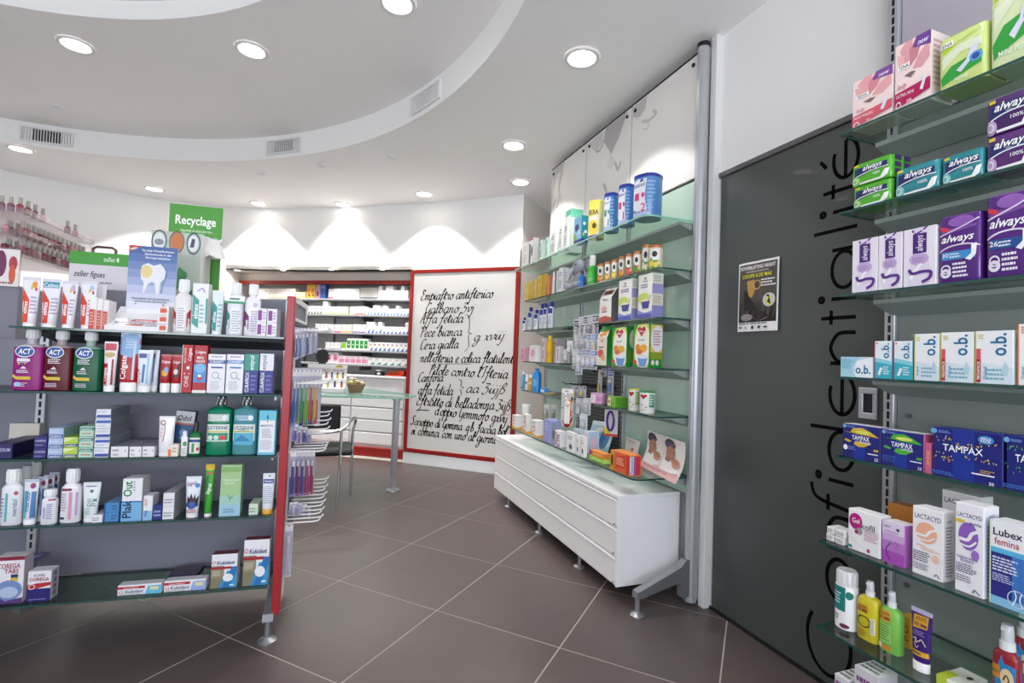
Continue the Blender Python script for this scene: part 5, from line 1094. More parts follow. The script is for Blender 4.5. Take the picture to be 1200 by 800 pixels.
print_ops(p, bl + [('P', [(0, .9), (0, 1), (.28, 1)], 'c4342c'), ('T', 'NEU', .1, .955, .03, 'fff', dict(rot=20, w=.16)), ('T', 'Die einzige Wirkstoffkombination', .6, .94, .03, 'fff', dict(w=.66)), ('T', 'Zahnschmelz in der', .6, .89, .03, 'fff', dict(w=.56)), ('T', 'Kariesprophylaxe', .6, .84, .03, 'fff', dict(w=.5)),
   ('P', [(.26, .62), (.28, .72), (.4, .76), (.52, .73), (.66, .76), (.78, .68), (.76, .56), (.68, .5), (.66, .34), (.6, .32), (.56, .48), (.5, .5), (.42, .46), (.36, .34), (.32, .34), (.34, .48), (.28, .54)], 'e4e4ea'), ('E', .38, .64, .12, .09, 'e3cf8a'), ('S', [(.72, .74), (.8, .62), (.74, .5), (.7, .34)], .012, '7484b4'), ('T', 'Neutralisiert die Zuckers\u00e4uren', .5, .26, .028, '222', dict(w=.76)), ('T', 'und h\u00e4rtet den Zahnschmelz', .5, .22, .028, '222', dict(w=.66)), ('E', .2, .18, .015, .008, '333'), ('E', .76, .18, .02, .01, '333')], cw_, hz - zb, lambda x, z, off: (ox - cw_ / 2 + x, .095 - off, zb + z))
link('printed_card', p.mesh('printed_card', 'print_ink'), hc)
Ls = GS(0)
for k in range(3): C(Ls, 183.5, 196.5, 371.5, 'small white carton with orange-red square, ' + ('bottom', 'middle', 'top')[k] + ' of a stack of three', 'f2efee', (('R', .2, .2, .82, .72, 'd8502c'), ('L', .1, .78, .9, .95, 1, 'c98a78')), D=.06, sb=.004, H=.034, dz=.0345 * k, name='toothpaste_carton')
BT(Ls, 200, 222, 327, 'clear-white mouthwash bottle with red bands on the top shelf', 'ece6e6', (('P', [(.02, 0), (.2, 0), (.2, .5), (.02, .62)], 'b3322c'), ('P', [(.8, 0), (.98, 0), (.98, .62), (.8, .5)], 'b3322c'), ('T', 'elmex', .11, .26, .14, 'fff', dict(rot=90, w=.42, b=.02)), ('T', 'elmex', .89, .28, .14, 'fff', dict(rot=90, w=.42, b=.02)), ('R', .28, .06, .74, .7, 'f4f2f4'), ('L', .32, .1, .7, .66, 9, 'a8a4b4')), body=.72, cap=('f4f4f4', .58, .24), sb=.02, e=2.6, neck=.5)
C(Ls, 223, 242, 332, 'white toothpaste carton with teal wedge standing on the top shelf', 'eef1f1', (('P', [(.04, .2), (.44, .1), (.44, .66), (.04, .78)], '2f9a90'), ('T', 'elmex', .24, .44, .3, 'fff', dict(rot=90, w=.5, b=.02)), ('R', .86, .2, .98, .7, '2f9a90'), ('L', .5, .2, .8, .6, 5, '9ac0c0'), ('S', [(.3, .84), (.6, .9), (.76, .82)], .03, 'c8a8d0')), D=.045, sb=.015, name='toothpaste_carton')
TB(Ls, 245, 260, 340, 'white toothpaste tube with teal wedge beside the teal carton', 'e6eef0', (('P', [(.08, .06), (.5, .02), (.5, .6), (.08, .74)], '2f9a90'), ('T', 'elmex', .28, .36, .28, 'fff', dict(rot=90, w=.5, b=.02)), ('L', .56, .1, .9, .7, 6, '9ac0c8')), caph=.05, taper=.8, sb=.02)
def neckcard(W, h, b):
    m = M(); m.prism([(-W * .62, b - .02), (W * .62, b - .02), (W * .62, b + .016), (-W * .62, b + .016)], 'z', h * .735, h * .74, 'f2f4f2'); m.box(-W * .62, W * .62, b - .021, b - .019, h * .6, h * .735, 'f4f6f4')
    m.box(-W * .62, W * .62, b - .0216, b - .021, h * .6, h * .64, '2f9a6a'); m.box(-W * .3, W * .3, b - .0216, b - .021, h * .67, h * .7, '3a7a62'); return [('neck_card', m, 'card_stock')]
BT(Ls, 263, 283, 331, 'white mouthwash bottle with teal label and folded neck card', 'e2e6e8', (('P', [(.02, 0), (.24, 0), (.24, .5), (.02, .64)], '2f9a90'), ('T', 'elmex', .13, .28, .16, 'fff', dict(rot=90, w=.46, b=.02)), ('R', .3, .04, .94, .66, 'f2f4f6'), ('L', .36, .08, .9, .62, 9, 'a4a8b4')), body=.76, cap=('f4f4f4', .6, .22), sb=.02, extra=neckcard)
BT(Ls, 284, 303, 332.5, 'white mouthwash bottle with violet wedge on the top shelf', 'f0eef4', (('P', [(.02, 0), (.34, 0), (.34, .5), (.02, .66)], '7a2a72'), ('T', 'elmex', .18, .28, .2, 'fff', dict(rot=90, w=.5, b=.02)), ('E', .7, .8, .14, .06, 'c9b4dc'), ('L', .44, .1, .92, .66, 9, 'a8a0bc')), body=.74, cap=('f6f6f6', .6, .22), sb=.02)
for i in range(2):
    for j in range(2):
        C(Ls, 299.5 + 12.3 * i, 311.3 + 12.3 * i, 373.5, 'white carton with violet square, ' + ('lower', 'upper')[j] + (' left', ' right')[i] + ' of a block of four', 'efedf2', (('R', .12, .14, .52, .86, '8a1f8a'), ('L', .58, .2, .95, .8, 3, 'b09ac0')), D=.09, sb=.015, H=.058, dz=.0585 * j, name='toothpaste_carton')
# behind: recycling box, green sign, fibre drink display
RF_ = frame(gp(0, 0, 1.2506), UG, NG)
C(RF_, 170, 231, 272, 'pale green recycling collection box with round icons and crumpled open top', 'b9c6ba', (('O', .16, .9, .15, .11, .14, '3a3f58'), ('E', .16, .9, .11, .08, 'dfe4e4'), ('E', .16, .89, .09, .03, '8a90a0'), ('O', .5, .9, .15, .11, .14, '7a4a2a'), ('E', .5, .9, .12, .09, 'c8763a'), ('O', .83, .9, .14, .11, .14, '3a3f58'), ('E', .83, .9, .1, .08, 'e4e8ea'), ('P', [(.76, .86), (.84, .86), (.86, .94), (.8, .95)], '3a3f58'), ('P', [(.4, .52), (.58, .66), (.74, .6), (.7, .46), (.52, .44)], '4f9a5e'), ('P', [(.62, .4), (.86, .44), (.8, .24), (.66, .22)], '1f7a45'), ('P', [(.3, .24), (.56, .26), (.5, .1), (.3, .08)], '5aa040'), ('P', [(.2, .5), (.34, .5), (.3, .3), (.2, .3)], '2f8a4a')), D=.14, sb=.34, name='recycling_box', side='f1efec', top='f1efec', cat='box')
m = M(); v = []
sg = random.Random(5)
W, h, P = place(RF_, 231, 249, 280, .36)
bagm = M(); ring_ = []
for k in range(4):
    for i in range(12):
        a = 2 * math.pi * i / 12; r = .045 * (1 - .12 * k) * sg.uniform(.8, 1.2); ring_.append((r * 1.2 * math.cos(a), r * math.sin(a) + .05, k * .03 + sg.uniform(-.008, .008)))
bagm.add(ring_, [(12 * k + i, 12 * k + (i + 1) % 12, 12 * k + 12 + (i + 1) % 12, 12 * k + 12 + i) for k in range(3) for i in range(12)] + [tuple(range(36, 48))], 'eceae6')
W2, h2, P2 = place(RF_, 228, 251, 272, .38); H2 = z_at(P2, 300)
bo = link('plastic_bag', bagm.mesh('plastic_bag', 'soft_film'), None, (P2.x, P2.y, H2), GA); tag(bo, 'crumpled white plastic bag bulging from the top of the recycling box', 'bag')
W, h, P = place(frame(gp(0, 0, 1.2506), UG, NG), 190, 253, 241, .50)
sgn = empty('sign', P, GA); tag(sgn, 'green and white recycling sign standing behind the pale green box', 'sign')
m = M(); m.box(-W / 2, W / 2, 0, .006, .0, h, '4c9a35', bev=.001); link('sign_board', m.mesh('sign_board', 'card_stock'), sgn)
p = M(); zs0 = z_at(P, 281) - P.z
print_ops(p, (('T', 'Recyclage', .5, .56, .25, 'fff', dict(w=.76, b=.03)), ('T', 'Appareils et ampoules hors', .52, .26, .1, 'dff0d8', dict(w=.6)), ('T', 'd\'usage\u00b7lampes\u00b7cartouches et piles', .52, .08, .1, 'dff0d8', dict(w=.84))), W, h - zs0, lambda x, z, off: (x - W / 2, -off, zs0 + z)); link('lettering', p.mesh('lettering', 'print_ink'), sgn)
C(RF_, 76, 147, 296, 'white and green carton display of fig drink lying behind the tooth card', 'd9d4da', (('R', 0, .84, 1, 1, '3f9a2f'), ('T', 'zeller', .66, .92, .09, 'dff0d8', dict(w=.2)), ('E', .8, .92, .02, .03, 'dff0d8'), ('T', 'zeller figues', .34, .72, .1, '26243e', dict(w=.52, sh=.2)), ('T', 'sans alcool', .62, .62, .04, '555', dict(w=.2)), ('L', .5, .34, .84, .5, 4, '8a8690'), ('E', .16, .42, .1, .14, '2a5a2a'), ('P', [(.08, .46), (.2, .54), (.26, .48), (.12, .38)], 'd9c4b4'), ('P', [(.1, .36), (.18, .44), (.24, .36), (.16, .3)], '8a2a3a'), ('E', .05, .3, .08, .08, 'b4c45a')), D=.07, sb=.42, name='carton_display', cat='display')
W, h, P = place(RF_, 76, 147, 296, .42); ZEL = P.z + round(h, 3)
W, h, P = place(RF_, 108, 125, 290, .45)
mh = M(); mh.tube([(-.045, 0, 0), (-.045, 0, .02), (-.03, 0, .03), (.03, 0, .03), (.045, 0, .02), (.045, 0, 0)], .006, 8, '4a1f24')
hz_ = z_at(P, 297); hdl = link('carry_handle', mh.mesh('carry_handle', 'moulded_plastic'), None, (P.x, P.y, ZEL + .0005), GA); tag(hdl, 'dark red carry handle lying on top of the fig drink carton', 'handle')
# -- second shelf: mouthwash, toothpaste
def act(c, extra): return (('E', .42, .86, .32, .13, 'e8eef6'), ('E', .42, .86, .29, .11, '2a4f96'), ('T', 'ACT', .42, .86, .13, 'fff', dict(w=.42, sh=.2, b=.03)), ('L', .2, .6, .66, .72, 3, 'e4dce4'), ('P', [(.06, .3), (.2, .24), (.66, .24), (.66, .31), (.2, .31), (.08, .36)], 'd9b93a'), ('P', [(.3, .48), (.42, .54), (.52, .48)], 'e6dfe6'), ('L', .2, .38, .64, .46, 2, 'e4dce4'), ('L', .16, .08, .6, .18, 3, 'cfc4d4')) + extra
for a, b, c, ai, ex, w in ((10, 47.5, '8f1f74', 'b9b0b8', (('R', .2, .64, .62, .7, 'e8e0e8'), ('R', .24, .57, .3, .62, 'd8b83a'), ('R', .34, .57, .4, .62, '3a6ab8'), ('R', .44, .57, .5, .62, 'd87a3a'), ('E', .26, .14, .12, .05, '9ac4e4')), 'magenta mouthwash bottle with blue oval logo'),
                    (46.5, 81.5, '5a0f1c', 'a89a9c', (), 'dark red mouthwash bottle with blue oval logo'), (81.5, 115.5, '0c5a3a', '9ab4a8', (), 'dark green mouthwash bottle with blue oval logo')):
    BT(GS(1), a, b, 377 + (a - 10) * .045, w, c, act(c, ex), body=.74, cap=('d0d0d4', .42, .15), mat_='liquid_plastic', air=ai, shoulder=.06, neck=.3, sb=.01, e=5, D=.06, H=.229)
def colg(top, acc): return (('R', .04, .0, .96, .55, 'b3171f'), ('P', [(.0, .56), (.6, .5), (1, .62), (1, 1), (0, 1)], top), ('T', 'Colgate', .26, .3, .3, 'fff', dict(rot=90, w=.5, b=.03)), ('R', .7, .05, .8, .95, acc), ('L', .3, .68, .9, .9, 4, acc))
TB(GS(1), 117, 134, 400, 'white and red toothpaste tube, first right of the green mouthwash', 'efe6e8', (('R', .06, .0, .4, .5, 'b3171f'), ('T', 'Colgate', .22, .25, .26, 'fff', dict(rot=90, w=.46, b=.03)), ('R', .66, .02, .8, .6, '9a1f2a'), ('R', .1, .8, .9, .96, 'c84a5a'), ('E', .5, .7, .36, .06, 'c9b070')), caph=.12, taper=.8, sb=.02)
TB(GS(1), 135, 160, 390, 'tall red toothpaste tube with silver-blue top', 'b3171f', colg('8fb4dc', 'c9d8ec'), caph=.16, taper=.86, sb=.02, crimp='b9cbe6')
TB(GS(1), 157, 176, 410, 'white and blue toothpaste tube with small red wedge, nearer one', 'e6ecf4', (('P', [(.02, 0), (.3, .04), (.3, .4), (.02, .5)], 'b3171f'), ('T', 'Colgate', .16, .22, .24, 'fff', dict(rot=90, w=.4, b=.03)), ('R', .4, .1, .56, .6, '3f7ab8'), ('R', .66, .05, .78, .9, '9ac4e0'), ('R', .1, .78, .6, .9, '5a5a9a')), caph=.14, taper=.86, sb=.018)
TB(GS(1), 171, 184, 410, 'white and blue toothpaste tube, farther one leaning on its twin', 'e6ecf4', (('R', .4, .1, .6, .8, '6fa4d0'), ('R', .1, .78, .6, .9, '5a5a9a')), caph=.14, taper=.86, sb=.05)
for a, b, y, w, ex in ((184.5, 198, 415, 'with yellow figure', (('E', .5, .36, .3, .12, 'e0a83a'), ('E', .62, .46, .2, .1, '7ab0d8'))), (197.5, 211, 415.5, 'with dark figure', (('P', [(.2, .2), (.7, .2), (.9, .8), (.5, .5)], '1f1f2a'), ('E', .5, .4, .2, .1, 'd8d8e0')))):
    TB(GS(1), a, b, y, 'small red kids toothpaste tube with white foot, ' + w, 'b01c24', (('T', 'Colgate', .5, .74, .09, 'fff', dict(w=.8)),) + ex, caph=.24, taper=.92, sb=.02, D=.03)
redbox = lambda t: (('R', .0, 0, 1, .06, 'e8e4e6'), ('T', 'Colgate', .5, .86, .07, 'fff', dict(w=.74)), ('T', 'MAX', .5, .74, .07, 'fff', dict(w=.5)), ('T', 'WHITE', .5, .66, .07, 'fff', dict(w=.66)), ('R', .04, .22, .96, .6, '3f8fd0'), ('E', .5, .52, .4, .1, '7ab8e4'), ('P', [(.3, .3), (.5, .24), (.72, .3), (.62, .38), (.4, .38)], 'c8303a'), ('E', .5, .36, .14, .03, 'f4f0f0'))
C(GS(1), 211, 224, 404, 'tall red toothpaste carton with vertical name', 'b3171f', (('R', 0, 0, .06, 1, 'ddd'), ('T', 'Colgate', .7, .8, .3, 'fff', dict(rot=90, w=.3)), ('T', 'MAX WHITE', .28, .78, .2, 'f4d8d8', dict(rot=90, w=.34)), ('E', .6, .52, .16, .035, 'f0e4e4'), ('E', .3, .4, .06, .015, 'f0e4e4'), ('E', .7, .4, .06, .015, 'f0e4e4'), ('T', 'ONE', .5, .24, .4, 'f4d8d8', dict(rot=90, w=.3))), D=.04, sb=.018, name='toothpaste_carton')
C(GS(1), 224.5, 241, 404.5, 'tall red toothpaste carton with blue picture field', 'b3171f', redbox(''), D=.04, sb=.018, name='toothpaste_carton', side='9a1a24')
for a, b, c, w in ((241.5, 262.5, '2f4f9a', 'dark blue'), (263.5, 284, '3f7ac0', 'mid blue')):
    C(GS(1), a, b, 415, 'white mouth rinse carton with grey circle and ' + w + ' band', 'eeeef2', (('R', 0, .76, 1, .85, c), ('T', 'CURASEPT', .5, .805, .06, 'fff', dict(w=.8)), ('L', .2, .9, .8, .97, 1, 'a8a0a8'), ('R', .2, .64, .86, .68, c), ('O', .46, .46, .2, .09, .2, '9a9aa2'), ('S', [(.6, .42), (.74, .36), (.82, .38)], .02, '9a9aa2'), ('L', .2, .08, .8, .32, 6, 'c0c0c8')), D=.045, sb=.018, name='rinse_carton', side='dcdce2')
for a, b, c, w in ((284.5, 301.5, '1c8f80', 'teal'), (302.5, 319, 'e6e4ec', 'white')):
    C(GS(1), a, b, 414.5, 'blue toothpaste carton with ' + w + ' upper half', '2a2f84', (('R', 0, .58, 1, 1, c), ('T', 'enzycal', .3 if c[0] == 'e' else .5, .78, .3, 'fff' if c[0] == '1' else '44444e', dict(rot=90, w=.36)), ('T', 'CURAPROX', .24, .29, .26, 'fff', dict(rot=90, w=.5)), ('L', .5, .06, .9, .5, 4, '6a70b8')), D=.05, sb=.018, name='toothpaste_carton', side='3a3f8a' if c[0] == '1' else '6a6aa4')
# -- third shelf: stacked cartons, bottles
def stack(a, b, n, yt, base, ops, side, lab, D=.17, sb=.015, jit=.0, start=0):
    W, h, P = place(GS(2), a, b, yt, sb); one = h / n; r = random.Random(int(a))
    for k in range(n):
        C(GS(2), a + r.uniform(-.4, .4) * jit, b + r.uniform(-.4, .4) * jit, yt, lab + ', ' + (('bottom one', 'top one') if n == 2 else ('bottom one', 'middle one', 'top one') if n == 3 else ('bottom one', 'second from the bottom', 'middle one', 'second from the top', 'top one'))[k], base, ops[k % len(ops)], D=D + r.uniform(0, .02) * jit, sb=sb, H=one - .0008, dz=k * one, side=side, name='toothpaste_carton', rz=r.uniform(-.05, .05) * jit, grp='stacked toothpaste cartons on the third gondola shelf')
C(GS(2), -14, 14, 520, 'long navy toothpaste carton at the photo edge on the third shelf', '2a2560', (('T', 'ELGYDIUM', .5, .6, .3, 'c8c8e8', dict(w=.8)),), D=.2, sb=.02, side='241f54', name='toothpaste_carton')
stack(38.5, 54, 2, 511, '2f2a72', ((('T', 'CANDIDA', .5, .6, .34, 'd0d0f0', dict(w=.84)), ('L', .1, .1, .8, .3, 1, '8a86c0')),), '282464', 'navy carton end-on in a stack of two')
stack(55, 73, 3, 501, 'aebfe0', ((('P', [(.05, .08), (.95, .08), (1, .34), (.1, .34)], '2f4f9a'), ('T', 'emoform', .5, .21, .2, 'fff', dict(w=.7)), ('L', .1, .5, .8, .8, 2, 'd8e0f2')),), '8fb4ae', 'light blue carton end-on in a stack of three')
stack(73.5, 90.5, 2, 512, 'b4d04a', ((('P', [(.05, .08), (.95, .08), (1, .34), (.1, .34)], '2f3f7a'), ('T', 'emoform', .5, .21, .2, 'fff', dict(w=.7)), ('P', [(0, .5), (.9, .95), (0, .95)], 'dfeaa8')),), '8fae9a', 'lime green carton end-on in a stack of two')
stack(91, 108.5, 3, 499, 'b4dac4', ((('P', [(.05, .6), (.95, .6), (1, .88), (.1, .88)], '1c6f6a'), ('T', 'emoform', .5, .74, .2, 'fff', dict(w=.7)), ('L', .2, .2, .9, .4, 1, 'd86a5a')),), '9ab4a8', 'mint carton end-on in a stack of three')
stack(109, 127.5, 5, 479, 'e4e6ee', ((('P', [(.05, .1), (.95, .1), (1, .4), (.1, .4)], '3a4fa0'), ('L', .1, .6, .9, .85, 2, 'b8bccc')), (('P', [(.05, .55), (.95, .55), (1, .85), (.1, .85)], '3f5fb0'), ('L', .1, .15, .9, .4, 2, 'b8bccc'))), '8a8a94', 'white and blue carton end-on in the tall stack of five', jit=1)
for a, b, w in ((129, 150, 'first'), (151, 165.5, 'second'), (166, 181, 'third')):
    C(GS(2), a, b, 523, 'flat white carton lying end-on beside the tall stack, ' + w + ' of three', 'ece8ea', (('L', .1, .5, .5, .8, 1, '999'), ('E', .84, .6, .03, .1, '667'), ('T', 'PARO', .3, .25, .3, '333', dict(w=.3))), D=.17, sb=.012, top='9a98b0', side='c8c6cc', name='toothpaste_carton')
TB(GS(2), 182, 202, 488, 'white toothpaste tube with dark red swirl on the third shelf', 'efecee', (('O', .28, .82, .16, .07, .35, '8a1f2f'), ('S', [(.4, .78), (.42, .55), (.36, .3)], .02, 'b04a5a'), ('L', .2, .4, .3, .7, 3, 'c8a8b0')), caph=.1, taper=.86, sb=.02)
C(GS(2), 199, 222, 481.5, 'blue and silver toothpaste carton leaning back with dark name', '2a4a74', (('R', 0, .72, 1, 1, 'b4b4b8'), ('T', 'Odol', .48, .84, .12, '1a1a22', dict(w=.74, sh=.2, b=.03)), ('R', 0, .68, 1, .72, 'b0503a'), ('E', .5, .5, .2, .08, '5a8ac0'), ('E', .6, .38, .24, .06, '7a9ac8'), ('P', [(.2, .12), (.8, .2), (.8, .3), (.2, .2)], 'c87a4a')), D=.035, sb=.07, name='toothpaste_carton', ry=.09)
C(GS(2), 196.5, 208.5, 520.5, 'small orange and white carton in front of the blue silver one', 'f0e6da', (('R', 0, 0, .3, .6, 'e0803a'), ('L', .4, .3, .9, .8, 2, 'c0a090')), D=.03, sb=.012, name='toothpaste_carton')
BT(GS(2), 210.5, 219, 505, 'small white bottle with green leaf mark beside green drops bottle', 'f2f2f2', (('E', .6, .62, .3, .12, '4aa05a'), ('L', .2, .1, .8, .4, 4, 'aac0aa')), body=.8, cap=('f4f4f4', .6, .22), sb=.02, name='drops_bottle')
BT(GS(2), 219.5, 234, 495, 'small green drops bottle with black cap', '1f6f3a', (('R', .05, .1, .95, .8, 'e4e6dc'), ('R', .05, .6, .95, .72, '2a4a8a'), ('R', .3, .15, .5, .55, '3a8a4a'), ('E', .8, .3, .12, .08, 'c83a3a')), body=.68, cap=('141414', .4, .26), sb=.02, name='drops_bottle', mat_='liquid_plastic')
def lister(c, lab2): return (('R', .06, .72, .9, .88, c), ('L', .1, .74, .8, .86, 3, 'e4f0ea'), ('E', .74, .8, .1, .06, 'e8f4f0'), ('R', .04, .3, .92, .66, 'e6f0ec'), ('T', 'LISTERINE', .48, .59, .075, '10304a', dict(w=.78, b=.01)), ('R', .08, .49, .86, .52, 'd8c84a')) + lab2
BT(GS(2), 238.5, 269, 463, 'green mouthwash bottle with black striped cap', '0f7a58', lister('bfc8c4', (('R', .08, .32, .88, .48, '2a9a74'), ('E', .2, .38, .1, .05, 'd8ece4'), ('E', .44, .38, .1, .05, 'd8ece4'), ('E', .7, .38, .12, .05, 'e84a4a'))), body=.79, cap=('1c1c20', .42, .17), capbands='d8d8dc', mat_='liquid_plastic', shoulder=.06, neck=.26, sb=.02, e=3.6, H=.242, waist=[(.24, 1), (.27, .95), (.3, .97)], D=.07)
BT(GS(2), 269.5, 299.5, 463, 'clear teal mouthwash bottle with black striped cap beside the blue carton', '4f8f96', lister('3a86a8', (('T', 'ZERO', .46, .54, .06, '1a4a7a', dict(w=.5, sh=.3)), ('R', .08, .22, .88, .48, '5ab4d0'), ('P', [(.1, .3), (.4, .44), (.8, .3)], '2a86b4'))), body=.79, cap=('1c1c20', .42, .17), capbands='d8d8dc', mat_='liquid_plastic', shoulder=.06, neck=.26, sb=.02, e=3.6, D=.07, H=.242)
C(GS(2), 301, 322, 481, 'light blue carton with white label sheet at the red edge', '6ac4dc', (('R', .08, .06, .92, .78, 'efeff2'), ('P', [(.44, .82), (.5, .94), (.56, .82)], '1f3f6a'), ('E', .5, .76, .05, .015, 'c83a4a'), ('T', 'MADVOL', .5, .66, .05, '2a3a6a', dict(w=.7)), ('L', .2, .38, .8, .6, 8, 'aab'), ('L', .15, .12, .85, .34, 6, 'bbc')), D=.045, sb=.016, name='rinse_carton', side='5aa0b0')
# -- fourth shelf
merid = (('R', .3, .1, .42, .8, '5ab4bc'), ('T', 'meridol', .74, .44, .22, '2a6a9a', dict(rot=90, w=.56)), ('E', .78, .8, .1, .05, 'c05a70'), ('L', .04, .2, .26, .7, 6, '9a9ac0'))
BT(GS(3), -4, 22, 550, 'white gum mouthwash bottle with teal stripe at the photo edge', 'eceef2', merid, body=.72, cap=('f2f2f2', .66, .26), sb=.02)
for a, b, y, s, w in ((17, 34, 546, .1, 'middle'), (31, 45.5, 542, .16, 'farthest')): BT(GS(3), a, b, y, 'white gum mouthwash bottle behind the edge one, ' + w + ' of three', 'eceef2', (), body=.72, cap=('f2f2f2', .66, .26), sb=s)
for i, (a, b, y, s) in enumerate(((22.5, 41, 562, .02), (38, 52, 559, .06), (46, 60, 557, .1), (53, 66, 554, .14))):
    TB(GS(3), a, b, y, 'white and blue gum toothpaste tube in a slanting row, ' + ('nearest', 'second', 'third', 'farthest')[i], 'e4e8f0', (('R', .1, .05, .36, .72, '5ab4c4'), ('R', .6, .05, .9, .7, '4a7ab4'), ('T', 'meridol', .34, .45, .34, '2a4a9a', dict(rot=90, w=.56)), ('E', .64, .84, .2, .07, 'c04a5a'), ('P', [(.56, .8), (.66, .9), (.76, .8)], '3a4a9a')), caph=.1, taper=.84, sb=s, crimp='c8d0e0')
BT(GS(3), 45, 64, 573.5, 'small white rinse bottle with blue print before the tubes', 'ebebf0', (('T', 'meridol', .26, .44, .18, '2a3a9a', dict(rot=90, w=.6)), ('R', .5, .9, .95, .96, 'b03a5a'), ('L', .44, .2, .86, .8, 8, '9a9ac8')), body=.76, cap=('f0f0f0', .76, .2), sb=.01, name='rinse_bottle')
BT(GS(3), 67, 91.5, 549.5, 'white rinse bottle with pink stripes and ribbed cap', 'eeecf0', (('R', .48, .1, .64, .8, 'd89ab4'), ('R', .08, .84, .6, .9, '8a2a5a'), ('L', .08, .3, .4, .78, 7, 'b0a8c0'), ('R', .08, .1, .3, .16, '2a2a4a'), ('R', .8, .2, .92, .8, 'c8a8d8')), body=.71, cap=('f2f2f2', .62, .26), sb=.02, name='rinse_bottle')
TB(GS(3), 92, 114, 566, 'white gel tube with teal print right of the pink striped bottle', 'e8eeee', (('T', 'GUM', .6, .5, .1, '1c7a70', dict(w=.5)), ('T', 'GEL', .6, .38, .1, '1c7a70', dict(w=.5)), ('P', [(.4, .74), (.6, .7), (.66, .78), (.5, .8)], '1c7a70'), ('L', .2, .86, .9, .92, 1, '668'), ('L', .2, .1, .7, .3, 4, '9ac0bc')), caph=.1, taper=.72, sb=.02)
C(GS(3), 106.5, 120, 603, 'flat white carton lying end-on beside the teal gel tube', 'eceaee', (('L', .1, .2, .8, .7, 2, '99a'),), D=.16, sb=.01, top='bcbcc8', side='d8d8de', name='toothpaste_carton')
for k in range(2): C(GS(3), 121, 138.5, 602, 'flat blue carton lying end-on, ' + ('lower', 'upper')[k] + ' of two beside the tall blue white carton', '4a8ac4', (('L', .5, .2, .95, .8, 2, '2a5a94'), ('R', 0, 0, .1, 1, '2a5a94')), D=.16, sb=.012, H=.036, dz=.0365 * k, top='6a9cc8', name='toothpaste_carton')
C(GS(3), 141, 165, 560.5, 'tall white and light blue carton with green and navy vertical name', 'f0f0f2', (('R', 0, 0, 1, .46, '7ab4e0'), ('R', 0, .44, 1, .47, '2a6ab0'), ('T', 'Plak', .27, .28, .42, '16204a', dict(rot=90, w=.54, b=.05)), ('T', 'Out', .27, .76, .42, '1f8a3a', dict(rot=90, w=.36, b=.05)), ('L', .54, .7, .66, .95, 4, 'aab')), D=.075, sb=.012, name='rinse_carton', side='e2e2e6')
C(GS(3), 166.5, 178, 581, 'small white and blue carton with red word beside the tall one', 'eeeef0', (('R', 0, 0, 1, .4, '8abce4'), ('T', 'Plak', .3, .3, .3, '16204a', dict(rot=90, w=.4)), ('T', 'OUT', .3, .74, .3, 'c8302a', dict(rot=90, w=.3))), D=.06, sb=.012, name='rinse_carton', side='dcdce2', flap=True)
C(GS(3), 178.5, 189, 592, 'small navy carton lying end-on before the white pair', '26307a', (('L', .1, .2, .9, .7, 2, 'a0a8d8'),), D=.12, sb=.012, top='3a447e', name='toothpaste_carton')
for k in range(2): C(GS(3), 189.5, 203.5, 594, 'white carton lying end-on, ' + ('lower', 'upper')[k] + ' of two beside the navy one', 'e8e6ea', (('L', .1, .2, .9, .6, 2, '9a9aa4'),), D=.17, sb=.012, H=.05 if k == 0 else .054, dz=.0505 * k, top='c0bec6', side='b0aeb6', name='toothpaste_carton')
TB(GS(3), 214, 233, 559, 'white kids toothpaste tube with dark spiky figure', 'eaf0f6', (('P', [(.1, .2), (.2, .5), (.3, .42), (.42, .56), (.56, .42), (.68, .54), (.74, .4), (.9, .5), (.86, .2)], '3a2030'), ('E', .5, .24, .3, .1, '3a5aa8'), ('T', 'Signal', .4, .82, .1, '7a2a6a', dict(w=.6, rot=10)), ('E', .78, .76, .16, .06, '3a8ad0'), ('L', .2, .04, .8, .14, 2, 'c83a4a')), caph=.08, taper=.78, sb=.02)
TB(GS(3), 236.5, 248, 544.5, 'slim bright green toothpaste tube with yellow top and white foot', '3fa82f', (('R', .0, .88, 1, 1, 'd8b82a'), ('P', [(0, .1), (.3, .1), (.5, .8), (0, .7)], '2a7a24'), ('T', 'Signal', .5, .5, .4, 'fff', dict(rot=80, w=.5)), ('R', .2, .8, .8, .84, 'c84a3a')), caph=.06, taper=.8, sb=.02, D=.028, crimp='d8b82a')
C(GS(3), 256, 281, 544.5, 'tall pale green mouthwash carton fading to blue', 'a8cc94', (('R', 0, 0, 1, .22, 'a4cce0'), ('R', 0, .22, 1, .4, 'a4d0c0'), ('R', 0, .86, 1, .96, '8ab870'), ('T', 'TEBODONT', .5, .7, .05, 'e8f4e0', dict(w=.8)), ('L', .2, .62, .8, .66, 1, 'd8ecd0'), ('S', [(.4, .42), (.5, .34), (.62, .4)], .02, '6aa04a'), ('S', [(.5, .34), (.5, .28)], .012, '6aa04a'), ('L', .2, .06, .8, .16, 2, '6a9ab4')), D=.045, sb=.02, name='rinse_carton', side='90b890', top='c4dcb4')
C(GS(3), 291, 302, 590, 'small pale green carton lying near the sunny white tube', 'd8e2d0', (('L', .1, .2, .9, .7, 2, '8aa88a'),), D=.09, sb=.02, top='c4d4c0', name='toothpaste_carton')
TB(GS(3), 305, 320, 555, 'white tube with blue band and yellow cap at the red edge', 'eef0f4', (('R', .08, .72, .92, .84, '2a4aa0'), ('T', 'Tébodont', .5, .78, .05, 'fff', dict(w=.7)), ('L', .14, .16, .86, .66, 9, 'a8b4d0'), ('S', [(.5, .9), (.56, .95), (.6, .9)], .02, '446')), cap='e0a82a', caph=.12, taper=.86, sb=.02)
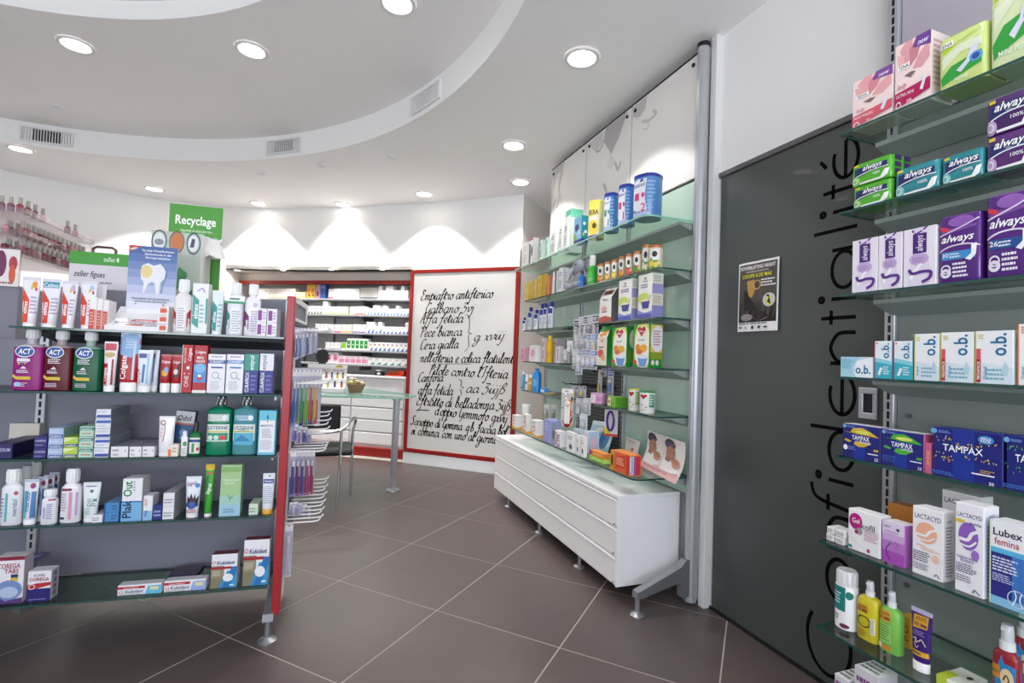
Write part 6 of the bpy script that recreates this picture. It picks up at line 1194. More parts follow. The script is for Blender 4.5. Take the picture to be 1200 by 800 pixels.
# -- bottom shelf
C(GS(4), -8, 26, 652, 'large white and blue denture tablet carton at the photo edge', 'ece8ee', (('R', 0, .92, 1, 1, '8a1f3a'), ('T', 'COREGA', .46, .8, .1, '9a1a34', dict(w=.8, b=.03)), ('T', 'TABS', .56, .69, .09, '9a1a34', dict(w=.5, b=.03)), ('R', .55, .55, .8, .62, '2a3a6a'), ('R', .55, .48, .8, .55, 'd8b43a'), ('E', .5, .28, .48, .22, '7a90c4'), ('E', .5, .24, .34, .12, 'b4c4e0'), ('P', [(0, 0), (1, 0), (1, .12), (.4, .06), (0, .2)], '5a3a7a')), D=.055, sb=.03, name='denture_carton', side='cfc6ce')
C(GS(4), 30.5, 58.5, 669, 'small white, red and navy denture paste carton', 'ece8ee', (('R', 0, 0, 1, .42, '2a2470'), ('P', [(0, .4), (.4, .42), (1, .52), (1, .62), (.4, .6), (0, .56)], 'b8303a'), ('T', 'SUPER', .5, .86, .08, '6a6a7a', dict(w=.56)), ('T', 'COREGA', .5, .73, .11, '9a1a34', dict(w=.84, b=.03)), ('O', .2, .49, .14, .09, .3, 'e8d0d4'), ('L', .1, .04, .9, .1, 1, '8a86c0')), D=.05, sb=.03, name='denture_carton', side='d8d4dc', sops=tuple(('R', .3, .1 + .22 * k, .7, .26 + .22 * k, '8a8a94') for k in range(4)), flap=True)
kuk = lambda c: (('R', 0, .62, .62, .86, 'b81f2c'), ('T', 'Kukident', .38, .36, .3, '26307a', dict(w=.5, sh=.25, b=.03)), ('O', .08, .34, .05, .14, .3, 'c83a3a'), ('P', [(.62, 0), (1, 0), (1, .86), (.7, .86)], c), ('R', .74, .4, .94, .74, 'e8e0b0'), ('T', 'Super haftend', .3, .74, .16, 'f8e0e0', dict(w=.5)), ('L', .04, .06, .56, .18, 1, '9aa'))
C(GS(4), 137, 189, 684.5, 'flat white and red denture cream carton with aqua end', 'efeff2', kuk('6ac0e0'), D=.04, sb=.02, name='denture_carton', top='d4d2d8', flap=True)
C(GS(4), 191.5, 241, 679.5, 'flat white and red denture cream carton with lilac end', 'efeff2', kuk('9ab0e4'), D=.04, sb=.02, name='denture_carton', top='d4d2d8', flap=True)
C(GS(4), 196, 231, 663, 'flat navy carton lying at the back of the bottom shelf', '2a2a58', (('T', 'Fixodent', .2, .5, .3, 'a8a8d0', dict(w=.24)), ('L', .4, .2, .9, .7, 2, '6a6a9a')), D=.1, sb=.13, name='denture_carton', top='56505e', H=.02)
kukb = (('R', 0, 0, 1, .3, '8a8068'), ('R', 0, .3, .5, .66, '9a9078'), ('P', [(.3, 0), (1, 0), (1, .5), (.62, .5)], '3a9ad0'), ('P', [(.42, 0), (.8, .62), (1, .62), (1, .5), (.7, 0)], '2a78b8'), ('E', .66, .3, .2, .12, 'f0f4f8'), ('R', 0, .56, .8, .63, 'a8262f'), ('T', 'Kukident', .56, .75, .1, '26307a', dict(w=.7, sh=.25, b=.03)), ('O', .1, .76, .07, .05, .3, 'c83a3a'), ('L', .06, .36, .44, .52, 5, 'd8d0b8'), ('R', .74, .06, .9, .1, 'f0f4f8'))
C(GS(4), 246, 277, 649, 'white denture tablet carton with blue tablet picture, shorter one', 'efeff2', kukb, D=.045, sb=.02, name='denture_carton', top='6a2a34', side='c8c6cc')
C(GS(4), 283.5, 314, 632, 'white denture tablet carton with blue tablet picture, taller one by the red edge', 'efeff2', kukb, D=.045, sb=.02, name='denture_carton', top='6a2a34', side='c8c6cc')
# -- behind the slotted upright at the far left
C(GS(2, 0), 9, 45, 472, 'cream card tray leaning at the back behind the navy cartons', 'd6cec2', (('R', .05, .1, .3, .4, '2a2a58'), ('R', .55, .1, .9, .45, '6a2a1f')), D=.02, sb=.24, name='card_tray', H=.1)
C(GS(4), -2, 30, 628, 'violet folded leaflet lying behind the denture carton', '8a84b4', (('L', .1, .2, .9, .8, 3, 'd8d4e8'),), D=.14, sb=.1, name='leaflet', cat='leaflet', H=.006, top='7a70b0', tops=(('P', [(.1, .1), (.5, .3), (.9, .9), (.2, .7)], 'c8c0e0'),), dz=.1)
# ------------------------------------------------------------------ end rack of hanging brush packs
RT = .05
def epos(s, x, z): v = gp(.037 + x, s, z); return v
def hook_row(z, n, s0, ds, L):
    for k in range(n):
        s = s0 + ds * k; m = M()
        a, b = epos(s, 0, z), epos(s, L, z)
        m.tube([a, epos(s, L * .8, z + .002), epos(s, L * .95, z + .006), epos(s, L, z + .016)], .0034, 6)
        o = link('wire_hook', m.mesh('wire_hook', 'white_trim'), go); o.matrix_parent_inverse = go.matrix_basis.inverted()
def brush_proto(hc, sc, W=.026, H=.2):
    b = M(); b.box(-W / 2, W / 2, 0, .0012, -H, 0, 'cfcbde'); kids = []
    bl = M(); bl.loft([(-H * .95, W * .36, .004, 3, 'fff', 0, -.004), (-H * .9, W * .42, .009, 3, 'fff', 0, -.006), (-H * .2, W * .42, .009, 3, 'fff', 0, -.006), (-H * .16, W * .36, .003, 3, 'fff', 0, -.003)], 14)
    t = M(); t.loft([(-H * .93, W * .2, .004, 2, hc, 0, -.005), (-H * .7, W * .3, .006, 2, hc, 0, -.006), (-H * .55, W * .22, .0045, 2, hc, 0, -.006), (-H * .36, W * .2, .004, 2, hc, 0, -.006), (-H * .34, W * .2, .003, 3, hc, 0, -.006), (-H * .22, W * .18, .003, 3, hc, 0, -.006)], 10)
    br = M(); br.box(-W * .17, W * .17, -.014, -.009, -H * .345, -H * .225, 'f2f2f8', bev=.001)
    p = M(); print_ops(p, (('R', .05, .0, .95, .42, sc), ('R', .05, .86, .95, .97, 'f4f2f6'), ('T', 'CURAPROX', .5, .17, .3, 'eee', dict(rot=90, w=.3)), ('E', .5, .95, .1, .012, '555')), W, H, lambda x, z, off: (x - W / 2, -off, z - H))
    return b.mesh('backing_card', 'card_stock'), [('printed_card', p.mesh('printed_card', 'print_ink')), ('clear_bubble', bl.mesh('clear_bubble', 'clear_blister')), ('brush', t.mesh('brush', 'moulded_plastic')), ('bristles', br.mesh('bristles', 'moulded_plastic'))]
def hang(px, yt, yb, s, hc, sc, label, W=.026, rz=.35, name='toothbrush_pack', grp=None):
    O = gp(0, s); O.z = z_at(gp(.06, s), (yt + yb) / 2); t = t_at(O, UG, px); P = O + UG * t; z0, z1 = z_at(P, yt), z_at(P, yb); H = round(z0 - z1, 3)
    spawn(('HB', hc, sc, W, H), lambda: brush_proto(hc, sc, W, H), name, label, 'toothbrush', Vector((P.x, P.y, z0)), GA + rz, grp)
hook_row(1.285, 4, .06, .075, .14); hook_row(1.055, 5, .04, .07, .15); hook_row(.76, 5, .06, .07, .15)
for y0, y1, st in ((483, 511, 5), (562, 612, 4.5)):
    k = 0
    while y0 + st * k < y1:
        s = .36 - .028 * k if y0 < 500 else .36 - .026 * k; hook_row(z_at(epos(s, .1, 0), y0 + st * k), 1, s, .1, .15 - .01 * (k % 2)); k += 1
G1 = 'brush packs hanging on the gondola end'
for i, px in enumerate((346.5, 350.5, 354.5, 359, 363.5, 368.5)):
    hang(px, 384, 421 - i * 1.6, .05 + .06 * i, ('3a4a8a', '6a7ab8', 'c8d0e4', '4a6ab0', 'd8d8e4', 'b8c0dc')[i], ('c8cce0', '9aa8d0', 'd8d8e8', '7a90c8', 'e0d4dc', 'd0c8d8')[i], 'pale blue flosser pack hanging on the top hook row, ' + ordinal(i, 6), W=.024 + .001 * i, grp=G1)
for i, (px, hc, sc) in enumerate(((343.8, '2a4a9a', '7a9ac8'), (348, '2a7ab0', 'c8c43a'), (353, '4aa050', '2a4a8a'), (358.2, '8ac83a', '3a9a5a'), (363.5, 'e0603a', '5a2a7a'), (368.5, 'f0c02a', 'c83a2a'))):
    hang(px, 431, 500 - i * .8, .04 + .05 * i, hc, sc, 'toothbrush pack on the middle hook row with ' + ('dark blue', 'sky blue', 'green', 'lime', 'orange', 'yellow')[i] + ' brush', W=.024 + .002 * i, grp=G1)
hang(373, 431, 499, .32, 'c8c4d8', 'd8d4e2', 'white toothbrush pack at the outer end of the middle hook row', W=.026, grp=G1)
for i, (px, hc, sc) in enumerate(((342.5, '3a3a8a', '6a6ab0'), (347.6, '7a2a6a', '9a3a6a'), (353.4, '5a4a9a', '7a6ab8'), (359.4, 'c03a7a', 'b02a6a'), (364.4, 'a82a5a', 'c84a7a'))):
    hang(px, 527, 582 - i * .7, .05 + .05 * i, hc, sc, ('dark blue', 'plum', 'violet', 'magenta', 'crimson')[i] + ' interdental brush pack on the lower hook row', W=.026 + .001 * i, grp=G1)
for i, (px, y0, y1) in enumerate(((345, 497, 517), (350, 499, 520), (356, 500, 518), (361, 503, 520))):
    hang(px, y0, y1, .06 + .06 * i, ('6a5ab0', '9a8ac0', '4a4a9a', 'b0a8d0')[i], ('c8c0e0', 'e0dcec', '8a80c0', 'dcd8e8')[i], 'small violet floss blister between hook rows, ' + ordinal(i, 4), W=.03, name='floss_blister', grp=G1)
for i, px in enumerate((344, 349, 355, 360)):
    hang(px, 588 + i * 1.5, 603 + i, .06 + .06 * i, 'b8b4d0', ('9a94c4', 'd8d8e4', '8a84b8', 'e4e4ec')[i], 'small clear floss blister on the lowest hook row, ' + ordinal(i, 4), W=.034, name='floss_blister', grp=G1)
hang(337.5, 613, 676, .08, 'd8d4e2', 'e0dce8', 'long white brush pack hanging alone lowest by the red edge', W=.034, rz=.2)
# ================================================================== PRODUCTS: centre wall unit
def side_depth(fr, xr, xs, sb):
    O = fr['O'] - fr['n'] * sb; P = O + fr['u'] * t_at(O, fr['u'], xr); return max(round(t_at(P, -fr['n'], xs), 3), .012)
def K(fr, xl, xr, xs, yt, label, base='f0f0ee', ops=(), sb=.015, **k):
    return C(fr, xl, xr, yt, label, base, ops, D=side_depth(fr, xr, xs, sb), sb=sb, **k)
w_ops = lambda c: (('L', .15, .15, .85, .5, 4, c), ('L', .15, .65, .85, .85, 2, c))
# -- top shelf, from the far end
for a, b, x, y, c, ops, l in ((609, 612.5, 615, 290, 'e9e7e6', (('R', 0, 0, .5, .9, '1c1a1e'),), 'white carton with black edge at the far end of the top shelf'),
        (613, 617, 620, 284, 'e9e7e6', w_ops('c88a94'), 'white carton with pale pink print, second from the far end of the top shelf'),
        (619, 624, 631, 279.5, 'efeceb', (('R', .1, .05, .45, .8, '1c1a1e'), ('R', 0, .92, 1, 1, 'b8324a'), ('E', .75, .5, .2, .2, '444')), 'white carton with black panel and red lid edge on the top shelf'),
        (632, 635, 639, 281, 'd4e8de', w_ops('6aa88a'), 'slim mint carton, farther of two on the top shelf'),
        (639, 641.5, 644.5, 278, 'c4e4d6', w_ops('5aa88a'), 'slim mint carton, nearer of two on the top shelf'),
        (645, 650, 654, 272, 'eff0ee', w_ops('8a8a90'), 'white milk carton on the top shelf, farthest of three'),
        (654.5, 658, 661, 263, 'eff0ee', w_ops('8a8a90'), 'white milk carton on the top shelf, middle of three'),
        (660.5, 664, 667, 260, 'eff0ee', w_ops('8a8a90'), 'white milk carton on the top shelf, nearest of three')):
    K(CS(0), a, b, x, y, l, c, ops, sb=.02)
K(CS(0), 661, 668, 682, 246, 'tall carton with mint green lid half behind the small blue one', 'e9f0ec', (('R', 0, .86, 1, 1, '6fcfae'), ('L', .2, .2, .8, .7, 5, 'a8c8bc')), sb=.09, side='e4ece8', top='6fcfae', sops=(('R', 0, .8, 1, 1, '74d0b0'),))
K(CS(0), 672, 681, 689, 254, 'small blue and turquoise milk carton with navy foot', '8ac0e4', (('R', 0, 0, 1, .14, '1f2a8a'), ('E', .4, .6, .25, .14, '23307a'), ('P', [(0, .14), (.5, .14), (.2, .4), (0, .4)], '6aa83a'), ('L', .5, .3, .9, .5, 3, 'eef')), sb=.01, side='1c8aa0', sops=(('R', 0, 0, 1, .14, '1f2a8a'), ('E', .4, .7, .2, .06, 'e8f4f4'), ('E', .6, .4, .2, .06, 'e8f4f4'), ('E', .3, .3, .16, .06, 'd8c83a')))
TN(CS(0), 690, 708, 236, 'yellow and white oval baby milk tin left of the blue tubs', 'f0e6a0', (('R', .0, .0, 1, 1, 'f2ead0'), ('P', [(.0, .55), (1, .7), (1, 1), (0, 1)], 'f0dc5a'), ('T', 'BEBA', .5, .72, .14, '3a2a3a', dict(w=.7, b=.015)), ('E', .5, .3, .36, .2, 'f0d84a'), ('E', .6, .34, .14, .08, '5a4a3a'), ('P', [(0, 0), (1, 0), (.9, .1), (.2, .06)], '7a2a5a')), lid='e6d85a', lidh=.06, e=2.6, D=.075, sb=.012)
def apta(n, c): return (('P', [(.08, .0), (.0, .8), (.3, .94), (.72, .94), (.66, .5), (.74, .16), (.6, 0)], 'eceef6'), ('T', 'Aptamil', .36, .8, .1, '24408f', dict(w=.6, sh=.2)), ('P', [(.42, .88), (.52, .95), (.6, .9), (.5, .86)], '24408f'), ('R', .2, .42, .42, .6, c), ('E', .58, .54, .07, .06, c), ('T', n, .6, .24, .2, c, dict(w=.3)), ('L', .74, .16, .98, .9, 8, '9ac0ea'), ('R', 0, 0, 1, .12, 'b8c4e4'))
TN(CS(0), 708.5, 725, 227, 'blue and white oval milk tub, smallest of three', '4a8ad0', apta('1', '2a9a8a'), lid='26329a', e=2.6, rz=.42, D=.07, sb=.012)
TN(CS(0), 725.5, 744, 217, 'blue and white oval milk tub, middle of three', '4a8ad0', apta('1', 'd8407a'), lid='26329a', e=2.6, rz=.42, D=.08, sb=.012)
TN(CS(0), 744, 775, 206, 'blue and white oval milk tub, largest and nearest of three', '5a94d0', apta('2', 'd8407a'), lid='26329a', e=2.6, rz=.42, D=.1, sb=.012)
# -- second shelf
for i, (a, b, x, y) in enumerate(((615, 617.5, 620, 331), (620, 623, 625, 329), (625.5, 628, 630, 327), (630.5, 634, 637, 322), (636, 638.5, 641, 321), (641, 643.5, 646.5, 323))):
    K(CS(1), a, b, x, y, 'slim yellow carton on the second shelf, ' + ordinal(i, 6), ('e8c85a', 'e4b84a', 'e8c04a', 'ecc43a', 'e8b43a', 'd87a4a')[i], w_ops('c89a3a'), sb=.02, name='infant_tea_carton', grp='yellow cartons on the second shelf')
K(CS(1), 647, 651.5, 654, 318, 'slim white carton with dark plum edge on the second shelf', 'e4e2e8', (('R', .6, 0, 1, 1, '4a2a4a'),), sb=.02)
for i, (a, b, x, y) in enumerate(((654, 659, 663, 313.5), (662, 664, 667, 314))): K(CS(1), a, b, x, y, 'grey and white carton beside the plush elephant, ' + ('farther', 'nearer')[i] + ' one', 'e0e0e6', w_ops('8a8a9a'), sb=.02)
def loft_xy(m, c, rx, ry, rz_, col, seg=18, n=9):
    m.loft([(c[2] - rz_ * math.cos(math.pi * k / n) * 1.0, max(rx * math.sin(math.pi * k / n), .0004), max(ry * math.sin(math.pi * k / n), .0004), 2, col, c[0], c[1]) for k in range(n + 1)], seg); return m
W, h, P = place(CS(1), 664, 684, 303, .05); el = empty('plush_elephant', P, -math.pi / 2); tag(el, 'grey plush elephant sitting on the second shelf among baby products', 'soft toy')
g_ = '9a9aa6'
m = M(); loft_xy(m, (0, .05, h * .36), W * .36, .05, h * .36, g_); link('body', m.mesh('body', 'fabric'), el)
m = M(); loft_xy(m, (-.01, .03, h * .74), W * .3, .045, h * .25, 'a2a2ae'); m.tube([(-.02, .0, h * .7), (-.03, -.03, h * .55), (-.03, -.045, h * .35), (-.02, -.05, h * .26)], [.018, .016, .012, .01], 10, 'a2a2ae'); hd_ = link('head', m.mesh('head', 'fabric'), el)
for sx in (-1, 1):
    m = M(); loft_xy(m, (sx * W * .36, .04, h * .76), W * .16, .012, h * .2, '8a8a98'); link('ear', m.mesh('ear', 'fabric'), el)
    m = M(); loft_xy(m, (sx * W * .22, -.01, h * .13), W * .15, .045, h * .12, 'a6a6b2'); link('leg', m.mesh('leg', 'fabric'), el)
m = M(); loft_xy(m, (-W * .14, -.012, h * .8), .005, .005, .006, '111111'); loft_xy(m, (W * .1, -.012, h * .8), .005, .005, .006, '111111'); link('eyes', m.mesh('eyes', 'black_plastic'), hd_)
BT(CS(1), 678, 686, 317, 'small blue baby bottle with dark teat between elephant and green bottle', '2f78c8', (('E', .3, .5, .2, .12, '8ab8e4'),), body=.7, cap=('5a4a5a', .5, .2), sb=.012, e=2, D=.035, name='baby_bottle')
BT(CS(1), 688.5, 700, 299, 'bright green baby bottle with white teat cap', '3aa83a', (('E', .5, .5, .2, .2, '5ac04a'), ('L', .2, .2, .8, .36, 2, 'c8ecc0')), body=.64, cap=('ece6e6', .62, .34), sb=.015, e=2, D=.05, name='baby_bottle', neck=.6)
def jar(c1, c2): return (('R', .0, .42, 1, .92, 'f2f0ec'), ('E', .55, .7, .2, .14, '2a2a30'), ('R', 0, .04, 1, .42, c1), ('E', .3, .26, .2, .14, c2), ('E', .66, .2, .18, .13, c2), ('E', .86, .3, .12, .1, 'e8e0a0'), ('P', [(.1, .42), (.3, .56), (.4, .42)], '5aa03a'))
jc = (('c8502a', 'e8a83a'), ('d87a2a', 'f0c86a'), ('d8a83a', 'e8d86a'), ('d86a2a', 'e89a3a'), ('b8302a', 'd85a4a'), ('c84a2a', '4a9a3a'))
for i, (a, b, y) in enumerate(((700.5, 708.5, 309), (708.8, 716.5, 306.5), (716.8, 724.5, 304), (724.8, 733, 300.5), (733.3, 742, 297.5), (742.3, 752, 294.5))):
    TN(CS(1), a, b, y, 'small baby food jar with orange lid, ' + ordinal(i, 6) + ' of the small ones', 'e8d8c0', jar(*jc[i]), lid='c87a3a', lidh=.14, sb=.012, name='baby_food_jar', cat='jar', grp='small baby food jars', lidr=.9)
TN(CS(1), 752.5, 763, 286.5, 'large baby food jar with orange lid, farther of two', 'e8d8c0', jar('5a9a2a', 'e8dcc0'), lid='c87a3a', lidh=.12, sb=.03, name='baby_food_jar', cat='jar', lidr=.9)
TN(CS(1), 761, 777, 287.5, 'large baby food jar with orange lid, nearest of all', 'e8d8c0', jar('6aa02a', 'e8c85a'), lid='c87a3a', lidh=.12, sb=.012, name='baby_food_jar', cat='jar', lidr=.9)
# -- third shelf
BG(CS(2), 702, 716, 337, 'white and dark red gusseted cereal bag leaning beside the porridge cartons', 'f2ecea', (('R', .1, .8, .9, .93, '7a3a3a'), ('T', 'Milupa', .5, .66, .07, '8a2a2a', dict(w=.76)), ('E', .4, .4, .24, .07, 'e0a89a'), ('L', .2, .28, .8, .34, 1, '555'), ('P', [(.0, 0), (1, 0), (1, .14), (.5, .2), (0, .16)], 'b8503a')), D=.08, sidecol='6a6668', sb=.03)
def porr(): return (('R', 0, 0, 1, .1, '4a5ab0'), ('P', [(0, .1), (1, .1), (1, .16), (.5, .12), (0, .2)], '8a94d0'), ('T', 'Holle', .5, .84, .05, '5a2a2a', dict(w=.4)), ('E', .5, .9, .06, .025, '3a3a3a'), ('L', .2, .68, .8, .78, 2, '6a6aa0'), ('E', .4, .46, .4, .12, 'c8d86a'), ('E', .56, .38, .34, .05, 'e8e0c0'), ('P', [(.26, .38), (.86, .38), (.78, .22), (.36, .22)], '2a3a8a'), ('S', [(.8, .38), (.92, .52)], .02, '7a8aa0'))
psid = (('R', 0, .54, 1, .76, '9a96c8'), ('R', 0, .28, 1, .52, 'dcd4c0'), ('R', 0, 0, 1, .28, '8f8cc4'), ('L', .1, .8, .9, .95, 3, 'b0aca4'), ('L', .1, .32, .9, .5, 4, 'b8b0a0'))
K(CS(2), 724, 739.5, 746.5, 327.5, 'white porridge carton with lilac side, farther of two', 'f2f0ea', porr(), sops=psid, side='e4e0d8', name='porridge_carton')
K(CS(2), 747, 763.5, 776.5, 321, 'white porridge carton with lilac side, nearer of two', 'f2f0ea', porr(), sops=psid, side='e4e0d8', name='porridge_carton')
for i, (a, b, y, c) in enumerate(((612.5, 617, 372, 'e8eaf0'), (619, 625, 360, 'e6e8ee'), (626, 632, 363, 'f0f0f4'), (632.5, 638, 356, 'e6e8ee'), (637, 642, 355, 'e8e4e0'), (642.5, 650, 353.5, 'e0e2ea'))):
    BT(CS(2), a, b, y, 'white care bottle with blue cap on the far third shelf, ' + ordinal(i, 6), c, (('R', .1, .7, .9, .96, '2a3f9a'), ('L', .2, .2, .8, .6, 4, '9aa8d0')), body=.8, cap=('26349a', .6, .2), sb=.02, D=.035, name='care_bottle', grp='blue-capped bottles on the third shelf')
# -- fourth shelf
BG(CS(3), 699, 710.5, 381, 'green and white cereal bag with red heart left of the two green cartons', 'e8e2d4', (('R', 0, .84, 1, 1, '2a8a2a'), ('P', [(.1, .76), (.9, .9), (.9, .8), (.2, .68)], 'e08a2a'), ('P', [(.2, .68), (.5, .56), (.84, .7), (.8, .78), (.5, .7), (.3, .78)], 'c8202a'), ('E', .4, .3, .3, .1, 'd85a4a'), ('E', .66, .2, .2, .08, 'e0a06a'), ('L', .2, .42, .8, .48, 1, '555')), D=.07, sidecol='1f8a2f', sb=.02)
heart = lambda x, y, s: (('P', [(x, y - s), (x - s * 2, y + s * .2), (x - s * 1.8, y + s * .65), (x - s * .9, y + s * .8), (x, y + s * .45), (x + s * .9, y + s * .8), (x + s * 1.8, y + s * .65), (x + s * 2, y + s * .2)], 'b81f28'),)
def milu(): return (('E', .62, .5, .62, .56, 'd8dc6a'), ('E', .62, .46, .54, .5, 'f4f2e6'), ('R', 0, 0, .08, 1, '2a9a34')) + heart(.52, .84, .13) + (('T', 'Milupa', .52, .84, .05, 'fff', dict(w=.28)), ('T', 'Getreide', .5, .64, .05, '3a6ab0', dict(w=.6)), ('E', .3, .46, .16, .08, 'e08a2a'), ('E', .66, .44, .24, .09, 'e8b43a'), ('E', .4, .36, .2, .06, 'd86a3a'), ('P', [(.3, .24), (.96, .24), (.8, .02), (.44, .02)], '6a9ad8'), ('E', .64, .24, .34, .04, 'e8ecf4'), ('E', .16, .12, .1, .05, 'd84a3a'), ('R', .0, 0, .3, .06, '1f8a2f'))
K(CS(3), 716.5, 733.5, 742, 383.5, 'green cereal carton with red heart, farther of two', '3aa83a', milu(), sops=(('E', .9, .7, .5, .24, 'e0dcc0'), ('R', .2, .1, .9, .4, '6a8a2a')), side='1f8a2f', name='cereal_carton')
K(CS(3), 741.5, 760, 775.5, 379.5, 'green cereal carton with red heart, nearer of two', '3aa83a', milu(), sops=(('R', .1, .36, 1, .98, 'e0c46a'), ('E', .62, .66, .5, .3, 'e8e6ea'), ('L', .3, .5, .9, .86, 6, 'c07a8a'), ('R', .1, .2, 1, .36, '8a9a2a'), ('E', .3, .12, .12, .06, 'f0e0d8'), ('E', .62, .12, .12, .06, 'f0e0d8')), side='1f8a2f', name='cereal_carton')
for a, b, x, y, c, ops, l, s in ((610, 614, 619.5, 407, 'e0a0b4', w_ops('c05a7a'), 'pink baby care carton at the far end of the fourth shelf', .02), (620, 628, 634, 404.5, 'efeaec', (('R', .1, .1, .9, .9, 'e4dce0'), ('E', .5, .5, .3, .2, 'd8a0b4'), ('T', 'bébé', .5, .7, .12, 'c04a70', dict(w=.6))), 'white framed baby care carton on the fourth shelf', .02),
        (634.5, 638, 641, 396, 'e8d0d8', w_ops('b06a8a'), 'pale pink baby care pouch carton on the fourth shelf', .04), (640, 652, 662, 397.5, 'd8c4cc', (('T', 'mustela', .6, .85, .1, 'b0406a', dict(w=.6)),), 'large dusky pink gift carton behind the yellow bottle', .12), (650.5, 655, 660.5, 405.5, 'e0d8dc', (('T', 'mustela', .5, .5, .5, '8a3a6a', dict(rot=90, w=.7)),), 'small pale carton with vertical plum word on the fourth shelf', .02)):
    K(CS(3), a, b, x, y, l, c, ops, sb=s)
BT(CS(3), 640.5, 648.5, 393, 'slim yellow oil bottle with yellow cap', 'e0b41a', (('R', .1, .2, .9, .5, 'd89a1a'),), body=.8, cap=('dcc42a', .6, .15), sb=.02, e=2, D=.04, name='oil_bottle', mat_='liquid_plastic')
# -- fifth shelf
TN(CS(4), 693.5, 711, 460, 'pink pot of baby care with its reflection in the glass shelf', 'd8a0c8', (('R', .05, .1, .45, .9, 'ece0e4'), ('S', [(.12, .3), (.3, .5), (.2, .8)], .05, 'c05a9a'), ('L', .55, .3, .95, .7, 2, 'b86aa8')), lid='e0b4d4', lidh=.08, e=4, D=.09, sb=.02, name='care_pot', cat='pot')
K(CS(4), 711.5, 721, 735.5, 464.5, 'square green baby biscuit carton beside the pink pot', '7ab83a', (('R', .05, .15, .45, .85, 'e4dcc0'), ('E', .25, .5, .14, .2, 'c08a5a'), ('L', .5, .2, .9, .5, 2, '4a8a2a')), sb=.02, side='5a9a24', top='8ac84a')
def tin(c): return heart(.4, .8, .13) + (('R', 0, .0, 1, .0, c), ('E', .3, .4, .06, .03, 'c84a5a'), ('E', .6, .3, .06, .03, '5a8a3a'), ('E', .42, .18, .06, .03, 'd8a03a'), ('R', .78, .3, 1, .9, c), ('L', .8, .4, .98, .86, 4, 'e8f0ec'))
TN(CS(4), 736.5, 750, 455, 'white tea tin with yellow lid and red heart', 'f0ece4', tin('8ab04a'), lid='d8dc3a', lidh=.05, sb=.03, name='tea_tin')
TN(CS(4), 749.5, 768, 458, 'white and teal tea tin with green lid and red heart', 'eef0ec', tin('3a9a7a'), lid='2a9a5a', lidh=.05, sb=.015, name='tea_tin')
BT(CS(4), 611, 615.5, 435, 'slim pale blue bottle at the far end of the fifth shelf', '6aa8d0', (), body=.8, cap=('e8e8ee', .6, .16), sb=.02, D=.03, name='care_bottle')
for i, (a, b, y, c) in enumerate(((615.5, 620, 438, 'e8e4e6'), (619.5, 625, 439, 'c8962a'))): BT(CS(4), a, b, y, ('white care bottle with violet mark on the fifth shelf', 'amber care bottle with white cap on the fifth shelf')[i], c, (('E', .5, .6, .3, .1, '5a4a9a' if i == 0 else 'e8d8a0'),), body=.78, cap=('f0f0f0', .7, .18), sb=.02, D=.035, name='care_bottle')
BT(CS(4), 624.5, 634, 431.5, 'bright blue baby shampoo bottle with rounded shoulders', '2f8ad8', (('E', .5, .45, .3, .2, '6ab0ec'),), body=.86, cap=('2a7ac8', .5, .1), sb=.015, D=.045, name='shampoo_bottle', shoulder=.25)
K(CS(4), 633, 638, 643.5, 454.5, 'low blue and white carton beside the blue shampoo bottle', '4a94d8', (('R', .1, .3, .9, .7, 'e4ecf4'),), sb=.02)
TN(CS(4), 637, 653, 460, 'flat gold tin lying near the end of the fifth shelf', 'b08a3a', (('R', 0, .2, 1, .4, 'd8c07a'),), lid='c8a04a', lidh=.4, sb=.015, name='cream_tin')
# -- bottom glass shelf
orng = (('P', [(0, 0), (1, 0), (1, .1), (.6, .14), (0, .26)], 'e8a83a'), ('S', [(.2, .3), (.6, .4), (.7, .7)], .06, 'd86a3a'), ('E', .4, .6, .1, .1, 'c83a3a'), ('L', .2, .74, .8, .9, 2, '888'))
for i, (a, b, x, y) in enumerate(((600, 604, 611, 486), (612, 617, 622.5, 485), (622.5, 628.5, 636.5, 492))):
    K(CS(5), a, b, x, y, 'white carton with orange swirl on the lowest glass shelf, ' + ('farthest', 'middle', 'nearest')[i] + ' of three', 'f3efea', orng, sb=.012, side='f1eeea', sops=(('P', [(0, 0), (1, 0), (1, .14), (0, .1)], 'e8a83a'),))
TN(CS(5), 611.5, 622, 473.5, 'white round can behind the orange swirl cartons', 'eeecea', (('L', .2, .5, .8, .7, 2, '999'),), lid='f2f0ee', lidh=.1, sb=.12, name='powder_can', cat='can')
K(CS(5), 636.5, 644, 657, 491.5, 'lilac carton with clear window side on the lowest glass shelf', '9a9fd8', (('L', .2, .5, .8, .85, 4, 'c8ccee'), ('E', .4, .3, .2, .1, 'c8a0c8')), sb=.012, side='a4a8dc', sops=(('R', .12, .1, .6, .9, '8fa0a8'), ('E', .36, .4, .12, .2, '6a7aa0')))
K(CS(5), 649.5, 656, 663, 504.5, 'small white carton with baby photo print', 'ece6ea', (('R', .06, .1, .46, .9, 'c89a84'), ('E', .24, .6, .16, .2, 'e0b8a0'), ('L', .5, .3, .95, .8, 3, '8a6aa8'), ('R', .4, .0, 1, .2, 'b8a0d0')), sb=.012)
for i, (a, b, x, y) in enumerate(((663, 672, 676, 506), (674.5, 678, 682, 509.5), (680, 684, 688, 510.5))):
    K(CS(5), a, b, x, y, 'white carton with grey figure mark, ' + ('farthest', 'middle', 'nearest')[i] + ' of three in a row', 'efeeee', (('L', .2, .6, .8, .8, 2, '9a9aa4'), ('E', .6, .3, .2, .1, '55565c'), ('P', [(.4, .2), (.7, .14), (.8, .26), (.6, .24)], '33343a')), sb=.012)
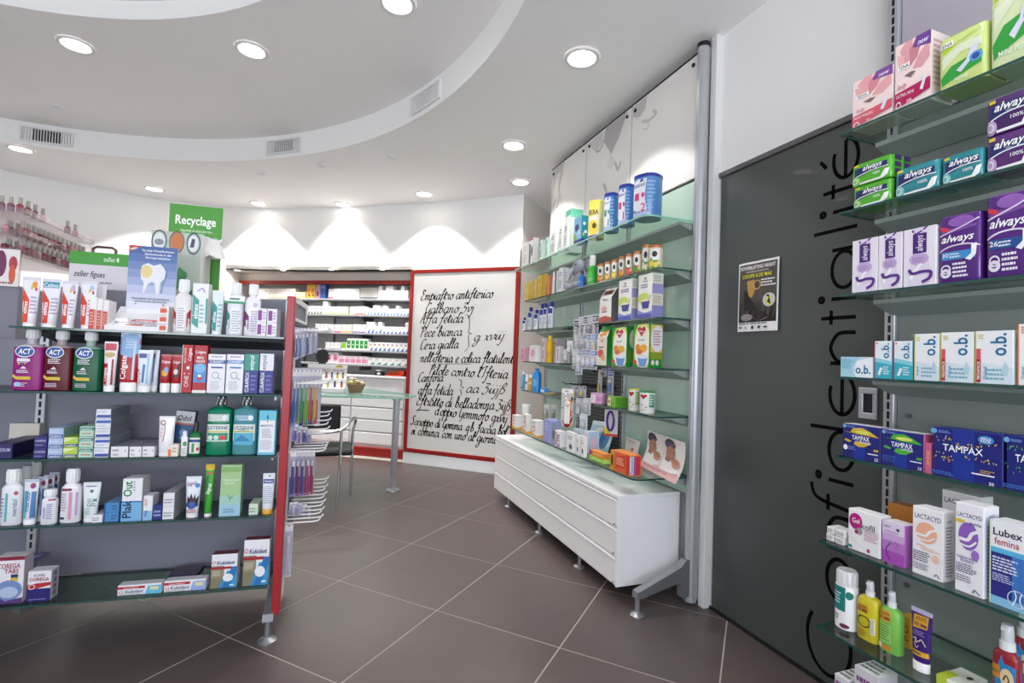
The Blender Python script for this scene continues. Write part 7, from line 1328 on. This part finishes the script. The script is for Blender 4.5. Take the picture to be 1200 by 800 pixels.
K(CS(5), 671, 684, 693, 503.5, 'light blue and white carton behind the grey mark cartons, farther', 'd8e0ee', w_ops('a8b4d0'), sb=.13, side='9ac0e0')
K(CS(5), 684, 690, 702, 505, 'light blue and pink carton behind the grey mark cartons, nearer', 'd8dcec', w_ops('c8a0c0'), sb=.1, side='b4cce4', sops=(('E', .5, .5, .3, .3, 'e0b8d0'),))
# flat orange and green cartons, big orange carton
K(CS(5), 690, 707, 716, 537, 'flat lime and orange carton lying beside the big orange carton, lower of two', '9ad03a', (('L', .2, .3, .9, .7, 1, 'e8f4c0'),), sb=.03, H=.026, side='c8e070')
K(CS(5), 690, 707, 716, 528, 'flat orange and magenta carton lying beside the big orange carton, upper of two', 'e8862a', (('E', .1, .5, .1, .6, 'b01f7a'), ('L', .3, .3, .9, .7, 1, 'f8d8a0')), sb=.03, H=.028, dz=.0265, side='e08a3a', top='f0a04a')
K(CS(5), 715, 737, 751, 530, 'bright orange oblong carton standing nearest on the lowest glass shelf', 'e0682a', (('R', .0, .0, .2, 1, 'd89a2a'), ('P', [(.3, .2), (.8, .3), (.8, .9), (.3, .8)], 'd83a2a'), ('L', .34, .36, .76, .76, 4, 'f8c8a0'), ('R', .86, 0, 1, 1, 'c8302a'), ('E', .1, .5, .06, .3, '3a2a1a')), sb=.008, side='e07030', top='f0944a', sops=(('R', .06, .06, .4, .94, 'e8e4e8'), ('T', 'Pinimenthol', .22, .5, .3, '2a3a9a', dict(rot=90, w=.8)), ('R', .4, .06, .5, .94, '6a2a9a'), ('R', .56, .06, .9, .94, 'c82a4a')))
# leaning cards: blue display panel, baby picture stand, small baby card
W, h, P = place(CS(5), 684, 714, 490, .2)
def flat_thing(name, label, cat, P, rz, W, H, ops, lean=.0, th=.003, base='eee', curve=0.0, part='surface_print'):
    m = M(); n = 10
    def S(x, z, off): return (x - W / 2, curve * (1 - (2 * z / H - 1) ** 2) - off, z)
    v = [S(x, H * j / n, o) for o in (0, -th) for j in range(n + 1) for x in (0, W)]
    k = 2 * (n + 1); f = [(2 * j, 2 * j + 1, 2 * j + 3, 2 * j + 2) for j in range(n)] + [(k + 2 * j + 1, k + 2 * j, k + 2 * j + 2, k + 2 * j + 3) for j in range(n)]
    f += [(2 * j, 2 * j + 2, k + 2 * j + 2, k + 2 * j) for j in range(n)] + [(2 * j + 3, 2 * j + 1, k + 2 * j + 1, k + 2 * j + 3) for j in range(n)] + [(0, k, k + 1, 1), (2 * n, 2 * n + 1, k + 2 * n + 1, k + 2 * n)]
    m.add(v, f, base); o = link(name, m.mesh(name, 'card_stock'), None, P, rz); o.rotation_euler = (lean, 0, rz); tag(o, label, cat)
    p = M(); print_ops(p, ops, W, H, S, curved=True); link(part, p.mesh(part, 'print_ink'), o); return o
LP = P
flat_thing('display_panel', 'pale blue picture card leaning behind the light blue cartons', 'display', P, -math.pi / 2 + .5, .17, .2, (('R', 0, 0, 1, 1, 'a8c4ce'), ('P', [(.1, .1), (.4, .1), (.5, .6), (.3, .8)], '8a5a6a'), ('E', .7, .42, .2, .34, '2a6a98'), ('E', .4, .7, .16, .1, 'd8dcd4'), ('R', 0, .86, 1, 1, 'd0dcdc'), ('E', .8, .9, .04, .03, '222')), lean=-.5, base='c8d4d8')
W, h, P = place(CS(5), 756, 790, 496, .12)
Pb = on_z(766, 545, CSZ[5] + .001); 
def mother(x): return (('P', [(x - .02, .16), (x + .02, .5), (x + .16, .44), (x + .34, .4), (x + .46, .24), (x + .3, .16)], 'eeeae8'), ('E', x + .13, .84, .125, .13, '2a1f1a'), ('E', x + .15, .83, .125, .06, '55405e'), ('E', x + .16, .64, .11, .17, 'ae7860'), ('P', [(x + .08, .56), (x + .05, .44), (x + .16, .4), (x + .2, .52)], 'a06a54'), ('E', x + .34, .42, .1, .11, 'c89078'), ('E', x + .31, .47, .09, .07, 'b87e66'), ('E', x + .22, .64, .016, .012, '2a1a14'), ('E', x + .24, .53, .026, .012, '8a4a44'), ('E', x + .37, .43, .014, .008, '3a2018'), ('E', x + .265, .6, .02, .03, 'a8705a'))
b0, b1 = [Vector((x, 0, CSZ[5])) + UY * t_at(Vector((x, 0, CSZ[5])), UY, px) for x, px in ((1.655, 749), (1.575, 791))]; Bc = (b0 + b1) / 2 + Vector((0, 0, .001)); BR = math.atan2(b1.y - b0.y, b1.x - b0.x); BW = (b1 - b0).length
flat_thing('picture_stand', 'curved picture card of a woman with headscarf holding a baby, shown twice', 'display', Bc, BR, BW, .2, (('R', 0, 0, 1, 1, 'e4dedc'), ('R', 0, 0, 1, .2, 'e0b0b0'), ('L', .1, .06, .9, .14, 1, 'c87a84'), ('R', .495, 0, .505, 1, 'c8c0be')) + mother(.02) + mother(.52), lean=-.22, base='ece8e6', curve=.018)
k0, k1 = [Vector((x, 0, CSZ[5])) + UY * t_at(Vector((x, 0, CSZ[5])), UY, px) for x, px in ((1.69, 730), (1.66, 745))]; Kc = (k0 + k1) / 2 + Vector((0, 0, .001))
flat_thing('picture_card', 'small beige card with a sitting baby leaning left of the picture stand', 'display', Kc, BR, (k1 - k0).length, .125, (('R', 0, 0, 1, 1, 'd8ccc4'), ('L', .1, .8, .8, .92, 2, '8a7a74'), ('E', .6, .5, .1, .07, 'c88a70'), ('E', .55, .3, .2, .14, 'd09a84'), ('E', .35, .2, .2, .06, 'c88a74'), ('E', .6, .56, .08, .04, 'b8302a')), lean=-.16, base='e4dcd6')
# middle bay: wire hooks and hanging blisters
def wire(y, z, L, kind=0):
    m = M(); m.tube([(XB - .008, y, z), (XB - .008 - L * .9, y, z), (XB - .008 - L, y, z + .014)], .0028, 6); m.box(XB - .012, XB - .008, y - .012, y + .012, z - .012, z + .012)
    o = link('wire_hook', m.mesh('wire_hook', 'black_plastic'), cu); o.matrix_parent_inverse = Matrix.Translation(-cu.location)
def bl_proto(W, H, c1, c2, deep):
    b = M(); b.box(-W / 2, W / 2, 0, .0012, -H, 0, 'd8d8dc'); p = M(); print_ops(p, (('R', .08, .72, .92, .94, c1), ('L', .12, .75, .88, .9, 2, 'eee'), ('L', .1, .04, .9, .12, 1, '888')), W, H, lambda x, z, off: (x - W / 2, -off, z - H))
    bu = M(); bu.loft([(-H * .92, W * .3, .004, 3, 'fff', 0, -.004), (-H * .86, W * .4, deep, 3, 'fff', 0, -deep), (-H * .4, W * .4, deep, 3, 'fff', 0, -deep), (-H * .33, W * .3, .003, 3, 'fff', 0, -.003)], 14)
    it = M(); it.loft([(-H * .84, W * .22, deep * .5, 2, c2, 0, -deep), (-H * .72, W * .3, deep * .8, 2, c2, 0, -deep), (-H * .6, W * .24, deep * .7, 2, c2, 0, -deep), (-H * .52, W * .12, deep * .4, 2, 'e8e0d8', 0, -deep), (-H * .42, W * .16, deep * .5, 2, 'e8e0d8', 0, -deep)], 12)
    return b.mesh('backing_card', 'card_stock'), [('printed_card', p.mesh('printed_card', 'print_ink')), ('clear_bubble', bu.mesh('clear_bubble', 'clear_blister')), ('moulded_item', it.mesh('moulded_item', 'moulded_plastic'))]
def hangb(px, yt, yb, X, c1, c2, label, W=.06, rz=.45, grp='baby blisters on the wire hooks', deep=.014, name='blister_pack'):
    P = on_x(px, yt, X); H = round(z_at(P, yt) - z_at(P, yb), 3)
    spawn(('BL', W, H, c1, c2), lambda: bl_proto(W, H, c1, c2, deep), name, label, 'blister pack', P, -math.pi / 2 + rz, grp)
for y in (2.80, 2.88, 2.96, 3.04, 3.12, 3.2, 3.27):
    wire(y, 1.42, .2); wire(y, 1.27, .16)
for y in (2.85, 2.98, 3.1, 3.22): wire(y, 1.03, .2)
row1 = ((676, 374, '3a3a40', 'c8c8cc'), (681.5, 371, 'b8b8be', 'd8d4d0'), (687, 370, '4a4a52', 'e0d0d4'), (692.5, 369, 'a8a8b0', '8a8a94'), (698, 368, '6a6a74', 'd0c8d0'))
for i, (px, y, a, b) in enumerate(row1): hangb(px, y, y + 30, 1.60, a, b, 'grey pacifier blister on the top wire hooks, ' + ordinal(i, 5), W=.05)
row2 = ((677.5, 391, 'c8c8c4', 'b4b4b0'), (684, 390, '8a8a88', 'a0a09c'), (691.5, 391, '3a62a8', 'c8ccd8'), (697, 391, '7a94c8', 'd8c8a8'))
for i, (px, y, a, b) in enumerate(row2): hangb(px, y, y + 24, 1.58, a, b, 'clear teat blister on the second wire hooks, ' + ordinal(i, 4), W=.06)
row3 = ((668, 399, 'd0d0d0', 'e4e0e0'), (664, 409, 'e0c0c8', 'd8d8d8'), (675, 409, 'b8b8b8', 'c8c8c4'), (679, 416, 'd8d8e4', 'c4c8dc'), (685.5, 409, '34509c', 'e8e8ec'), (690.5, 409, '34509c', 'd8dce8'), (696, 410, '5a6ac0', 'c8d0e8'))
for i, (px, y, a, b) in enumerate(row3): hangb(px, y, y + (16 if i in (0, 1) else 23), 1.56, a, b, ('small clear blister high at the far side of the wire hooks', 'small pale pink blister low at the far side of the wire hooks', 'grey clear blister between the far pink one and white one', 'whitish dummy blister hanging lowest on the wire hooks', 'white and blue dummy blister, left of three in the lower row', 'white and blue dummy blister, middle of three in the lower row', 'white and blue dummy blister beside the cereal bag')[i], W=.055)
hangb(703.5, 433, 463, 1.66, 'd8b03a', 'd0a84a', 'slim gold brush pack hanging on the perforated panel', W=.03)
hangb(716, 431, 464, 1.70, '5a70b8', '6a80c8', 'blue brush pack hanging on the perforated panel by the upright', W=.045)
hangb(708, 431, 441, 1.68, '5a2a8a', '6a4a9a', 'small violet blister top hanging under the cereal shelf', W=.04)
for i, (px, y) in enumerate(((674, 452), (683, 452))): hangb(px, y, y + 13, 1.60, '3a1f6a', 'e0c83a', 'violet and yellow dummy blister above the giraffe card, ' + ('farther', 'nearer')[i] + ' one', W=.055)
for i, (px, y, yb) in enumerate(((679, 466, 488), (688, 466, 486), (684, 485, 503))): hangb(px, y, yb, 1.60 - .02 * i, 'c8c8cc', ('eeeef0', 'b8b8c0', 'd0d0d4')[i], ('clear blister with a white round clip beside the giraffe card', 'clear grey blister under the violet ones near the pink pot', 'low clear blister hanging behind the pale blue cartons')[i], W=.06)
for i, px in enumerate((641, 649.5)): hangb(px, 473, 492, 1.66, 'd8d4cc', ('c8b8a0', 'a8a48a')[i], 'clear rabbit-shaped blister hanging over the lilac carton, ' + ('farther', 'nearer')[i] + ' one', W=.06)
# giraffe card: rounded blister card with a white spotted giraffe toy
Pg = on_x(665.5, 455, 1.50); Hg = Pg.z - z_at(Pg, 501); gc = empty('toy_blister_card', Pg, -math.pi / 2 + .75); tag(gc, 'large rounded blister card with white giraffe teether hanging over the lowest shelf', 'toy')
Wg = .085; m = M(); m.prism([(-Wg / 2, 0), (Wg / 2, 0)] + [(Wg / 2 * math.cos(a), -Hg + Wg / 2 + Wg / 2 * math.sin(a)) for a in [math.radians(q) for q in range(0, -181, -20)]], 'y', 0, .002, 'c4c2c0'); link('backing_card', m.mesh('backing_card', 'card_stock'), gc)
p = M(); print_ops(p, (('R', .06, .88, .94, .98, 'ece8e8'), ('T', 'vulli', .4, .93, .05, '2a2a3a', dict(w=.5)), ('P', [(.08, .2), (.3, .03), (.5, .0), (.72, .03), (.94, .2), (.94, .32), (.7, .16), (.3, .14)], '9a1f24'), ('E', .86, .74, .1, .06, '6a4a2a'), ('S', [(.78, .7), (.66, .5), (.8, .3)], .09, 'e07a2a'), ('E', .12, .5, .05, .03, '4a9a5a'), ('E', .9, .42, .05, .03, '4a9a7a')), Wg, Hg, lambda x, z, off: (x - Wg / 2, -off, z - Hg)); link('printed_card', p.mesh('printed_card', 'print_ink'), gc)
gm_ = M(); W0 = 'f1ede8'
gm_.tube([(-.022, -.012, -.028), (-.008, -.013, -.03)], [.006, .009], 10, W0); gm_.tube([(-.01, -.013, -.028), (-.006, -.013, -.06), (.002, -.013, -.09)], [.008, .0075, .012], 10, W0)
loft_xy(gm_, (.006, -.013, -.1), .02, .011, .02, W0)
for x in (-.008, .0, .012, .02): gm_.tube([(x, -.013, -.105), (x - .002, -.013, -Hg + .028)], [.006, .0055], 8, W0)
for x in (-.012, -.006): gm_.tube([(x, -.013, -.024), (x, -.013, -.014)], .002, 6, '8a6a4a')
gr_ = link('giraffe_toy', gm_.mesh('giraffe_toy', 'moulded_plastic'), gc)
sp_ = M()
for x, z in ((-.006, -.05), (-.002, -.075), (.008, -.095), (.0, -.108), (.016, -.104), (.01, -.115)): loft_xy(sp_, (x, -.021, z), .004, .0035, .005, '8a5a3a')
link('spots', sp_.mesh('spots', 'moulded_plastic'), gr_)
# violet loop toy hanging under the fifth shelf
Pl = on_x(716.5, 480, 1.66); Hl = Pl.z - z_at(Pl, 511); vt = empty('toy_blister_card', Pl, -math.pi / 2 + .55); tag(vt, 'violet loop-shaped toy on yellow and red edged card hanging below the green carton', 'toy')
m = M(); m.box(-.045, .045, 0, .002, -Hl, 0, 'e0d8dc'); link('backing_card', m.mesh('backing_card', 'card_stock'), vt)
p = M(); print_ops(p, (('P', [(.0, 0), (1, 0), (1, .1), (.0, .08)], 'c8402a'), ('P', [(0, .08), (.5, .09), (.2, .3), (0, .34)], 'e0c83a')), .09, Hl, lambda x, z, off: (x - .045, -off, z - Hl)); link('printed_card', p.mesh('printed_card', 'print_ink'), vt)
m = M(); m.tube([(.022 * math.cos(math.radians(a)), -.01, -Hl * .42 + Hl * .36 * math.sin(math.radians(a))) for a in range(0, 361, 20)], .007, 8, '4a1f86'); link('loop', m.mesh('loop', 'moulded_plastic'), vt)
# ================================================================== BACK SHELVES: small medicine boxes, a few pixels each
def row(i, xl, xr, yt, n, base, ops, what, cat='box', grp=None, D=.08, sb=.02, tall=(), name='medicine_box', ty=0):
    fr = BS(i); O = fr['O'] - fr['n'] * sb; a, b = t_at(O, fr['u'], xl), t_at(O, fr['u'], xr); w = (b - a) / n
    hz = z_at(O + fr['u'] * ((a + b) / 2), yt) - O.z; hz2 = z_at(O + fr['u'] * ((a + b) / 2), ty) - O.z if ty else hz
    for k in range(n):
        H = round(hz2 if k in tall else hz, 3); W = round(w - .002, 3); key = ('BR', W, H, base, repr(ops), D)
        spawn(key, lambda: carton_mesh(W, H, D, base, base, base, ops, (), (), False), name, what + (', ' + ordinal(k, n) if n > 1 else ''), cat, O + fr['u'] * (a + w * (k + .5)), fr['rz'], grp or what)
tri = lambda c: (('P', [(.3, 0), (1, 0), (1, .42)], c), ('L', .15, .6, .85, .85, 2, 'b8bcc8'))
bot = lambda c: (('R', 0, 0, 1, .14, c), ('L', .15, .5, .85, .85, 2, 'c8c8c8'))
row(0, 300, 346, 338, 9, 'ece6da', bot('c8b8a0'), 'cream box above the gondola on the top back shelf')
row(0, 346.5, 358, 342, 3, 'ecdca0', bot('e0a83a'), 'pale yellow medicine box on the top back shelf')
row(0, 250, 264, 329, 3, 'e8b4a4', bot('f0d8d0'), 'salmon box at the far end of the top back shelf')
row(0, 359, 369, 332, 2, 'e8b83a', (('E', .4, .5, .3, .2, 'd8702a'), ('E', .6, .2, .2, .1, '7a2a2a')), 'large yellow orange medicine box on the top back shelf')
row(0, 369.5, 374.5, 332, 1, 'c8a0b0', (('E', .5, .3, .3, .2, '8a2a5a'),), 'mauve medicine box beside the yellow ones on the top back shelf')
row(0, 375, 381, 333, 2, '3a5aa8', (('R', 0, .7, 1, .9, '7a90c8'),), 'dark blue medicine box on the top back shelf')
row(0, 384.5, 390, 338.5, 2, 'f2ece8', bot('d8503a'), 'white medicine box with red foot on the top back shelf')
row(0, 390.5, 421, 338, 9, 'f4f4f2', (('L', .15, .5, .85, .8, 2, 'dcdcdc'),), 'plain white box amid the top back shelf')
row(0, 422, 442, 337, 6, 'd8d4cc', bot('6a7a84'), 'greyish medicine box on the top back shelf')
row(0, 443, 478, 340, 8, 'f4f4f2', (('L', .15, .5, .85, .8, 2, 'dcdcdc'),), 'white box near the panel end of the top back shelf', tall=(0, 2, 3, 6), ty=335)
row(1, 360, 377, 358.5, 5, 'e8e4e0', (('P', [(.2, 0), (1, 0), (.8, .4)], '2a5a2a'), ('E', .4, .7, .2, .1, 'd88aa0')), 'white and green medicine box on the second back shelf')
row(1, 378, 383, 353, 1, 'f2f0e8', bot('c8d0a0'), 'tall white medicine box on the second back shelf')
row(1, 383.5, 407, 359, 9, 'f2f2e8', bot('c0d03a'), 'white and lime medicine box on the second back shelf')
row(1, 410, 416, 359, 2, 'f2f2ea', bot('c0d08a'), 'white medicine box beside the gap on the second back shelf')
row(1, 416.5, 428.5, 359, 4, 'f2ece8', (('R', 0, 0, 1, .14, 'd8503a'), ('L', .15, .5, .85, .85, 2, 'e0a090')), 'white and red medicine box on the second back shelf')
row(1, 429, 479, 361.5, 13, 'f3f3f2', tri('3a8ac8'), 'white blue-cornered box on the second back shelf', tall=(2, 3, 5, 9), ty=358)
row(2, 369, 391, 379.5, 5, 'eeeae8', bot('d0c0c8'), 'pale box behind the brush packs, third back shelf')
row(2, 392, 399.5, 380, 3, 'f2eaea', bot('d84a7a'), 'white and pink medicine box on the third back shelf')
row(2, 400, 412, 380, 5, 'f2ece0', bot('e0b03a'), 'white and amber medicine box on the third back shelf')
row(2, 413, 428, 380, 6, 'f0eaec', bot('7a5aa0'), 'white and violet medicine box on the third back shelf')
row(2, 429, 479, 382.5, 11, 'f3f3f2', tri('3a6ab8'), 'white dark-blue-cornered box on the third back shelf', tall=(0, 1, 3, 10), ty=377.5)
row(3, 381, 398.5, 401, 4, 'f0eeee', bot('a8a0c0'), 'white box beside the lime one on the fourth back shelf')
row(3, 399.5, 405.5, 401, 1, 'e6ecd8', (('R', .1, .2, .9, .9, '8ac82a'),), 'small lime medicine box on the fourth back shelf')
row(3, 406, 431, 396.5, 5, 'eef2ea', (('R', .12, .15, .88, .82, '1f9a45'), ('E', .5, .45, .2, .06, 'e0f0e0')), 'tall green medicine box on the fourth back shelf')
row(3, 431.5, 478, 401.5, 9, 'f3f3f2', tri('2f74b8') + (('E', .5, .7, .14, .08, 'c86a4a'),), 'white blue-cornered box on the fourth back shelf')
row(4, 381.5, 396.5, 412.5, 2, 'f2e8ec', (('E', .5, .5, .36, .3, 'e484ac'), ('E', .55, .46, .12, .1, 'c83a6a')), 'large white and pink medicine box on the lowest back shelf')
row(4, 397, 430, 417, 5, 'f2e8ec', (('R', .08, .12, .92, .6, 'e890b4'), ('L', .2, .7, .8, .9, 1, 'c8a0b0')), 'small white and pink box on the lowest back shelf')
row(4, 430.5, 477.5, 419.5, 6, 'f2f2ee', tri('4a9a9a') + (('R', 0, .9, 1, 1, 'd8d4c8'),), 'white teal-cornered box on the lowest back shelf')
# on the counter
def counter_at(px, s): O = bp_(0, s, CT + .0006); return O + ub * t_at(O, ub, px)
P = counter_at(464, .12); st = empty('label_tray', P, math.atan2(ub.y, ub.x)); tag(st, 'orange-red plastic tray with raised end on the drawer counter', 'tray')
m = M(); m.box(-.12, .10, -.04, .05, 0, .02, 'e0401f', bev=.004); link('tray', m.mesh('tray', 'moulded_plastic'), st)
m = M(); m.box(.05, .12, -.04, .05, .0205, .07, 'd8381c', bev=.006); m2 = M(); link('raised_end', m.mesh('raised_end', 'moulded_plastic'), st)
m = M(); m.box(-.12, .05, .035, .05, .0205, .06, 'e86a2a', bev=.003); link('back_rim', m.mesh('back_rim', 'moulded_plastic'), st)
P = counter_at(445, .1); ds = empty('tape_dispenser', P, math.atan2(ub.y, ub.x)); tag(ds, 'small black and white desk tape dispenser beside the orange-red tray', 'dispenser')
m = M(); m.prism([(-.045, 0), (.045, 0), (.05, .03), (.02, .05), (-.04, .05)], 'y', -.03, .03, '16161a'); link('body', m.mesh('body', 'moulded_plastic'), ds)
m = M(); m.prism([(-.04, .0505), (.02, .0505), (.015, .07), (-.03, .07)], 'y', -.028, .028, 'e0e0e0'); link('lid', m.mesh('lid', 'moulded_plastic'), ds)
m = M(); m.box(-.02, .02, -.0312, -.0302, .012, .036, 'd8d8d8'); link('label', m.mesh('label', 'card_stock'), ds)
# on the glass table: basket and white tester display
P = on_z(418, 457, TZ + .0006); P = Vector((P.x, P.y, TZ + .0006)) if P.y < 5.4 else Vector((.28, 5.0, TZ + .0006))
P = on_y(418, 430, 4.95); P.z = TZ + .0006
bk = empty('wicker_basket', P, 0); tag(bk, 'round wicker basket of wrapped samples standing on the glass table', 'basket')
m = M(); secs = []
for k in range(15):
    q = k / 14; secs.append((q * .075, .055 + .028 * q + (.0025 if k % 2 else 0), .055 + .028 * q + (.0025 if k % 2 else 0), 2, '8a7252' if k % 2 else 'a58c68'))
m.loft(secs, 24); m.loft([(.0755, .088, .088, 2, '9a8260'), (.083, .088, .088, 2, '9a8260'), (.083, .08, .08, 2, '7a6648')], 24, caps=False); link('basket', m.mesh('basket', 'wicker'), bk)
for i, (x, y, z, r, c, l) in enumerate(((-.05, -.02, .095, .03, 'd8d870', 'lime wrapped sample'), (-.035, .02, .125, .032, 'e8e0d8', 'white wrapped sample on top'), (-.01, -.03, .13, .022, 'c8b0a0', 'beige wrapped sample on top'), (.02, -.02, .092, .028, '8a6a5a', 'brown wrapped sample'), (.045, .01, .092, .03, 'd8d8a0', 'cream wrapped sample'), (.0, .04, .1, .03, 'b8c08a', 'pale green wrapped sample'))):
    m = M(); loft_xy(m, (0, 0, 0), r, r * .8, r * .55, c, 10, 6)
    m.add([(-r * 1.3, -.004, r * .2), (-r * .8, 0, 0), (-r * 1.3, .006, -r * .3)], [(0, 1, 2)], c); m.add([(r * 1.3, -.004, r * .2), (r * .8, 0, 0), (r * 1.3, .006, -r * .3)], [(0, 2, 1)], c)
    o = link('wrapped_sample', m.mesh('wrapped_sample', 'soft_film'), None, P + Vector((x, y, z)), .5 * i); o.rotation_euler = (.2 * (i % 3 - 1), .3 * (i % 2), .7 * i); tag(o, l + ' heaped in the wicker basket', 'sample', 'wrapped samples in the basket')
P = on_y(385, 430, 4.95); P = Vector((P.x - .05, 4.97, TZ + .0006))
td = empty('tester_display', P, -.12); tag(td, 'white stepped cosmetics tester display with grey header on the glass table', 'display')
m = M(); m.prism([(0, 0), (0, .035), (.1, .07), (.1, .115), (.2, .15), (.2, .25), (.21, .25), (.21, 0)], 'x', -.16, .20, 'efeff0'); link('steps', m.mesh('steps', 'card_stock'), td)
m = M(); m.box(-.16, .2, -.004, .0, .0, .034, 'e8e8ea'); link('front_lip', m.mesh('front_lip', 'card_stock'), td)
p = M(); print_ops(p, (('R', 0, 0, 1, 1, 'd8d0d4'), ('T', 'KANEBO', .35, .5, .5, '6a5a62', dict(w=.4)), ('L', .62, .3, .96, .7, 1, '8a7a82'), ('P', [(.68, 1.1), (.9, 1.1), (.86, 1.6), (.74, 1.5)], 'c8b43a')), .36, .05, lambda x, z, off: (x - .16, .1995 - off, .17 + z)); link('header_print', p.mesh('header_print', 'print_ink'), td)
rb = random.Random(9)
for r_, (yy, zz, n) in enumerate(((.03, .047, 6), (.13, .127, 7))):
    for k in range(n):
        x = -.13 + k * (.30 / (n - 1)); c = ('d8c83a', 'c8a04a', '26264a', 'e0d040', '6a4a8a', 'c86a4a', '8a80c0')[(k + 2 * r_) % 7]
        key = ('TS', c, r_)
        def build(c=c):
            b = M(); b.loft([(0, .011, .011, 3, c), (.03, .011, .011, 3, c), (.034, .006, .006, 2, c)], 12); cc = M(); cc.loft([(.034, .008, .008, 2, '1c1c22'), (.055, .0075, .0075, 2, '1c1c22')], 12); return b.mesh('bottle', 'moulded_plastic'), [('cap', cc.mesh('cap', 'moulded_plastic'))]
        v = Matrix.Rotation(-.12, 3, 'Z') @ Vector((x, yy, zz)); spawn(key, build, 'tester_bottle', 'small tester bottle on the ' + ('lower', 'upper')[r_] + ' step of the white display, ' + ordinal(k, n), 'bottle', P + v, 0, 'tester bottles on the white display')
P = on_y(378, 418, 5.3); bsn = empty('spiky_sign', Vector((P.x, 5.3, TZ + .0006)), 0)
m = M(); pts = []
for i in range(28):
    a = 2 * math.pi * i / 28; r = .085 if i % 2 else .068; pts.append((r * .8 * math.cos(a), .30 + r * math.sin(a)))
z0 = z_at(Vector((P.x, 5.3, 0)), 418); m.prism([(x, z - .30 + (z0 - TZ)) for x, z in pts], 'y', -.004, .004, '0c0c0e'); link('starburst_card', m.mesh('starburst_card', 'card_stock'), bsn)
m = M(); m.cyl(0, 0, .012, z0 - TZ - .06, .004, '333333', 8); m.cyl(0, 0, 0, .012, .04, '222222', 16); link('stem', m.mesh('stem', 'moulded_plastic'), bsn); tag(bsn, 'black starburst price card on a stem behind the brush packs', 'sign')
# ------------------------------------------------------------------ acrylic nail polish rack behind the gondola, far left
Q = Vector((-1.243, 2.73, 0)); nr = empty('nail_polish_rack', (-1.6, 3.05, 0)); tag(nr, 'clear acrylic rack with three tiers of nail polish behind the gondola', 'rack')
ni = Matrix.Translation(-nr.location)
def nbox(name, *a, material='clear_acrylic', parent=None, bev=.002):
    m = M(); m.box(*a, bev=bev); o = link(name, m.mesh(name, material), parent or nr)
    if parent is None: o.matrix_parent_inverse = ni
    return o
NX0, NX1, NY0, NY1 = -2.1, -1.318, 2.894, 3.62
for z in (1.785, 1.685, 1.60):
    nbox('tray', NX0, NX1, NY0, NY1, z - .012, z - .006); nbox('tray_lip', NX0, NX1 + .002, NY0 - .004, NY0, z - .014, z + .012); nbox('tray_lip', NX1, NX1 + .004, NY0, NY1, z - .014, z + .012)
for x in (NX1 - .01, NX0 + .01):
    for y in (NY0 + .01, NY1 - .01): nbox('corner_post', x - .006, x + .006, y - .006, y + .006, .02, 1.785)
nbox('base_cabinet', NX0, NX1, NY0, NY1, .02, 1.44, material='grey_board')
RGN = random.Random(21)
pol = ('7a2a3a', 'c8909a', '9a3a4a', 'b87a80', '5a2a3a', 'd8b8b8', '8a5a6a', 'a84a5a')
def polish(c):
    def f():
        b = M(); b.loft([(0, .012, .012, 3.5, c), (.03, .012, .012, 3.5, c), (.036, .006, .006, 2, c)], 12); k = M(); k.loft([(.036, .0085, .0085, 2, 'a8a49a'), (.066, .0075, .0075, 2, 'b8b4a8')], 12)
        return b.mesh('bottle', 'liquid_plastic'), [('cap', k.mesh('cap', 'moulded_plastic'))]
    return f
def pol_at(x, y, z, label): c = RGN.choice(pol); spawn(('PO', c), polish(c), 'nail_polish_bottle', label, 'bottle', Vector((x, y, z - .0055)), 0, 'nail polish bottles on the acrylic rack')
for k in range(9): pol_at(NX1 - .025 - k * .033, NY0 + .02, 1.785, 'nail polish bottle on the top tier of the rack, front row, ' + ordinal(8 - k, 9))
def nth(k): return ordinal(k, 99).replace('leftmost', 'first from the front').replace('left', 'front')
for k, y in enumerate((2.97, 3.03, 3.1, 3.35, 3.44)): pol_at(NX1 - .022, y, 1.785, 'nail polish bottle on the top tier of the rack, aisle side, ' + nth(k))
for z, w in ((1.685, 'middle'), (1.60, 'lowest')):
    for i in range(14): pol_at(NX1 - .024, NY0 + .05 + i * .047, z, 'nail polish bottle, ' + w + ' rack tier, aisle side, ' + nth(i))
    for i in range(6): pol_at(NX1 - .07 - i * .035, NY0 + .02, z, 'nail polish bottle, ' + w + ' rack tier, front row, ' + ordinal(5 - i, 6))
    for i in range(12): pol_at(NX1 - .075, NY0 + .07 + i * .05, z, 'nail polish bottle, ' + w + ' rack tier, second line behind aisle side, ' + nth(i))
xa, xb_ = on_y(-6, 320, 2.86), on_y(22, 320, 2.86); W = xb_.x - xa.x; za, zb_ = z_at(Vector((xb_.x, 2.86, 0)), 293), z_at(Vector((xb_.x, 2.86, 0)), 336)
o = flat_thing('colour_card', 'white display card with plum, red and orange colour ovals on the rack front', 'display', Vector(((xa.x + xb_.x) / 2, 2.86, zb_)), 0, W, za - zb_, (('R', 0, 0, 1, 1, 'e8e0e0'), ('E', .22, .6, .24, .36, '6a1248'), ('E', .74, .62, .18, .2, 'b02a34'), ('E', .72, .32, .14, .26, 'd0551f'), ('L', .1, .04, .8, .14, 1, '8a6a6a')), base='e4dcdc')
